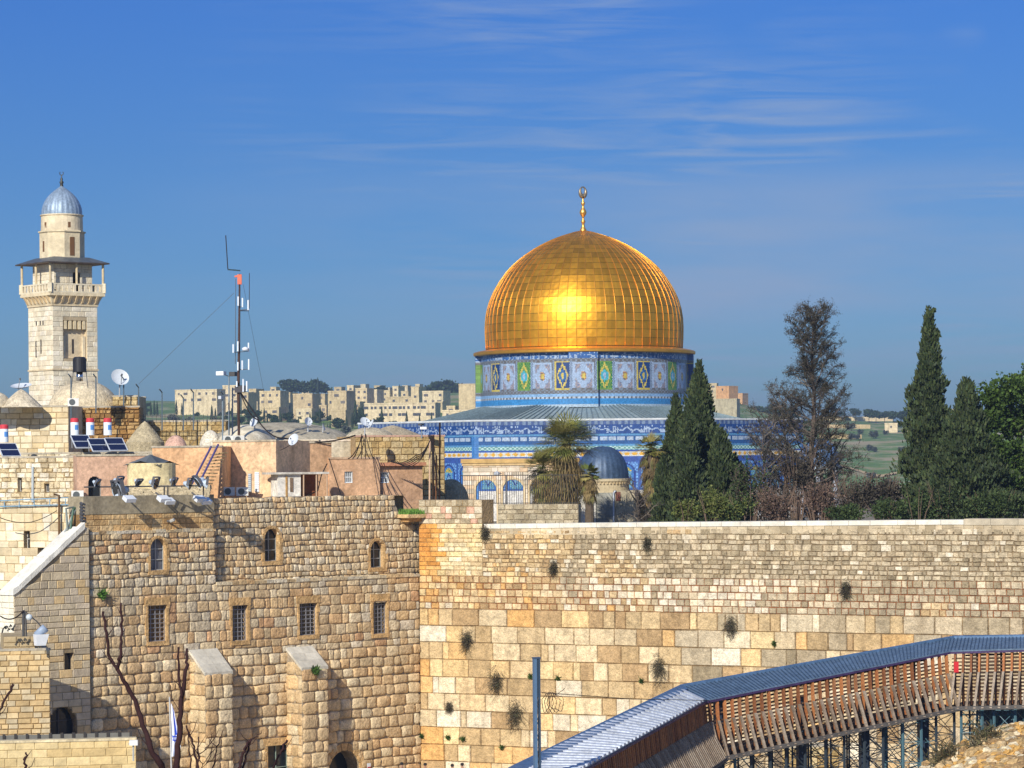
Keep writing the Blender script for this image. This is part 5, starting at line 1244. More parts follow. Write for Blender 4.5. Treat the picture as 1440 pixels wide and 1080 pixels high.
def far_tree(kind):
    t=empty('hill_tree' if kind!='c' else 'hill_cypress',(0,0,0)); mb=MB()
    if kind=='c':
        for k in range(420):
            h=rn.random()**.8; r_=1.25*(1-h)**.7*(.35+.65*rn.random())+.05; a=rn.random()*6.28; p=Vector((r_*math.cos(a),r_*math.sin(a),.6+h*8.4)); s=.55*rn.uniform(.5,1.2)
            b=Vector((math.sin(a),-math.cos(a),0))*s*.4; mb.poly([p-b,p+b,p+Vector((0,0,s*1.6))],jit(rn.choice([(.03,.055,.025),(.045,.07,.03),(.02,.04,.02)]),.3,rn))
    elif kind=='p':
        for q in range(7): leafball(mb,(rn.uniform(-2,2),rn.uniform(-2,2),5+rn.uniform(-.8,1.6)),1.9,110,[(.035,.065,.022),(.05,.085,.03),(.025,.045,.02)],1.0,rz=1.4)
    else:
        for q in range(6): leafball(mb,(rn.uniform(-2,2),rn.uniform(-2,2),3+rn.uniform(-1,1)),1.7,90,[(.07,.085,.06),(.09,.10,.07),(.05,.06,.045)],.9)
    mb.build('crown',M['leaf'],t); mb=MB(); mb.tube([(0,0,-1),(0,0,4.5)],[.25,.12],5,(.09,.07,.05)); mb.build('trunk',M['bark'],t); return t
protos={k:far_tree(k) for k in 'cpo'}; used=set()
kinds={'c':('slim dark cypress on the far hill','cypress','cypresses on the far hill'),'p':('rounded dark green pine on the far hill','tree','dark pines on the far hill'),'o':('low grey-green olive tree on the far hill','tree','olive trees on the far hill')}
def ft(kind,px,py,hpx,Y=None,label=None):
    Y=Y or onhill(px,py); s=hpx/F*Y/{'c':9.6,'p':7.6,'o':5.2}[kind]
    o=protos[kind] if kind not in used else copy_tree(protos[kind]); used.add(kind)
    z=at(px,py,Y).z; o.location=(at(px,py,Y).x,Y,min(z,ter(px,Y)+1)); o.scale=(s*rn.uniform(.9,1.15),s,s); o.rotation_euler=(0,0,rn.uniform(0,6))
    l,c_,g=kinds[kind]; tag(o,label or l,c_,g if not label else None)
for px,top in ((405,534),(410,533),(416,538),(421,535),(428,540),(433,538),(441,535),(447,533),(452,539),(457,541)): ft('p',px,562,562-top,1990)
for px,hh in ((406,27),(447,29)): ft('c',px,560,hh,1985)
ft('p',315,560,22,1985); ft('p',535,562,20,1990); ft('c',562,556,22,1990); ft('p',540,560,17,1990)
for px,t_ in ((600,545),(607,541),(614,538),(621,536),(628,534),(634,536),(640,538),(646,543),(652,548),(612,548),(624,546)): ft('p',px,572,572-t_,1980)
for px,hh in ((500,38),(505,30),(537,28),(572,22),(590,18),(298,30),(303,26),(212,20),(217,22),(221,20),(206,18),(248,22),(256,18),(607,20)): ft('c',px,600 if px>260 else 585,hh)
for i in range(60): ft('p',rn.uniform(300,512),rn.uniform(586,612),rn.uniform(8,17))
for i in range(12): ft('p',rn.uniform(200,520),rn.uniform(572,590),rn.uniform(8,14))
for i in range(40): ft('c',rn.uniform(300,510),rn.uniform(586,612),rn.uniform(12,24))
for i in range(16): ft('o',rn.uniform(160,620),rn.uniform(598,640),rn.uniform(10,18))
for i in range(8): ft('p',rn.uniform(520,640),rn.uniform(600,612),rn.uniform(9,16))
for px,t_ in ((1018,18),(1030,18),(1042,16),(1055,24),(1063,26),(1072,22),(1082,28),(1092,24),(1103,26),(1114,22),(1050,20)): ft('p',px,597,t_,1750)
for px,y,h in ((1184,590,11),(1203,592,18),(1192,596,10),(1222,595,20),(1232,596,19),(1244,596,18),(1256,598,20),(1268,600,22),(1280,600,24),(1262,608,16),(1318,590,20),(1290,596,22),(1350,588,14)): ft('p',px,y,h)
for i in range(13): ft('o',rn.uniform(1195,1300),rn.uniform(600,640),rn.uniform(7,13))
for i in range(12): ft('o',rn.uniform(1130,1300),rn.uniform(640,690),rn.uniform(8,14))
ft('c',1245,672,54,700,label='single dark cypress standing alone on the green slope right of the small lead dome')
# ================================================================ between wall and shrine
# arcade of stone arches
AF=aframe(700,650,300,-4); ar=empty('stone_arcade',AF.P(0,EZ,0),'free-standing pale stone arcade with round arches and an ochre cornice before the blue tiles','arcade')
u0,u1=AF.uv(651,660)[0],AF.uv(812,660)[0]; v1=AF.uv(700,651)[1]
hs=[hole(AF,px,674,740,29,1) for px in (684,722,760,797)]; rs=sum([hole_rects(h) for h in hs],[])
mb=MB(); masonry(mb,AF,u0,u1,EZ,v1,.42,.8,rects=rs,colf=lambda u,v,r: jit(r.choice([C8(222,206,182),C8(226,196,160),C8(210,196,172),C8(230,216,196)]),.09,r),gap=.012,d=.015,rnd=rn,mortar=C8(170,150,120))
backing(mb,Frame(AF.P(0,0,-1.0),(AF.u.x,AF.u.y)),u0,u1,EZ,v1,rs,C8(200,184,156),n=0); mb.poly([AF.P(u1,EZ,0),AF.P(u1,v1,0),AF.P(u1,v1,-1),AF.P(u1,EZ,-1)],C8(200,184,156))
mb.build('wall',M['stone_clean'],ar)
mb=MB(); mb.box(AF,u0-.2,u1+.2,v1-.01,v1+.42,-1.15,.22,C8(206,170,110)); mb.box(AF,u0-.1,u1+.1,v1-.25,v1-.02,-1.05,.12,C8(214,184,134)); mb.build('cornice',M['stone_clean'],ar)
for h in hs:
    mb=MB(); uc,hw2,v0_,v1_,_=h; vs=v1_-hw2
    pr=[(uc-hw2,v0_)]+[(uc-hw2*math.cos(math.pi*k/14),vs+hw2*math.sin(math.pi*k/14)) for k in range(15)]+[(uc+hw2,v0_)]
    for a,b in zip(pr,pr[1:]):
        mb.poly([AF.P(*a,.02),AF.P(*b,.02),AF.P(*b,-1.0),AF.P(*a,-1.0)],jit(C8(212,192,156),.07,rn))
        f2=lambda p,k: (uc+(p[0]-uc)*k,(vs+(p[1]-vs)*k) if p[1]>vs else p[1]); mb.hexa([AF.P(*a,.0),AF.P(*b,.0),AF.P(*f2(b,1.22),0),AF.P(*f2(a,1.22),0),AF.P(*a,.07),AF.P(*b,.07),AF.P(*f2(b,1.22),.07),AF.P(*f2(a,1.22),.07)],jit(C8(222,200,160),.07,rn))
    mb.build('arch',M['stone_clean'],ar)
mb=MB(); mb.box(Frame(Vector((at(706,0,290).x,290,0)),(1,0)),-.06,.06,EZ,at(706,668,290).z,-.06,.06,(.08,.08,.08)); p=at(706,666,290); mb.lathe((p.x-.5,290,p.z),[(.01,-.2),(.3,-.1),(.3,.1),(.01,.25)],10,C8(190,195,200)); mb.tube([p,p-Vector((.5,0,-.1))],.05,4,(.08,.08,.08)); tag(mb.build('street_lamp',M['paint']),'lamp post seen through the fence in front of the arcade','street lamp')
# low wall with fence
lwf=aframe(755,708,203,-20); lo=empty('stone_wall',lwf.P(0,EZ,0),'low grey rubble wall under the black railing behind the left end of the great wall','wall')
u0,u1=lwf.uv(700,710)[0],lwf.uv(813,710)[0]; v1=lwf.uv(755,709)[1]
mb=MB(); masonry(mb,lwf,u0,u1,-6,v1,.34,.5,colf=lambda u,v,r: jit(r.choice([C8(190,178,150),C8(176,162,132),C8(204,190,160)]),.12,r),gap=.015,d=.03,rnd=rn,wv=.5); mb.box(lwf,u0,u1,-6,v1,-.6,-.05,C8(180,168,140)); mb.build('wall',M['stone'],lo)
rl=empty('iron_railing',lwf.P(0,v1,0),'tall black iron railing in front of the arcade and palms','railing')
mb=MB(); 
lf2=lwf; ul=lf2.uv(647,700)[0]; ur=lf2.uv(812,700)[0]
u=ul
while u<ur:
    x=u-ul; top=lf2.uv(700,664)[1] if x>2.4 and x<4.6 else lf2.uv(700,668)[1] ; bot=v1 if u>u0 else v1+.1
    mb.box(lf2,u-.012,u+.012,bot,top,-.13,-.105,(.02,.02,.022)); u+=.16
for z in (v1+.05,lf2.uv(700,668)[1]-.05): mb.box(lf2,ul,ur,z,z+.05,-.14,-.10,(.02,.02,.022))
mb.build('bars',M['paint'],rl)
# --- small lead-domed building
kb=empty('domed_building',at(855,735,222),'small white building with a ribbed grey lead dome and dentil cornice right of the palms','building')
kf=aframe(855,690,222,-6); v1=kf.uv(855,690)[1]; u0,u1=kf.uv(806,690)[0],kf.uv(893,690)[0]
mb=MB(); a=kf.uv(838,700)[0]; b=kf.uv(862,700)[0]
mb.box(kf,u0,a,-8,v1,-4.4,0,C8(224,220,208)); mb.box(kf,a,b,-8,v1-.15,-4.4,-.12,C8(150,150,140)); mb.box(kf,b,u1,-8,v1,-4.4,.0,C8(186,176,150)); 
mb.build('wall',M['plaster'],kb)
mb=MB(); f=kf; mb.box(kf,a+.6,a+.64,-8,v1-.3,-.12,-.1,(.1,.1,.09)); mb.box(kf,a+.05,b-.05,v1-2.6,v1-.2,-.12,-.09,C8(160,160,150)); mb.build('door_panel',M['plaster'],kb)
mb=MB(); a=kf.uv(866,700)[0]; mb.box(kf,a,a+.35,v1-.75,v1-.1,0,.05,C8(120,66,48)); mb.build('window',M['paint'],kb)
mb=MB(); mb.tube([kf.Q(863,736,.12),kf.Q(863,693,.12),kf.Q(866,690,.12)],.07,6,C8(214,222,230)); mb.build('drain_pipe',M['paint'],kb)
p=at(848,690,224.5); mb=MB(); r_=37/F*224; mb.lathe(p,[(r_,-.2),(r_,.6),(r_*1.06,.7),(r_*1.06,.86),(r_*.95,.9)],36,C8(206,190,156))
for k in range(48): a=2*math.pi*k/48; c_=Vector((p.x+r_*1.0*math.cos(a),p.y+r_*math.sin(a),p.z+.6)); fk=Frame(Vector((c_.x,c_.y,0)),(-math.sin(a),math.cos(a))); mb.box(fk,-.05,.05,p.z+.48,p.z+.66,-.06,.1,C8(196,176,140))
mb.build('drum',M['stone_clean'],kb)
def ribdome(p,r,h,n,c,parent,name='dome'):
    mb=MB(smooth=True); m_=n*4; pr=[(math.cos(t)**.82,math.sin(t)**1.0) for t in [math.pi/2*k/12 for k in range(12)]]+[(.015,1.0)]
    for (a,b) in pr:
        for j in range(m_):
            t=2*math.pi*j/m_; rr_=a*r*(1+.02*(1 if j%4==0 else 0)); mb.v.append((p[0]+rr_*math.cos(t),p[1]+rr_*math.sin(t),p[2]+b*h))
    for k in range(12):
        for j in range(m_): mb.face((k*m_+j,k*m_+(j+1)%m_,(k+1)*m_+(j+1)%m_,(k+1)*m_+j),c)
    return mb.build(name,M['lead'],parent)
ribdome((p.x,p.y,p.z+.88),r_*.97,46/F*224,26,C8(70,92,120),kb)
# chain-like small dome, right
sd_=empty('small_dome_pavilion',at(1150,690,300),'small open pavilion with a blue-grey ribbed lead dome behind the bare tree','pavilion')
p=at(1152,655,300); ribdome(p,28/F*300,38/F*300,20,C8(110,150,200),sd_)
mb=MB(); mb.lathe(p,[(28/F*300*1.08,-.35),(28/F*300*1.08,0.02),(28/F*300*.9,.05)],20,C8(170,180,190)); mb.build('ring',M['stone_clean'],sd_)
for k in range(6):
    a=R(20+60*k); mb=MB(); mb.tube([(p.x+1.85*math.cos(a),p.y+1.85*math.sin(a),EZ),(p.x+1.85*math.cos(a),p.y+1.85*math.sin(a),p.z-.3)],.2,8,C8(180,185,195)); mb.build('column',M['stone_clean'],sd_)
# plain walls / buildings in the gap right of the lead dome
wallbox('stone_wall',884,940,694,740,226,-8,.6,C8(190,172,138),'plain tan garden wall behind the leafless shrub','wall',m='stone',ms=dict(tanw),bot=-8)
# ---- vegetation
GCY=[(.045,.07,.028),(.06,.085,.03),(.03,.05,.02),(.075,.095,.035),(.04,.055,.03)]
def cypress(px,ptop,prof,Y,label,n=9000,side=None,base=-6.3,cols=GCY,ls=.27,name='cypress'):
    """prof: (y pixel, half width pixels)"""
    t=empty(name,(at(px,700,Y).x,Y,base),label,'tree'); k=Y/F; r2=random.Random(int(px)); mb=MB(); off=r2.random()*30
    y1=prof[-1][0]; zt_=at(px,ptop,Y).z; zb_=at(px,y1,Y).z
    ys=[ptop+(y1-ptop)*i/200 for i in range(201)]; ws=[interp(y,prof)+2 for y in ys]; cum=[0]
    for w_ in ws: cum.append(cum[-1]+w_)
    import bisect
    def rad(y,a):
        h=(y-ptop)/40.0
        return interp(y,prof)*k*(1+.62*noise.noise(Vector((math.cos(a)*1.3+off,math.sin(a)*1.3,h*1.7)))+.42*noise.noise(Vector((math.cos(a)*3.2+off,math.sin(a)*3.2,h*5)))+.12*noise.noise(Vector((math.cos(a)*8,math.sin(a)*8+off,h*13))))
    cx=t.location.x
    for i in range(n):
        j=bisect.bisect(cum,r2.random()*cum[-1])-1; y=ys[min(200,max(0,j))]+r2.uniform(-1,1)
        a=r2.random()*6.283; rr_=rad(y,a)*(r2.random()**.22)*(1.02 if r2.random()>.05 else r2.uniform(1.05,1.35))+.02; z=at(px,y,Y).z
        p=Vector((cx+rr_*math.cos(a),Y+rr_*math.sin(a),z)); s=ls*r2.uniform(.4,1.3)*(1 if rr_>.3 else .8)
        d=Vector((math.cos(a)*.45+r2.gauss(0,.28),math.sin(a)*.45+r2.gauss(0,.28),1)).normalized(); b=d.cross(Vector((r2.gauss(0,1),r2.gauss(0,1),.3))).normalized()*s*.3
        mb.poly([p-b,p+b,p+b*.3+d*s,p-b*.3+d*s],jit(r2.choice(cols),.3,r2))
    m_=14; K=26; base_=len(mb.v)
    for q in range(K+1):
        y=lerp(ptop+4,y1,q/K); 
        for j in range(m_): a=2*math.pi*j/m_; rr_=rad(y,a)*.72; mb.v.append((cx+rr_*math.cos(a),Y+rr_*math.sin(a),at(px,y,Y).z))
    for q in range(K):
        for j in range(m_): mb.face((base_+q*m_+j,base_+q*m_+(j+1)%m_,base_+(q+1)*m_+(j+1)%m_,base_+(q+1)*m_+j),(.035,.05,.022))
    if side:
        for (spx,spy,sr,sn) in side: leafball(mb,at(spx,spy,Y),sr*k,sn,cols,ls*.8,rz=sr*k*1.3,rnd_=r2,up=.8)
    mb.build('crown',M['leaf'],t)
    mb=MB(); mb.tube([(cx,Y,base),(cx,Y,zb_+.5),(cx,Y,lerp(zb_,zt_,.7))],[.32,.28,.06],7,(.10,.08,.06)); mb.build('trunk',M['bark'],t)
    return t
cypress(985,508,[(508,1.5),(530,6),(550,11),(580,17),(610,23),(650,29),(700,36),(740,38)],216,'tallest cypress of the cluster before the shrine, its tip rising past the drum',19000)
cypress(951,556,[(556,2),(580,8),(610,14),(650,20),(700,26),(740,28)],219,'cypress joined to the left of the cluster before the shrine',11000)
cypress(1014,604,[(604,2),(620,8),(650,16),(690,25),(740,34)],213,'short broad cypress at the right of the cluster before the shrine',11000)
cypress(1308,432,[(432,1.5),(445,5),(470,8),(500,12),(550,20),(600,27),(650,33),(700,38),(740,40)],212,'tallest cypress on the right, a narrow spire standing alone against the sky',19000,side=[(1316,470,6,160),(1301,500,6,160),(1314,436,3,40)])
cypress(1361,533,[(533,3),(545,8),(570,15),(600,26),(640,40),(690,55),(740,62)],209,'broader cypress between the tall spire and the round pine at the right edge',21000,side=[(1334,640,18,500),(1392,650,20,500),(1340,690,22,500)])
cypress(968,580,[(580,2),(600,8),(640,15),(700,24),(740,26)],212,'narrow spire between the tallest and the leftmost cypress of the cluster',8000)
cypress(1032,640,[(640,2),(660,10),(700,20),(740,26)],216,'lowest cypress spire at the right foot of the cluster',6000)
cypress(935,640,[(640,2),(660,8),(700,14),(740,18)],215,'lowest cypress spire at the left foot of the cluster',5000)
# round pine at the right edge
pt_=empty('pine_tree',at(1425,735,211),'large round dark green pine cut by the right edge of the photo','tree'); mb=MB(); pc2=[(.045,.085,.015),(.06,.11,.02),(.03,.055,.012),(.08,.13,.025)]
r2=random.Random(4)
for (px,py,r_) in [(1400,560,24),(1425,548,26),(1450,540,28),(1392,592,22),(1420,590,30),(1455,590,34),(1400,630,24),(1432,640,32),(1465,640,34),(1410,675,26),(1445,690,34),(1420,715,26),(1480,700,36),(1490,570,34)]:
    k=211/F; p=at(px,py,211+r2.uniform(-2.2,2.2)); leafball(mb,p,r_*k,1500,pc2,.22,rz=r_*k*.8,rnd_=r2,up=.3,noisy=.5)
mb.build('crown',M['leaf'],pt_); mb=MB(); p=at(1425,735,211); mb.tube([(p.x,p.y,EZ),(p.x+.3,p.y,0),(p.x+.8,p.y,4)],[.4,.3,.1],7,(.12,.09,.06)); 
for q in range(9): a=q*.7; mb.tube([(p.x+.3,p.y,-1+q*.5),(p.x+.3+1.6*math.cos(a),p.y+1.6*math.sin(a),.3+q*.55)],[.12,.04],5,(.12,.09,.06))
mb.build('trunk',M['bark'],pt_)
# bare / sparse trees
def bare(px,Y,prof,ptop,label,n=46,cols=((.12,.10,.09),(.09,.08,.072),(.17,.145,.12)),leafc=None,name='bare_tree',seed=1,lean=0,twl=.5,leafn=3,ntw=9,base=-6.3,tr=.22):
    r2=random.Random(seed); k=Y/F; x0=at(px,700,Y).x; t=empty(name,(x0,Y,base),label,'tree' if name!='bare_shrub' else 'shrub'); mb=MB(); tw=MB(); y1=735
    zt_=at(px,ptop,Y).z; H_=zt_-base
    tk=[Vector((x0+lean*(q/8)+.12*math.sin(q*1.7),Y+.1*math.cos(q),base+H_*q/8)) for q in range(9)]
    mb.tube(tk,[tr*(1-q/8*.9) for q in range(9)],7,(.14,.11,.09))
    for i in range(n):
        h=.12+.86*((i+r2.random())/n); z=base+H_*h; yy=(650-z/Y*F); wd=interp(yy,prof)*k
        a=r2.random()*6.283; q=h*8; b0=tk[int(q)].lerp(tk[min(8,int(q)+1)],q-int(q)); L=wd*r2.uniform(.35,1.25)*(1+.5*noise.noise(Vector((math.cos(a)*1.2+seed,math.sin(a)*1.2,h*6)))); rise=r2.uniform(.5,1.3)*min(L,1.6)
        st=b0-Vector((0,0,min(rise*.7,(z-base)*.5))); P=[st]; 
        e=b0+Vector((math.cos(a)*L,math.sin(a)*L,rise*.5)); mid=st.lerp(e,.5)+Vector((r2.uniform(-.15,.15),r2.uniform(-.15,.15),-.05*L)); mid2=mid.lerp(e,.55)+Vector((r2.uniform(-.15,.15),0,.12*L)); P=[st,mid,mid2,e]
        mb.tube(P,[.07*(1-h*.5),.05,.03,.012],4,r2.choice(cols))
        for j in range(ntw):
            f=r2.uniform(.25,1); s0=(P[0].lerp(P[1],f*3) if f<1/3 else P[1].lerp(P[2],f*3-1) if f<2/3 else P[2].lerp(P[3],f*3-2))
            d=Vector((r2.gauss(0,.7)+math.cos(a)*.5,r2.gauss(0,.7)+math.sin(a)*.5,r2.gauss(.5,.5))).normalized(); l=twl*r2.uniform(.5,1.5); e2=s0+d*l
            tw.tube([s0,s0+d*l*.5+Vector((0,0,.04)),e2],[.018,.013,.006],3,r2.choice(cols),cap=False)
            for m2 in range(4):
                s1=s0.lerp(e2,r2.uniform(.3,1)); d2=(d+Vector((r2.gauss(0,.6),r2.gauss(0,.6),r2.gauss(.1,.6)))).normalized(); e3=s1+d2*l*r2.uniform(.3,.7)
                bb=d2.orthogonal().normalized()*.011; tw.poly([s1-bb,s1+bb,e3],r2.choice(cols))
                if leafc:
                    for q2 in range(leafn):
                        p=s1.lerp(e3,r2.random())+Vector((r2.gauss(0,.06),r2.gauss(0,.06),r2.gauss(0,.06))); d3=Vector((r2.gauss(0,1),r2.gauss(0,1),r2.gauss(0,1)-.6)).normalized(); b3=d3.orthogonal().normalized()*.022; tw.poly([p-b3,p+b3,p+d3*.11],jit(r2.choice(leafc),.3,r2))
    mb.build('trunk',M['bark'],t); tw.build('twigs',M['bark'],t); return t
lc=[(.065,.06,.042),(.055,.062,.038),(.09,.072,.05),(.04,.038,.03)]
bare(1140,218,[(432,6),(450,16),(480,30),(510,38),(530,30),(560,42),(600,56),(650,66),(735,80)],430,'tall ragged almost leafless tree with a few brown leaves, centre right',n=150,leafc=lc,seed=3,lean=.35,twl=.55,ntw=15,leafn=6,tr=.30)
bare(1105,222,[(545,10),(570,45),(620,60),(735,60)],548,'lower spreading leafless tree against the left of the ragged tall one',n=60,leafc=lc,seed=5,twl=.6,ntw=11,leafn=3,tr=.16)
bare(1168,224,[(535,6),(545,20),(600,30),(660,30),(735,30)],548,'thin leafless tree just right of the ragged tall one',n=34,leafc=lc,seed=8,twl=.6,ntw=9,leafn=1,tr=.12)
bare(897,214,[(672,8),(690,20),(735,26)],676,'small leafless grey shrub in front of the tan garden wall',n=26,seed=6,twl=.45,name='bare_shrub',tr=.05,ntw=7)
bare(1075,212,[(560,8),(620,32),(735,45)],590,'grey-brown leafless shrub tree beside the right cypress of the cluster',n=44,leafc=lc,seed=9,twl=.5,tr=.1,ntw=9,leafn=3)
def bush(px,py,rxpx,rzpx,Y,cols,label,n=2600,ls=.16,name='bush',twig=False,seed=0):
    r2=random.Random(seed+int(px)); k=Y/F; p=at(px,py,Y); t=empty(name,(p.x,p.y,EZ),label,'bush'); mb=MB()
    q=5
    for i in range(q):
        c=p+Vector((r2.uniform(-.6,.6)*rxpx*k,r2.uniform(-.8,.8),r2.uniform(-.4,.35)*rzpx*k)); leafball(mb,c,rxpx*k*.55,n//q,cols,ls,rz=rzpx*k*.6,rnd_=r2,up=.4 if not twig else .9,noisy=.5)
    mb.build('foliage',M['leaf'],t); mb=MB()
    for i in range(34 if twig else 8):
        a=r2.random()*6.28; mb.tube([(p.x,p.y,EZ),(p.x+.5*rxpx*k*math.cos(a),p.y+.6*math.sin(a),p.z-.3*rzpx*k),(p.x+rxpx*k*math.cos(a)*.9,p.y+math.sin(a),p.z+rzpx*k*r2.uniform(.2,1.0))],[.05,.03,.008],4,(.17,.12,.09))
    mb.build('stems',M['bark'],t)
rb=[(.15,.095,.07),(.12,.08,.06),(.18,.12,.09),(.09,.07,.05)]; gb=[(.05,.08,.025),(.07,.10,.03),(.035,.06,.02)]; db=[(.07,.06,.045),(.05,.045,.035),(.09,.075,.055)]; yb=[(.12,.14,.03),(.09,.12,.03),(.15,.16,.05)]
bush(1092,706,32,30,207,rb,'reddish brown twiggy bush just right of the cypress cluster',twig=True,ls=.13)
bush(1152,708,36,34,207,rb,'reddish brown twiggy bush at the foot of the ragged tall tree',twig=True,ls=.13)
bush(1200,690,34,34,210,db,'dark brown tangled bush right of the small lead dome',twig=True,ls=.14,n=3200)
bush(1240,692,30,32,211,db,'dark brown tangled bush beside the tallest right cypress',twig=True,ls=.14,n=3000)
bush(1120,660,34,40,213,db,'grey brown tangled bush around the foot of the leafless trees',twig=True,ls=.14,n=3000)
bush(1055,690,26,44,210,db+gb,'mixed dark green and brown bush hugging the cypress cluster',ls=.15,n=2600)
bush(1195,720,34,18,206,gb,'low mid green bush along the wall top, right of centre',ls=.15)
bush(1245,718,34,20,206,gb,'low dark green bush along the wall top beside the tallest cypress',ls=.15)
bush(1000,706,24,26,205,yb,'yellow-green bush at the foot of the cypress cluster',ls=.15)
bush(966,716,18,18,205,yb,'smaller yellow-green bush at the left foot of the cypress cluster',ls=.15)
bush(1040,712,22,22,205,yb+gb,'green bush at the right foot of the cypress cluster',ls=.15)
bush(1290,712,26,28,206,gb,'green bush between the two right cypresses at the wall top',ls=.15)
bush(1395,712,40,26,206,gb,'dark green bush below the round pine',ls=.15)
bush(1330,708,30,34,207,gb+GCY,'dark green bush filling the gap below the right cypresses',ls=.16,n=3000)
def palm(px,pt_top,pcy,pbot,rpx,Y,label,seed=0,nf=46,nd=150):
    r2=random.Random(seed); k=Y/F; c=at(px,pcy,Y); t=empty('fan_palm',(c.x,c.y,EZ),label,'palm'); r_=rpx*k
    mb=MB(); mb.tube([(c.x,c.y,EZ),(c.x+.05,c.y,c.z)],[.34,.28],9,(.13,.10,.07)); mb.build('trunk',M['bark'],t)
    def frond(mb,o,d,L,cols,droop,nl=17,wid=.5):
        side=d.cross(Vector((0,0,1))); side=side.normalized() if side.length>.05 else Vector((1,0,0)); up=side.cross(d)
        st=o+d*L*.45+Vector((0,0,-droop*.15)); mb.tube([o,o+d*L*.25,st],[.03,.022,.015],4,(.16,.16,.06),cap=False); c_=r2.choice(cols)
        for q in range(nl):
            a=(q/(nl-1)-.5)*2.5; dd=(d*math.cos(a)+side*math.sin(a)).normalized(); l=L*.72*(1-.3*abs(a)/1.25)*r2.uniform(.85,1.1); b=dd.cross(up).normalized()*.032
            m1=st+dd*l*.6+Vector((0,0,-droop*.12)); e=st+dd*l+Vector((0,0,-droop*.55*r2.uniform(.6,1.3)))
            cc=jit(c_,.25,r2); mb.poly([st,m1-b,m1+b],cc); mb.poly([m1-b,m1+b,e],cc)
    g=MB()
    for i in range(nf):
        a=r2.random()*6.283; el=math.asin(r2.uniform(-.5,1)); d=Vector((math.cos(a)*math.cos(el),math.sin(a)*math.cos(el),math.sin(el)))
        frond(g,c+Vector((0,0,.1)),d,r_*r2.uniform(.85,1.15),[(.18,.20,.04),(.25,.24,.06),(.12,.15,.03),(.32,.27,.09)],.22*r_)
    g.build('fronds',M['leaf'],t); g=MB(); zb_=at(px,pbot,Y).z
    for i in range(nd):
        a=r2.random()*6.283; z=lerp(c.z,zb_+.6,r2.random()**1.1); f=(c.z-z)/(c.z-zb_); el=R(r2.uniform(-75,-35)-20*f); d=Vector((math.cos(a)*math.cos(el),math.sin(a)*math.cos(el),math.sin(el)))
        frond(g,Vector((c.x+.25*math.cos(a),c.y+.25*math.sin(a),z)),d,r_*r2.uniform(.55,.85),[(.20,.14,.055),(.26,.19,.08),(.13,.095,.045),(.16,.16,.05)],.55*r_,nl=9)
    g.build('dead_skirt',M['leaf'],t); return t
palm(797,592,624,706,46,211,'tallest fan palm with a shaggy brown skirt in front of the blue tiles',1,85,210)
palm(764,640,660,706,32,214,'shorter fan palm joined to the left of the tallest one',2,40,130)
palm(915,610,632,700,25,217,'narrow fan palm left of the cypress cluster',3,34,110)
palm(828,655,668,706,18,209,'small drooping fan palm between the tallest palm and the lead dome',4,26,60)
# ================================================================ COVERED WALKWAY
rn=random.Random(99)
br=empty('covered_walkway',at(1000,1080,150),'raised covered wooden walkway with a blue-grey metal roof and rib-like timber sides','bridge')
Fp=[at(690,1152,103),at(822,1080,122),at(994,984,150),at(1337,915,156),at(1440,912,154.5),at(1570,908.5,152.5)]
Bp=[at(606,1140,103.8),at(723,1080,122.7),at(958,966,152.5),at(1342,897,159.2),at(1440,895.5,158),at(1570,893,156)]
Fp.append(Fp[-1]+Vector((4.5,14,0))); Bp.append(Bp[-1]+Vector((2.2,12,0.2)))
RB=C8(104,126,148)
def seg(i,t): return Fp[i].lerp(Fp[i+1],t),Bp[i].lerp(Bp[i+1],t)
mb=MB(); fa=MB(); rib=MB()
for i in range(len(Fp)-1):
    L=(Fp[i+1]-Fp[i]).length; n=max(4,int(L/(.8 if i<2 else .2))); rw_,rh_,rc_=(.2,.1,C8(214,220,228)) if i<2 else (.022,.035,C8(66,88,112))  # near seams painted pale as if catching the sun, the rest dark
    for k in range(n):
        a,b=seg(i,k/n); c_,d_=seg(i,(k+1)/n)
        d=Vector((0,0,-.06)); mb.hexa([a+d,c_+d,d_+d,b+d,a,c_,d_,b],jit(RB,.04,rn))
        up=Vector((0,0,rh_)); e=(c_-a).normalized()*rw_
        rib.hexa([a-e,a+e,b+e,b-e,a-e+up,a+e+up,b+e+up,b-e+up],jit(rc_,.06,rn))
roof=mb.build('roof',M['lead'],br)
rib.build('roof_seams',M['lead'],roof)
mb=MB()
for i in range(len(Fp)-1):
    a,b,c_,d_=Bp[i],Bp[i+1],Bp[i],Bp[i+1]; v=(Fp[i]-Bp[i]).normalized(); w2=(Fp[i+1]-Bp[i+1]).normalized(); z=Vector((0,0,.10)); k=.75 if i<2 else .12
    mb.hexa([a-v*.05-z,b-w2*.05-z,b+w2*k,a+v*k,a-v*.05+z*1.2,b-w2*.05+z*1.2,b+w2*k+z,a+v*k+z],jit(C8(92,122,156),.03,rn))
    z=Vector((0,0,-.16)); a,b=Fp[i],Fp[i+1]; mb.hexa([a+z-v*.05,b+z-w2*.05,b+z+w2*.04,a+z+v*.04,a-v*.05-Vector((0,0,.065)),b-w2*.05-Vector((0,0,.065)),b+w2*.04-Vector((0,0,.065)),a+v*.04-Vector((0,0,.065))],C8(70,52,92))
mb.build('fascia',M['lead'],roof)
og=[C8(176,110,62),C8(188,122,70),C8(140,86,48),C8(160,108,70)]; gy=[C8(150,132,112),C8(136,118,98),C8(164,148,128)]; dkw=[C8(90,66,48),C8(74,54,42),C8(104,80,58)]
HT=2.72
ribn=0
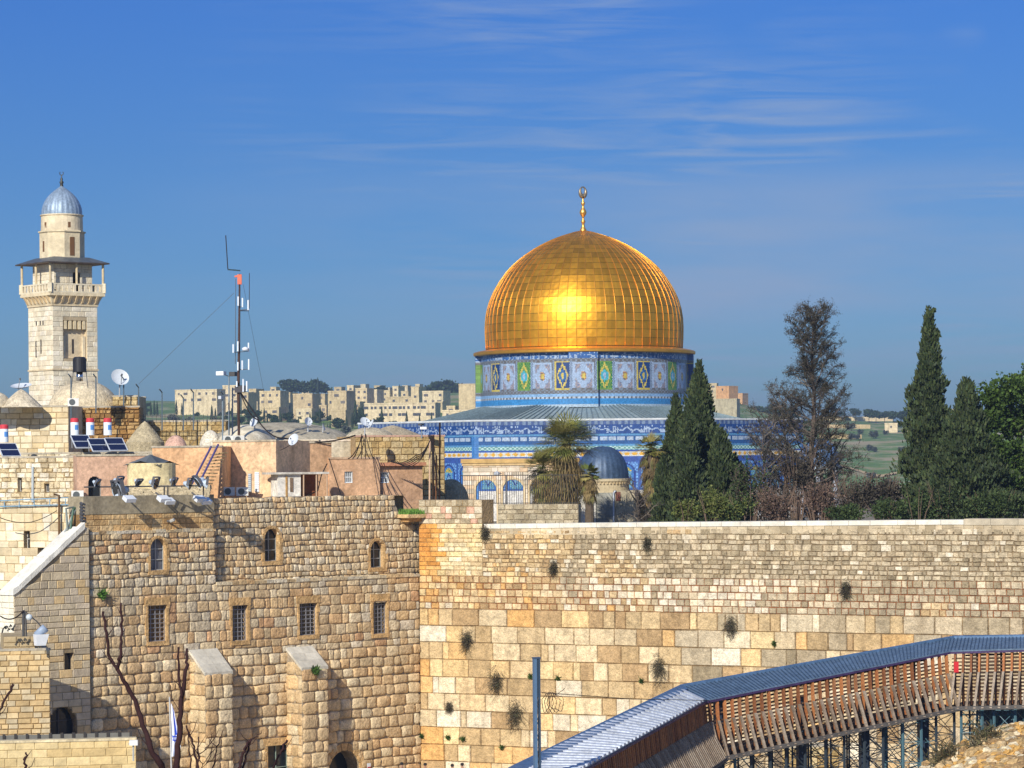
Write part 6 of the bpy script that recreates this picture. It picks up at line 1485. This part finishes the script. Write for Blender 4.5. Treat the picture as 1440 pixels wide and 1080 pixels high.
for i in range(len(Fp)-1):
    a,b=Fp[i],Fp[i+1]; d=b-a; L=d.length; dh=Vector((d.x,d.y,0)).normalized(); n_=Vector((dh.y,-dh.x,0))
    if (Bp[i]-Fp[i]).dot(n_)>0: n_=-n_
    n=int(L/.42); wdt=(Bp[i]-Fp[i]).length*.86
    for k in range(n):
        p=a.lerp(b,(k+.5)/n)-Vector((0,0,.18)); e=dh*.055
        def bar(p0,p1,w_,th,c,mb):
            q=(p1-p0).normalized(); s_=n_*th
            if abs(q.dot(n_))>.9: s_=Vector((0,0,th))
            mb.hexa([p0-dh*w_-s_,p0+dh*w_-s_,p0+dh*w_+s_,p0-dh*w_+s_,p1-dh*w_-s_,p1+dh*w_-s_,p1+dh*w_+s_,p1-dh*w_+s_],c)
        P=lambda o,z: p+n_*o+Vector((0,0,z))
        c1=rn.choice(og); c2=rn.choice(gy)
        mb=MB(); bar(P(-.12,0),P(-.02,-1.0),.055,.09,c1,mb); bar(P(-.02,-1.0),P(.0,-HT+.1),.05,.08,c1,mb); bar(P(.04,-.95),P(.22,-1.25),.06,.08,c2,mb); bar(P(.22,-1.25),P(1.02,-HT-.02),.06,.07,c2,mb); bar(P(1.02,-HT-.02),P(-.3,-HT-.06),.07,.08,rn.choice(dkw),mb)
        if ribn<99: mb.build('rib',M['wood'],br)
        else: mb.build('rib',M['wood'],br)
        ribn+=1
    # slatted screens on both sides: planks with gaps
    for (off,first_) in ((-.16,True),(-wdt,False)):
        mb=MB(); nz_=12
        m_=max(2,int(L/2.1))
        for q in range(nz_):
            z=-.42-q*(HT-.5)/nz_
            for j in range(m_):
                p0,p1=a.lerp(b,j/m_),a.lerp(b,(j+1)/m_); g=dh*.02
                if rn.random()<.06: continue
                t_=Vector((0,0,.038 if first_ else .045)); s_=n_*.015; o=n_*off+Vector((0,0,z)); p0=p0+o+g; p1=p1+o-g
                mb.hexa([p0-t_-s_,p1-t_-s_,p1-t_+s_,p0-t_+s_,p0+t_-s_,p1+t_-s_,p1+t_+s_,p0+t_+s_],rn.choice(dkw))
        mb.build('slat_screen',M['wood'],br)
    mb=MB(); z0,z1=Vector((0,0,-HT-.28)),Vector((0,0,-HT-.08)); A=lambda p,o,z: p+n_*o+z
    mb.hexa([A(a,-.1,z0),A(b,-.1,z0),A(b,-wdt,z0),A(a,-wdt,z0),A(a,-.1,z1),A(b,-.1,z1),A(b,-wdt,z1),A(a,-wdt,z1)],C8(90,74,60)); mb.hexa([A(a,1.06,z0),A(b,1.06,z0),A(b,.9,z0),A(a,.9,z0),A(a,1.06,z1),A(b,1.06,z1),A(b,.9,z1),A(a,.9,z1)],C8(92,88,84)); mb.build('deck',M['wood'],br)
    # far side posts
    mb=MB()
    for k in range(int(L/1.2)):
        p=a.lerp(b,(k+.5)/int(L/1.2))+n_*(-wdt-.06); mb.hexa([p+Vector((sx*.05,sy*.05,z)) for z in (-HT,-.0) for sx,sy in ((-1,-1),(1,-1),(1,1),(-1,1))],C8(100,62,40))
    mb.build('back_posts',M['wood'],br)
# steel scaffold towers beneath
stl=[C8(60,84,98),C8(78,112,124),C8(52,62,70)]
for i,ts in ((2,[.06,.2,.34,.5,.66,.82,.96]),(3,[.3,.75]),(4,[.2,.7]),(1,[.3,.6,.92])):
    a,b=Fp[i],Fp[i+1]; d=(b-a); dh=Vector((d.x,d.y,0)).normalized(); n_=Vector((dh.y,-dh.x,0)); 
    if (Bp[i]-Fp[i]).dot(n_)>0: n_=-n_
    for t in ts:
        mb=MB(); p=a.lerp(b,t); zt_=p.z-HT-.28; c=rn.choice(stl); cs=[]
        for du in (-.55,.55):
            for dn in (.3,-1.4,-3.0):
                q=p+dh*du+n_*dn; cs.append((q.x,q.y)); mb.tube([(q.x,q.y,GZ),(q.x,q.y,zt_)],.055 if dn<0 else .075,5,c)
        z=zt_-.1
        while z>GZ+1:
            z2=z-1.1
            for (x,y) in ((0,3),(1,4),(2,5),(0,2),(3,5)):
                A_,B_=cs[x],cs[y]; mb.tube([(A_[0],A_[1],z),(B_[0],B_[1],z)],.028,4,c); mb.tube([(A_[0],A_[1],z),(B_[0],B_[1],z2)],.022,4,c); mb.tube([(A_[0],A_[1],z2),(B_[0],B_[1],z)],.022,4,c)
            z=z2
        mb.build('scaffold_tower',M['paint'],br)
        if t+.12<1:
            q=a.lerp(b,min(.99,t+.07)); mb=MB(); zz=zt_-.3
            q2=a.lerp(b,min(1,t+.13))
            for s_ in range(4): mb.tube([q+Vector((0,0,-HT-.4-s_*1.1)),q2+Vector((0,0,-HT-.4-(s_+1)*1.1))],.03,4,c); mb.tube([p+Vector((0,0,-HT-.6-s_*1.1)),q2+Vector((0,0,-HT-.6-s_*1.1))],.03,4,c)
            mb.build('cross_brace',M['paint'],br)
# big braced columns
for (px,Y) in ((1012,151.5),(1128,153.5),(1216,154.5),(1300,156)):
    mb=MB(); p=at(px,1040,Y); f=Frame(Vector((p.x,Y,0)),(1,.3)); mb.box(f,-.22,.22,GZ,p.z+2.2,-.3,.1,C8(44,56,72)); mb.build('steel_column',M['paint'],br)
# small red extinguisher sign in the walkway
mb=MB(); p=at(1344,937,155.6); f=Frame(Vector((p.x,155.4,0)),(1,0)); mb.box(f,-.12,.12,p.z-.3,p.z+.25,-.1,0,C8(200,30,40)); mb.build('red_box',M['paint'],br)
# dark panel added as the walkway's shadow, teal frames to the right, rubble below
hf=aframe(1420,1010,163,-8); ho=MB(); u0,u1=hf.uv(1378,1000)[0],hf.uv(1620,1000)[0]; ho.box(hf,u0,u1,GZ,hf.uv(1420,995)[1],-.3,0,C8(62,66,74)); 
for k in range(9): ho.box(hf,lerp(u0,u1,k/8)-.05,lerp(u0,u1,k/8)+.05,GZ,hf.uv(1420,995)[1],0,.06,C8(50,52,58))
tag(ho.build('hoarding',M['paint']),'dark grey hoarding under the right end of the walkway','hoarding')
for j,(x0,x1,y0,y1) in enumerate([(1352,1380,1005,1048),(1401,1428,1006,1052),(1374,1380,1000,1048)]):
    mb=MB(); Y=159-j; 
    for x in (x0,x1): mb.tube([at(x,y1+6,Y),at(x,y0,Y)],.06,6,C8(70,130,140))
    for y in (y0,y0+13,y0+27,y1-4): mb.tube([at(x0,y,Y),at(x1,y,Y)],.045,5,C8(84,150,158))
    tag(mb.build('scaffold_frame',M['paint']),['teal scaffold frame left of the dark hoarding','teal ladder-like frame in front of the dark hoarding','narrow teal post at the left edge of the dark hoarding'][j],'frame')
def rock(mb,p,r,c,rnd_):
    i=len(mb.v); n=6; 
    for (zz,k) in ((-.8,.7),(-.2,1),(.45,.85),(.8,.4)):
        for j in range(n): a=2*math.pi*j/n+zz; mb.v.append((p[0]+r*k*math.cos(a)*rnd_.uniform(.8,1.2),p[1]+r*k*math.sin(a)*rnd_.uniform(.8,1.2),p[2]+r*zz*.75*rnd_.uniform(.8,1.2)))
    for q in range(3):
        for j in range(n): mb.face((i+q*n+j,i+q*n+(j+1)%n,i+(q+1)*n+(j+1)%n,i+(q+1)*n+j),c)
    mb.face([i+3*n+j for j in range(n)],c)
mb=MB(); MY_=147.0
def mound(px,Y): return interp(px,[(1180,1140),(1300,1100),(1322,1084),(1345,1074),(1360,1062),(1400,1047),(1425,1040),(1460,1042),(1600,1050)])+ (147-Y)*9
ng_=60; base=len(mb.v)
for r_ in range(8):
    for j in range(ng_+1):
        px=lerp(1180,1640,j/ng_); Y=150-r_*2.0; p=at(px,mound(px,Y),Y) ; p.z+=.35*noise.noise(p*.9); 
        if r_==0: p.z-=2.5
        mb.v.append(tuple(p))
for r_ in range(7):
    for j in range(ng_): mb.face((base+r_*(ng_+1)+j,base+(r_+1)*(ng_+1)+j,base+(r_+1)*(ng_+1)+j+1,base+r_*(ng_+1)+j+1),C8(150,120,84))
tag(mb.build('rubble_bank',M['stone']),kind='structure')
mb=MB()
for k in range(1500):
    px=rn.uniform(1290,1500); Y=rn.uniform(138,149); p=at(px,mound(px,Y),Y); p.z+=.3*noise.noise(p*.9)+.05; rock(mb,p,rn.uniform(.1,.4)*(1.5 if rn.random()<.1 else 1),jit(rn.choice([C8(206,180,136),C8(190,160,112),C8(214,170,100),C8(222,206,172),C8(170,140,100)]),.15,rn),rn)
tag(mb.build('rubble',M['stone']),'heap of broken tan stones in the bottom right corner','rubble',kind='stuff')
for (px,py,lb) in ((1388,1052,'dry brown grass clump on the rubble heap, right one'),(1336,1076,'dry brown grass clump on the left slope of the rubble heap')): tuft('dry_grass',at(px,py,147.5),1.0,1200,[(.16,.12,.06),(.12,.10,.05),(.10,.10,.04)],lb,'grass',up=.9,w=.03,ln=.5,seed=px)
# excavated stone remains under the walkway: dark old wall bits
wallbox('stone_wall',1100,1180,1050,1120,166,8,2,C8(170,150,120),'low pale ruined wall under the middle of the walkway','wall',m='stone',ms=dict(tanw,ch=.6,wm=.9),bot=GZ)
# ================================================================ blue steel pole with lattice
Yp=118; pl=empty('steel_pole',(at(755,1000,Yp).x,Yp,GZ),'slender blue steel lattice pole standing before the wall','pole')
f=Frame(Vector((at(755,1000,Yp).x,Yp,0)),(.96,.28)); zt_=at(755,926,Yp).z; mb=MB()
mb.box(f,-.13,-.02,GZ,zt_,-.12,.12,C8(84,112,140)); mb.box(f,.06,.12,GZ,zt_,-.12,.12,C8(50,70,90)); mb.box(f,-.02,.06,at(755,980,Yp).z,zt_,-.1,.1,C8(44,62,80))
z=GZ
while z<at(755,984,Yp).z:
    mb.tube([f.P(-.03,z,.08),f.P(.07,z+.32,.08)],.018,4,C8(50,68,86)); mb.tube([f.P(.07,z+.32,.08),f.P(-.03,z+.64,.08)],.018,4,C8(50,68,86)); z+=.64
mb.box(f,-.15,.14,zt_,zt_+.05,-.14,.14,C8(60,80,104)); mb.build('shaft',M['paint'],pl)
cable('cable',[at(762,974,Yp),at(790,976,120),at(890,983,128),at(997,985,150)],.02,(.05,.03,.03),'thin cable running from the steel pole towards the walkway roof')
mb=MB()
for k in range(5):
    c_=at(768+k*2.2,988,Yp-.1); mb.tube([c_+Vector((.16*math.sin(a)*(1+.1*k)+.05*k,0,.34*math.cos(a)+.08*math.sin(3*a+k))) for a in [R(20*q) for q in range(19)]],.013,4,(.04,.03,.03))
mb.tube([at(785,975,Yp),at(792,970,Yp),at(795,967,Yp)],.012,3,(.04,.03,.03)); mb.tube([at(778,980,Yp),at(790,985,Yp),at(786,995,Yp),at(793,991,Yp)],.01,3,(.04,.03,.03))
tag(mb.build('coiled_cable',M['bark']),'loops of spare dark cable hanging on the steel pole','cable')
# ================================================================ flag
Yf=100; fg=empty('flag',at(240,1085,Yf),'white flag with blue stripes and star hanging limp on a thin pole','flag')
mb=MB(); mb.tube([(at(239,0,Yf).x,Yf,GZ),at(238.3,980,Yf)],.025,6,C8(190,190,186)); mb.build('pole',M['paint'],fg)
fm=MB(smooth=True); nu_,nv_=24,40; P0=at(239,988,Yf); 
for i in range(nv_+1):
    v=i/nv_
    for j in range(nu_+1):
        u=j/nu_; w_=.10+.22*min(1,v*1.25)*(1 if v<.85 else 1-.55*(v-.85)/.15*u); x=P0.x+.03+u*w_; z=P0.z-v*1.78+u*.06-(u*(.32)*(1-v)); y=Yf+.07*math.sin(u*9+v*3)*(.3+v)
        fm.v.append((x,y,z))
blue=C8(40,80,200); wh=C8(232,236,246)
for i in range(nv_):
    for j in range(nu_):
        u=(j+.5)/nu_; v=(i+.5)/nv_; c=wh
        if (.52<u<.74 and v<.58) or (.8<u<.95 and v>.72): c=blue
        du,dv=(u-.50)/.40,(v-.66)/.085; t1=max(-dv,abs(du)*1.5+dv*.9-.2); 
        q1=max(-dv-.5,abs(du)*1.7+dv-1.0); q2=max(dv-.5,abs(du)*1.7-dv-1.0)
        if abs(q1)<.22 and q1<.1 or abs(q2)<.22 and q2<.1: c=blue
        fm.face((i*(nu_+1)+j,(i+1)*(nu_+1)+j,(i+1)*(nu_+1)+j+1,i*(nu_+1)+j+1),c)
fm.build('cloth',M['cloth'],fg)
# ================================================================ foreground bare branches
def btree(name,Y,lines,label,c=(.045,.022,.022)):
    x0=at(lines[0][0][0][0],1080,Y); t=empty(name,(x0.x,Y,x0.z-3),label,'tree'); r2=random.Random(int(Y)); k=Y/F
    tr=MB(smooth=True)
    for n,(pts,w0,w1) in enumerate(lines):
        P=[at(px,py,Y+r2.uniform(-.15,.15)) for px,py in pts]; Q=[]
        for a,b in zip(P,P[1:]):
            for q in range(6): Q.append(a.lerp(b,q/6)+Vector((r2.gauss(0,.012),r2.gauss(0,.012),0)))
        Q.append(P[-1]); m_=len(Q)
        rs=[lerp(w0,w1,q/(m_-1))*k*.4*r2.uniform(.85,1.2) for q in range(m_)]
        if pts[0][1]>=1078: Q.insert(0,Q[0]+Vector(((x0.x-Q[0].x)*.8,0,-2.6))); rs.insert(0,rs[0]*1.3)
        mb=MB(smooth=True); mb.tube(Q,rs,7,c)
        for q in range(3,m_-2,4):
            if r2.random()<.7:
                d=Vector((r2.choice([-1,1])*r2.uniform(.4,1),r2.uniform(-.4,.4),r2.uniform(.5,1.2)))*k*r2.uniform(8,26); e2=Q[q]+d*.5+Vector((r2.gauss(0,.02),0,0)); mb.tube([Q[q],e2,Q[q]+d+Vector((0,0,d.length*.25))],[.012,.009,.004],4,c)
        mb.build('branch',M['bark'],t)
    mb=MB(smooth=True); mb.tube([(x0.x,Y,GZ),(x0.x,Y,x0.z-2.4)],[.16,.09],8,c); mb.build('trunk',M['bark'],t)
btree('bare_tree',62,[([(232,1086),(213,1055),(190,985),(165,941)],11,7),([(165,941),(154,925),(150,890),(145,860)],6,4),([(165,941),(170,920),(171,885),(170,848)],6,4),([(247,1086),(252,1040),(256,985),(262,935),(263,912)],12,4),([(256,980),(251,950),(251,910)],5,3.5),([(262,1020),(272,1050),(279,1086)],3,5),([(264,1030),(266,1060),(270,1086)],2,3),([(279,1080),(279,1036)],4,2),([(213,1055),(212,1040)],3,2),([(280,1062),(292,1050),(300,1030)],2,1)],'leafless dark forked branches rising past the left barred window')
btree('bare_tree',66,[([(335,1086),(341,1062),(348,1045),(353,1040)],6,3),([(340,1086),(347,1058),(354,1040)],4,3),([(353,1041),(368,1030)],2,1),([(381,1086),(393,1060),(404,1041)],3.5,4),([(298,1086),(306,1050),(314,1026)],3,1.2),([(280,1082),(296,1060),(301,1035)],1.4,.8),([(283,1080),(312,1058)],1.3,.8)],'group of short leafless dark twigs at the bottom between the buttresses')
btree('bare_tree',58,[([(-8,1020),(4,990),(19,962)],4,4.5),([(35,1090),(35,1070),(36,1058)],5,3)],'short leafless twigs at the bottom left corner')
# ================================================================ people at the foot of the wall
def person(px,Y,label,coat,hat,turn=0):
    x=at(px,1078,Y).x; t=empty('person',(x,Y,GZ),label,'person','people at the foot of the great wall'); mb=MB()
    J=[(0,0,.98),(0,0,1.2),(0,0,1.42),(0,.0,1.53),(0,-.02,1.62),(0,-.01,1.72), (.1,0,.92),(.11,-.02,.5),(.11,0,.08),(.11,-.14,.03), (-.1,0,.92),(-.11,.05,.5),(-.11,.05,.08),(-.11,-.09,.03), (.19,0,1.4),(.25,.02,1.12),(.24,-.08,.86),(-.19,0,1.4),(-.25,.02,1.12),(-.24,-.08,.86)]
    E=[(0,1),(1,2),(2,3),(3,4),(4,5),(0,6),(6,7),(7,8),(8,9),(0,10),(10,11),(11,12),(12,13),(2,14),(14,15),(15,16),(2,17),(17,18),(18,19)]
    Rr=[.15,.15,.13,.06,.095,.07,.1,.07,.045,.04,.1,.07,.045,.04,.07,.05,.035,.07,.05,.035]
    for w_,s_ in ((16,1),(19,-1)):
        b=J[w_]
        for q in range(5):
            dx=(-.03+.015*q)*1.0 if q<4 else .045*-s_; L=.085-.008*abs(q-1.5) if q<4 else .05; i=len(J)
            J.append((b[0]+.01*s_,b[1]+dx,b[2]-.06 if q<4 else b[2]-.03)); J.append((b[0]+.012*s_,b[1]+dx*1.2-.01,b[2]-.06-L*.5)); J.append((b[0]-.005*s_,b[1]+dx*1.2-.02,b[2]-.06-L)); Rr+=[.012,.009,.008]; E+=[(w_,i),(i,i+1),(i+1,i+2)]
    me=bpy.data.meshes.new('body'); me.from_pydata(J,E,[]); o=bpy.data.objects.new('body',me); col.objects.link(o); o.parent=t
    m_=o.modifiers.new('skin','SKIN'); 
    for i,v in enumerate(me.skin_vertices[0].data): v.radius=(Rr[i],Rr[i])
    me.skin_vertices[0].data[0].use_root=True; o.modifiers.new('sub','SUBSURF').levels=1
    me.materials.append(M['skin']); t.rotation_euler=(0,0,turn)
    rz=Matrix.Rotation(turn,4,'Z')
    def loc(mb,name,c):
        o=mb.build(name,M['cloth']); o.parent=t
    mb=MB(smooth=True); mb.lathe((0,0,0),[(.24,.45),(.22,.7),(.19,1.0),(.21,1.3),(.2,1.42),(.09,1.5)],14,coat); mb.tube([(.2,0,1.42),(.26,.02,1.12),(.245,-.08,.9)],[.075,.065,.05],8,coat); mb.tube([(-.2,0,1.42),(-.26,.02,1.12),(-.245,-.08,.9)],[.075,.065,.05],8,coat); mb.tube([(.11,-.02,.5),(.11,0,.07)],[.09,.07],8,(.02,.02,.025)); mb.tube([(-.11,.05,.5),(-.11,.05,.07)],[.09,.07],8,(.02,.02,.025)); loc(mb,'clothes',coat)
    mb=MB(smooth=True); mb.lathe((0,0,1.70),[(.16,0),(.165,.01),(.105,.02),(.1,.11),(.06,.13),(.001,.13)] if hat!='hair' else [(.105,-.06),(.115,0),(.1,.06),(.05,.1),(.001,.105)],14,(.015,.013,.015)); loc(mb,'hat' if hat!='hair' else 'hair',coat)
    return t
mat('skin',(.42,.24,.16),.6,ns=3,na=.1)
person(565,187.5,'leftmost of the heads just showing above the bottom edge, dark hat',(.02,.02,.03),'hat',.3)
person(598,187.0,'head with dark hat above the bottom edge, second from the left',(.05,.05,.06),'hat',-.4)
person(636,186.6,'head with dark hair above the bottom edge, third from the left',(.10,.09,.12),'hair',2.8)
person(650,186.8,'rightmost of the heads just showing above the bottom edge, dark hat',(.02,.02,.02),'hat',3.3)
# small white and red sign beside the dark arch
mb=MB(); f=Frame(NF.P(0,0,.8),(NF.u.x,NF.u.y)); u,v=f.uv(519,1076); mb.box(f,u-.14,u+.14,v-.32,v+.12,-.03,.0,C8(226,228,232)); mb.box(f,u-.14,u+.14,v-.2,v-.1,.0,.006,C8(190,60,50)); mb.tube([f.P(u,GZ,-.05),f.P(u,v,-.05)],.02,5,C8(150,150,150)); tag(mb.build('sign',M['paint']),'small white sign with a red band right of the dark arched doorway','sign')
# ================================================================ haze in the air
hz=MB(); X0,X1,Y0,Y1,Z0,Z1=-3800,3800,-60,7100,-110,90
hz.hexa([(X0,Y0,Z0),(X1,Y0,Z0),(X1,Y1,Z0),(X0,Y1,Z0),(X0,Y0,Z1),(X1,Y0,Z1),(X1,Y1,Z1),(X0,Y1,Z1)])
m=bpy.data.materials.new('haze'); m.use_nodes=True; t=m.node_tree; t.nodes.clear(); pv=t.nodes.new('ShaderNodeVolumePrincipled'); pv.inputs['Color'].default_value=(.62,.76,.95,1); pv.inputs['Density'].default_value=.00019; pv.inputs['Anisotropy'].default_value=.3
oo=t.nodes.new('ShaderNodeOutputMaterial'); t.links.new(pv.outputs[0],oo.inputs['Volume'])
tag(hz.build('haze',m),kind='stuff'); scene.cycles.volume_bounces=0
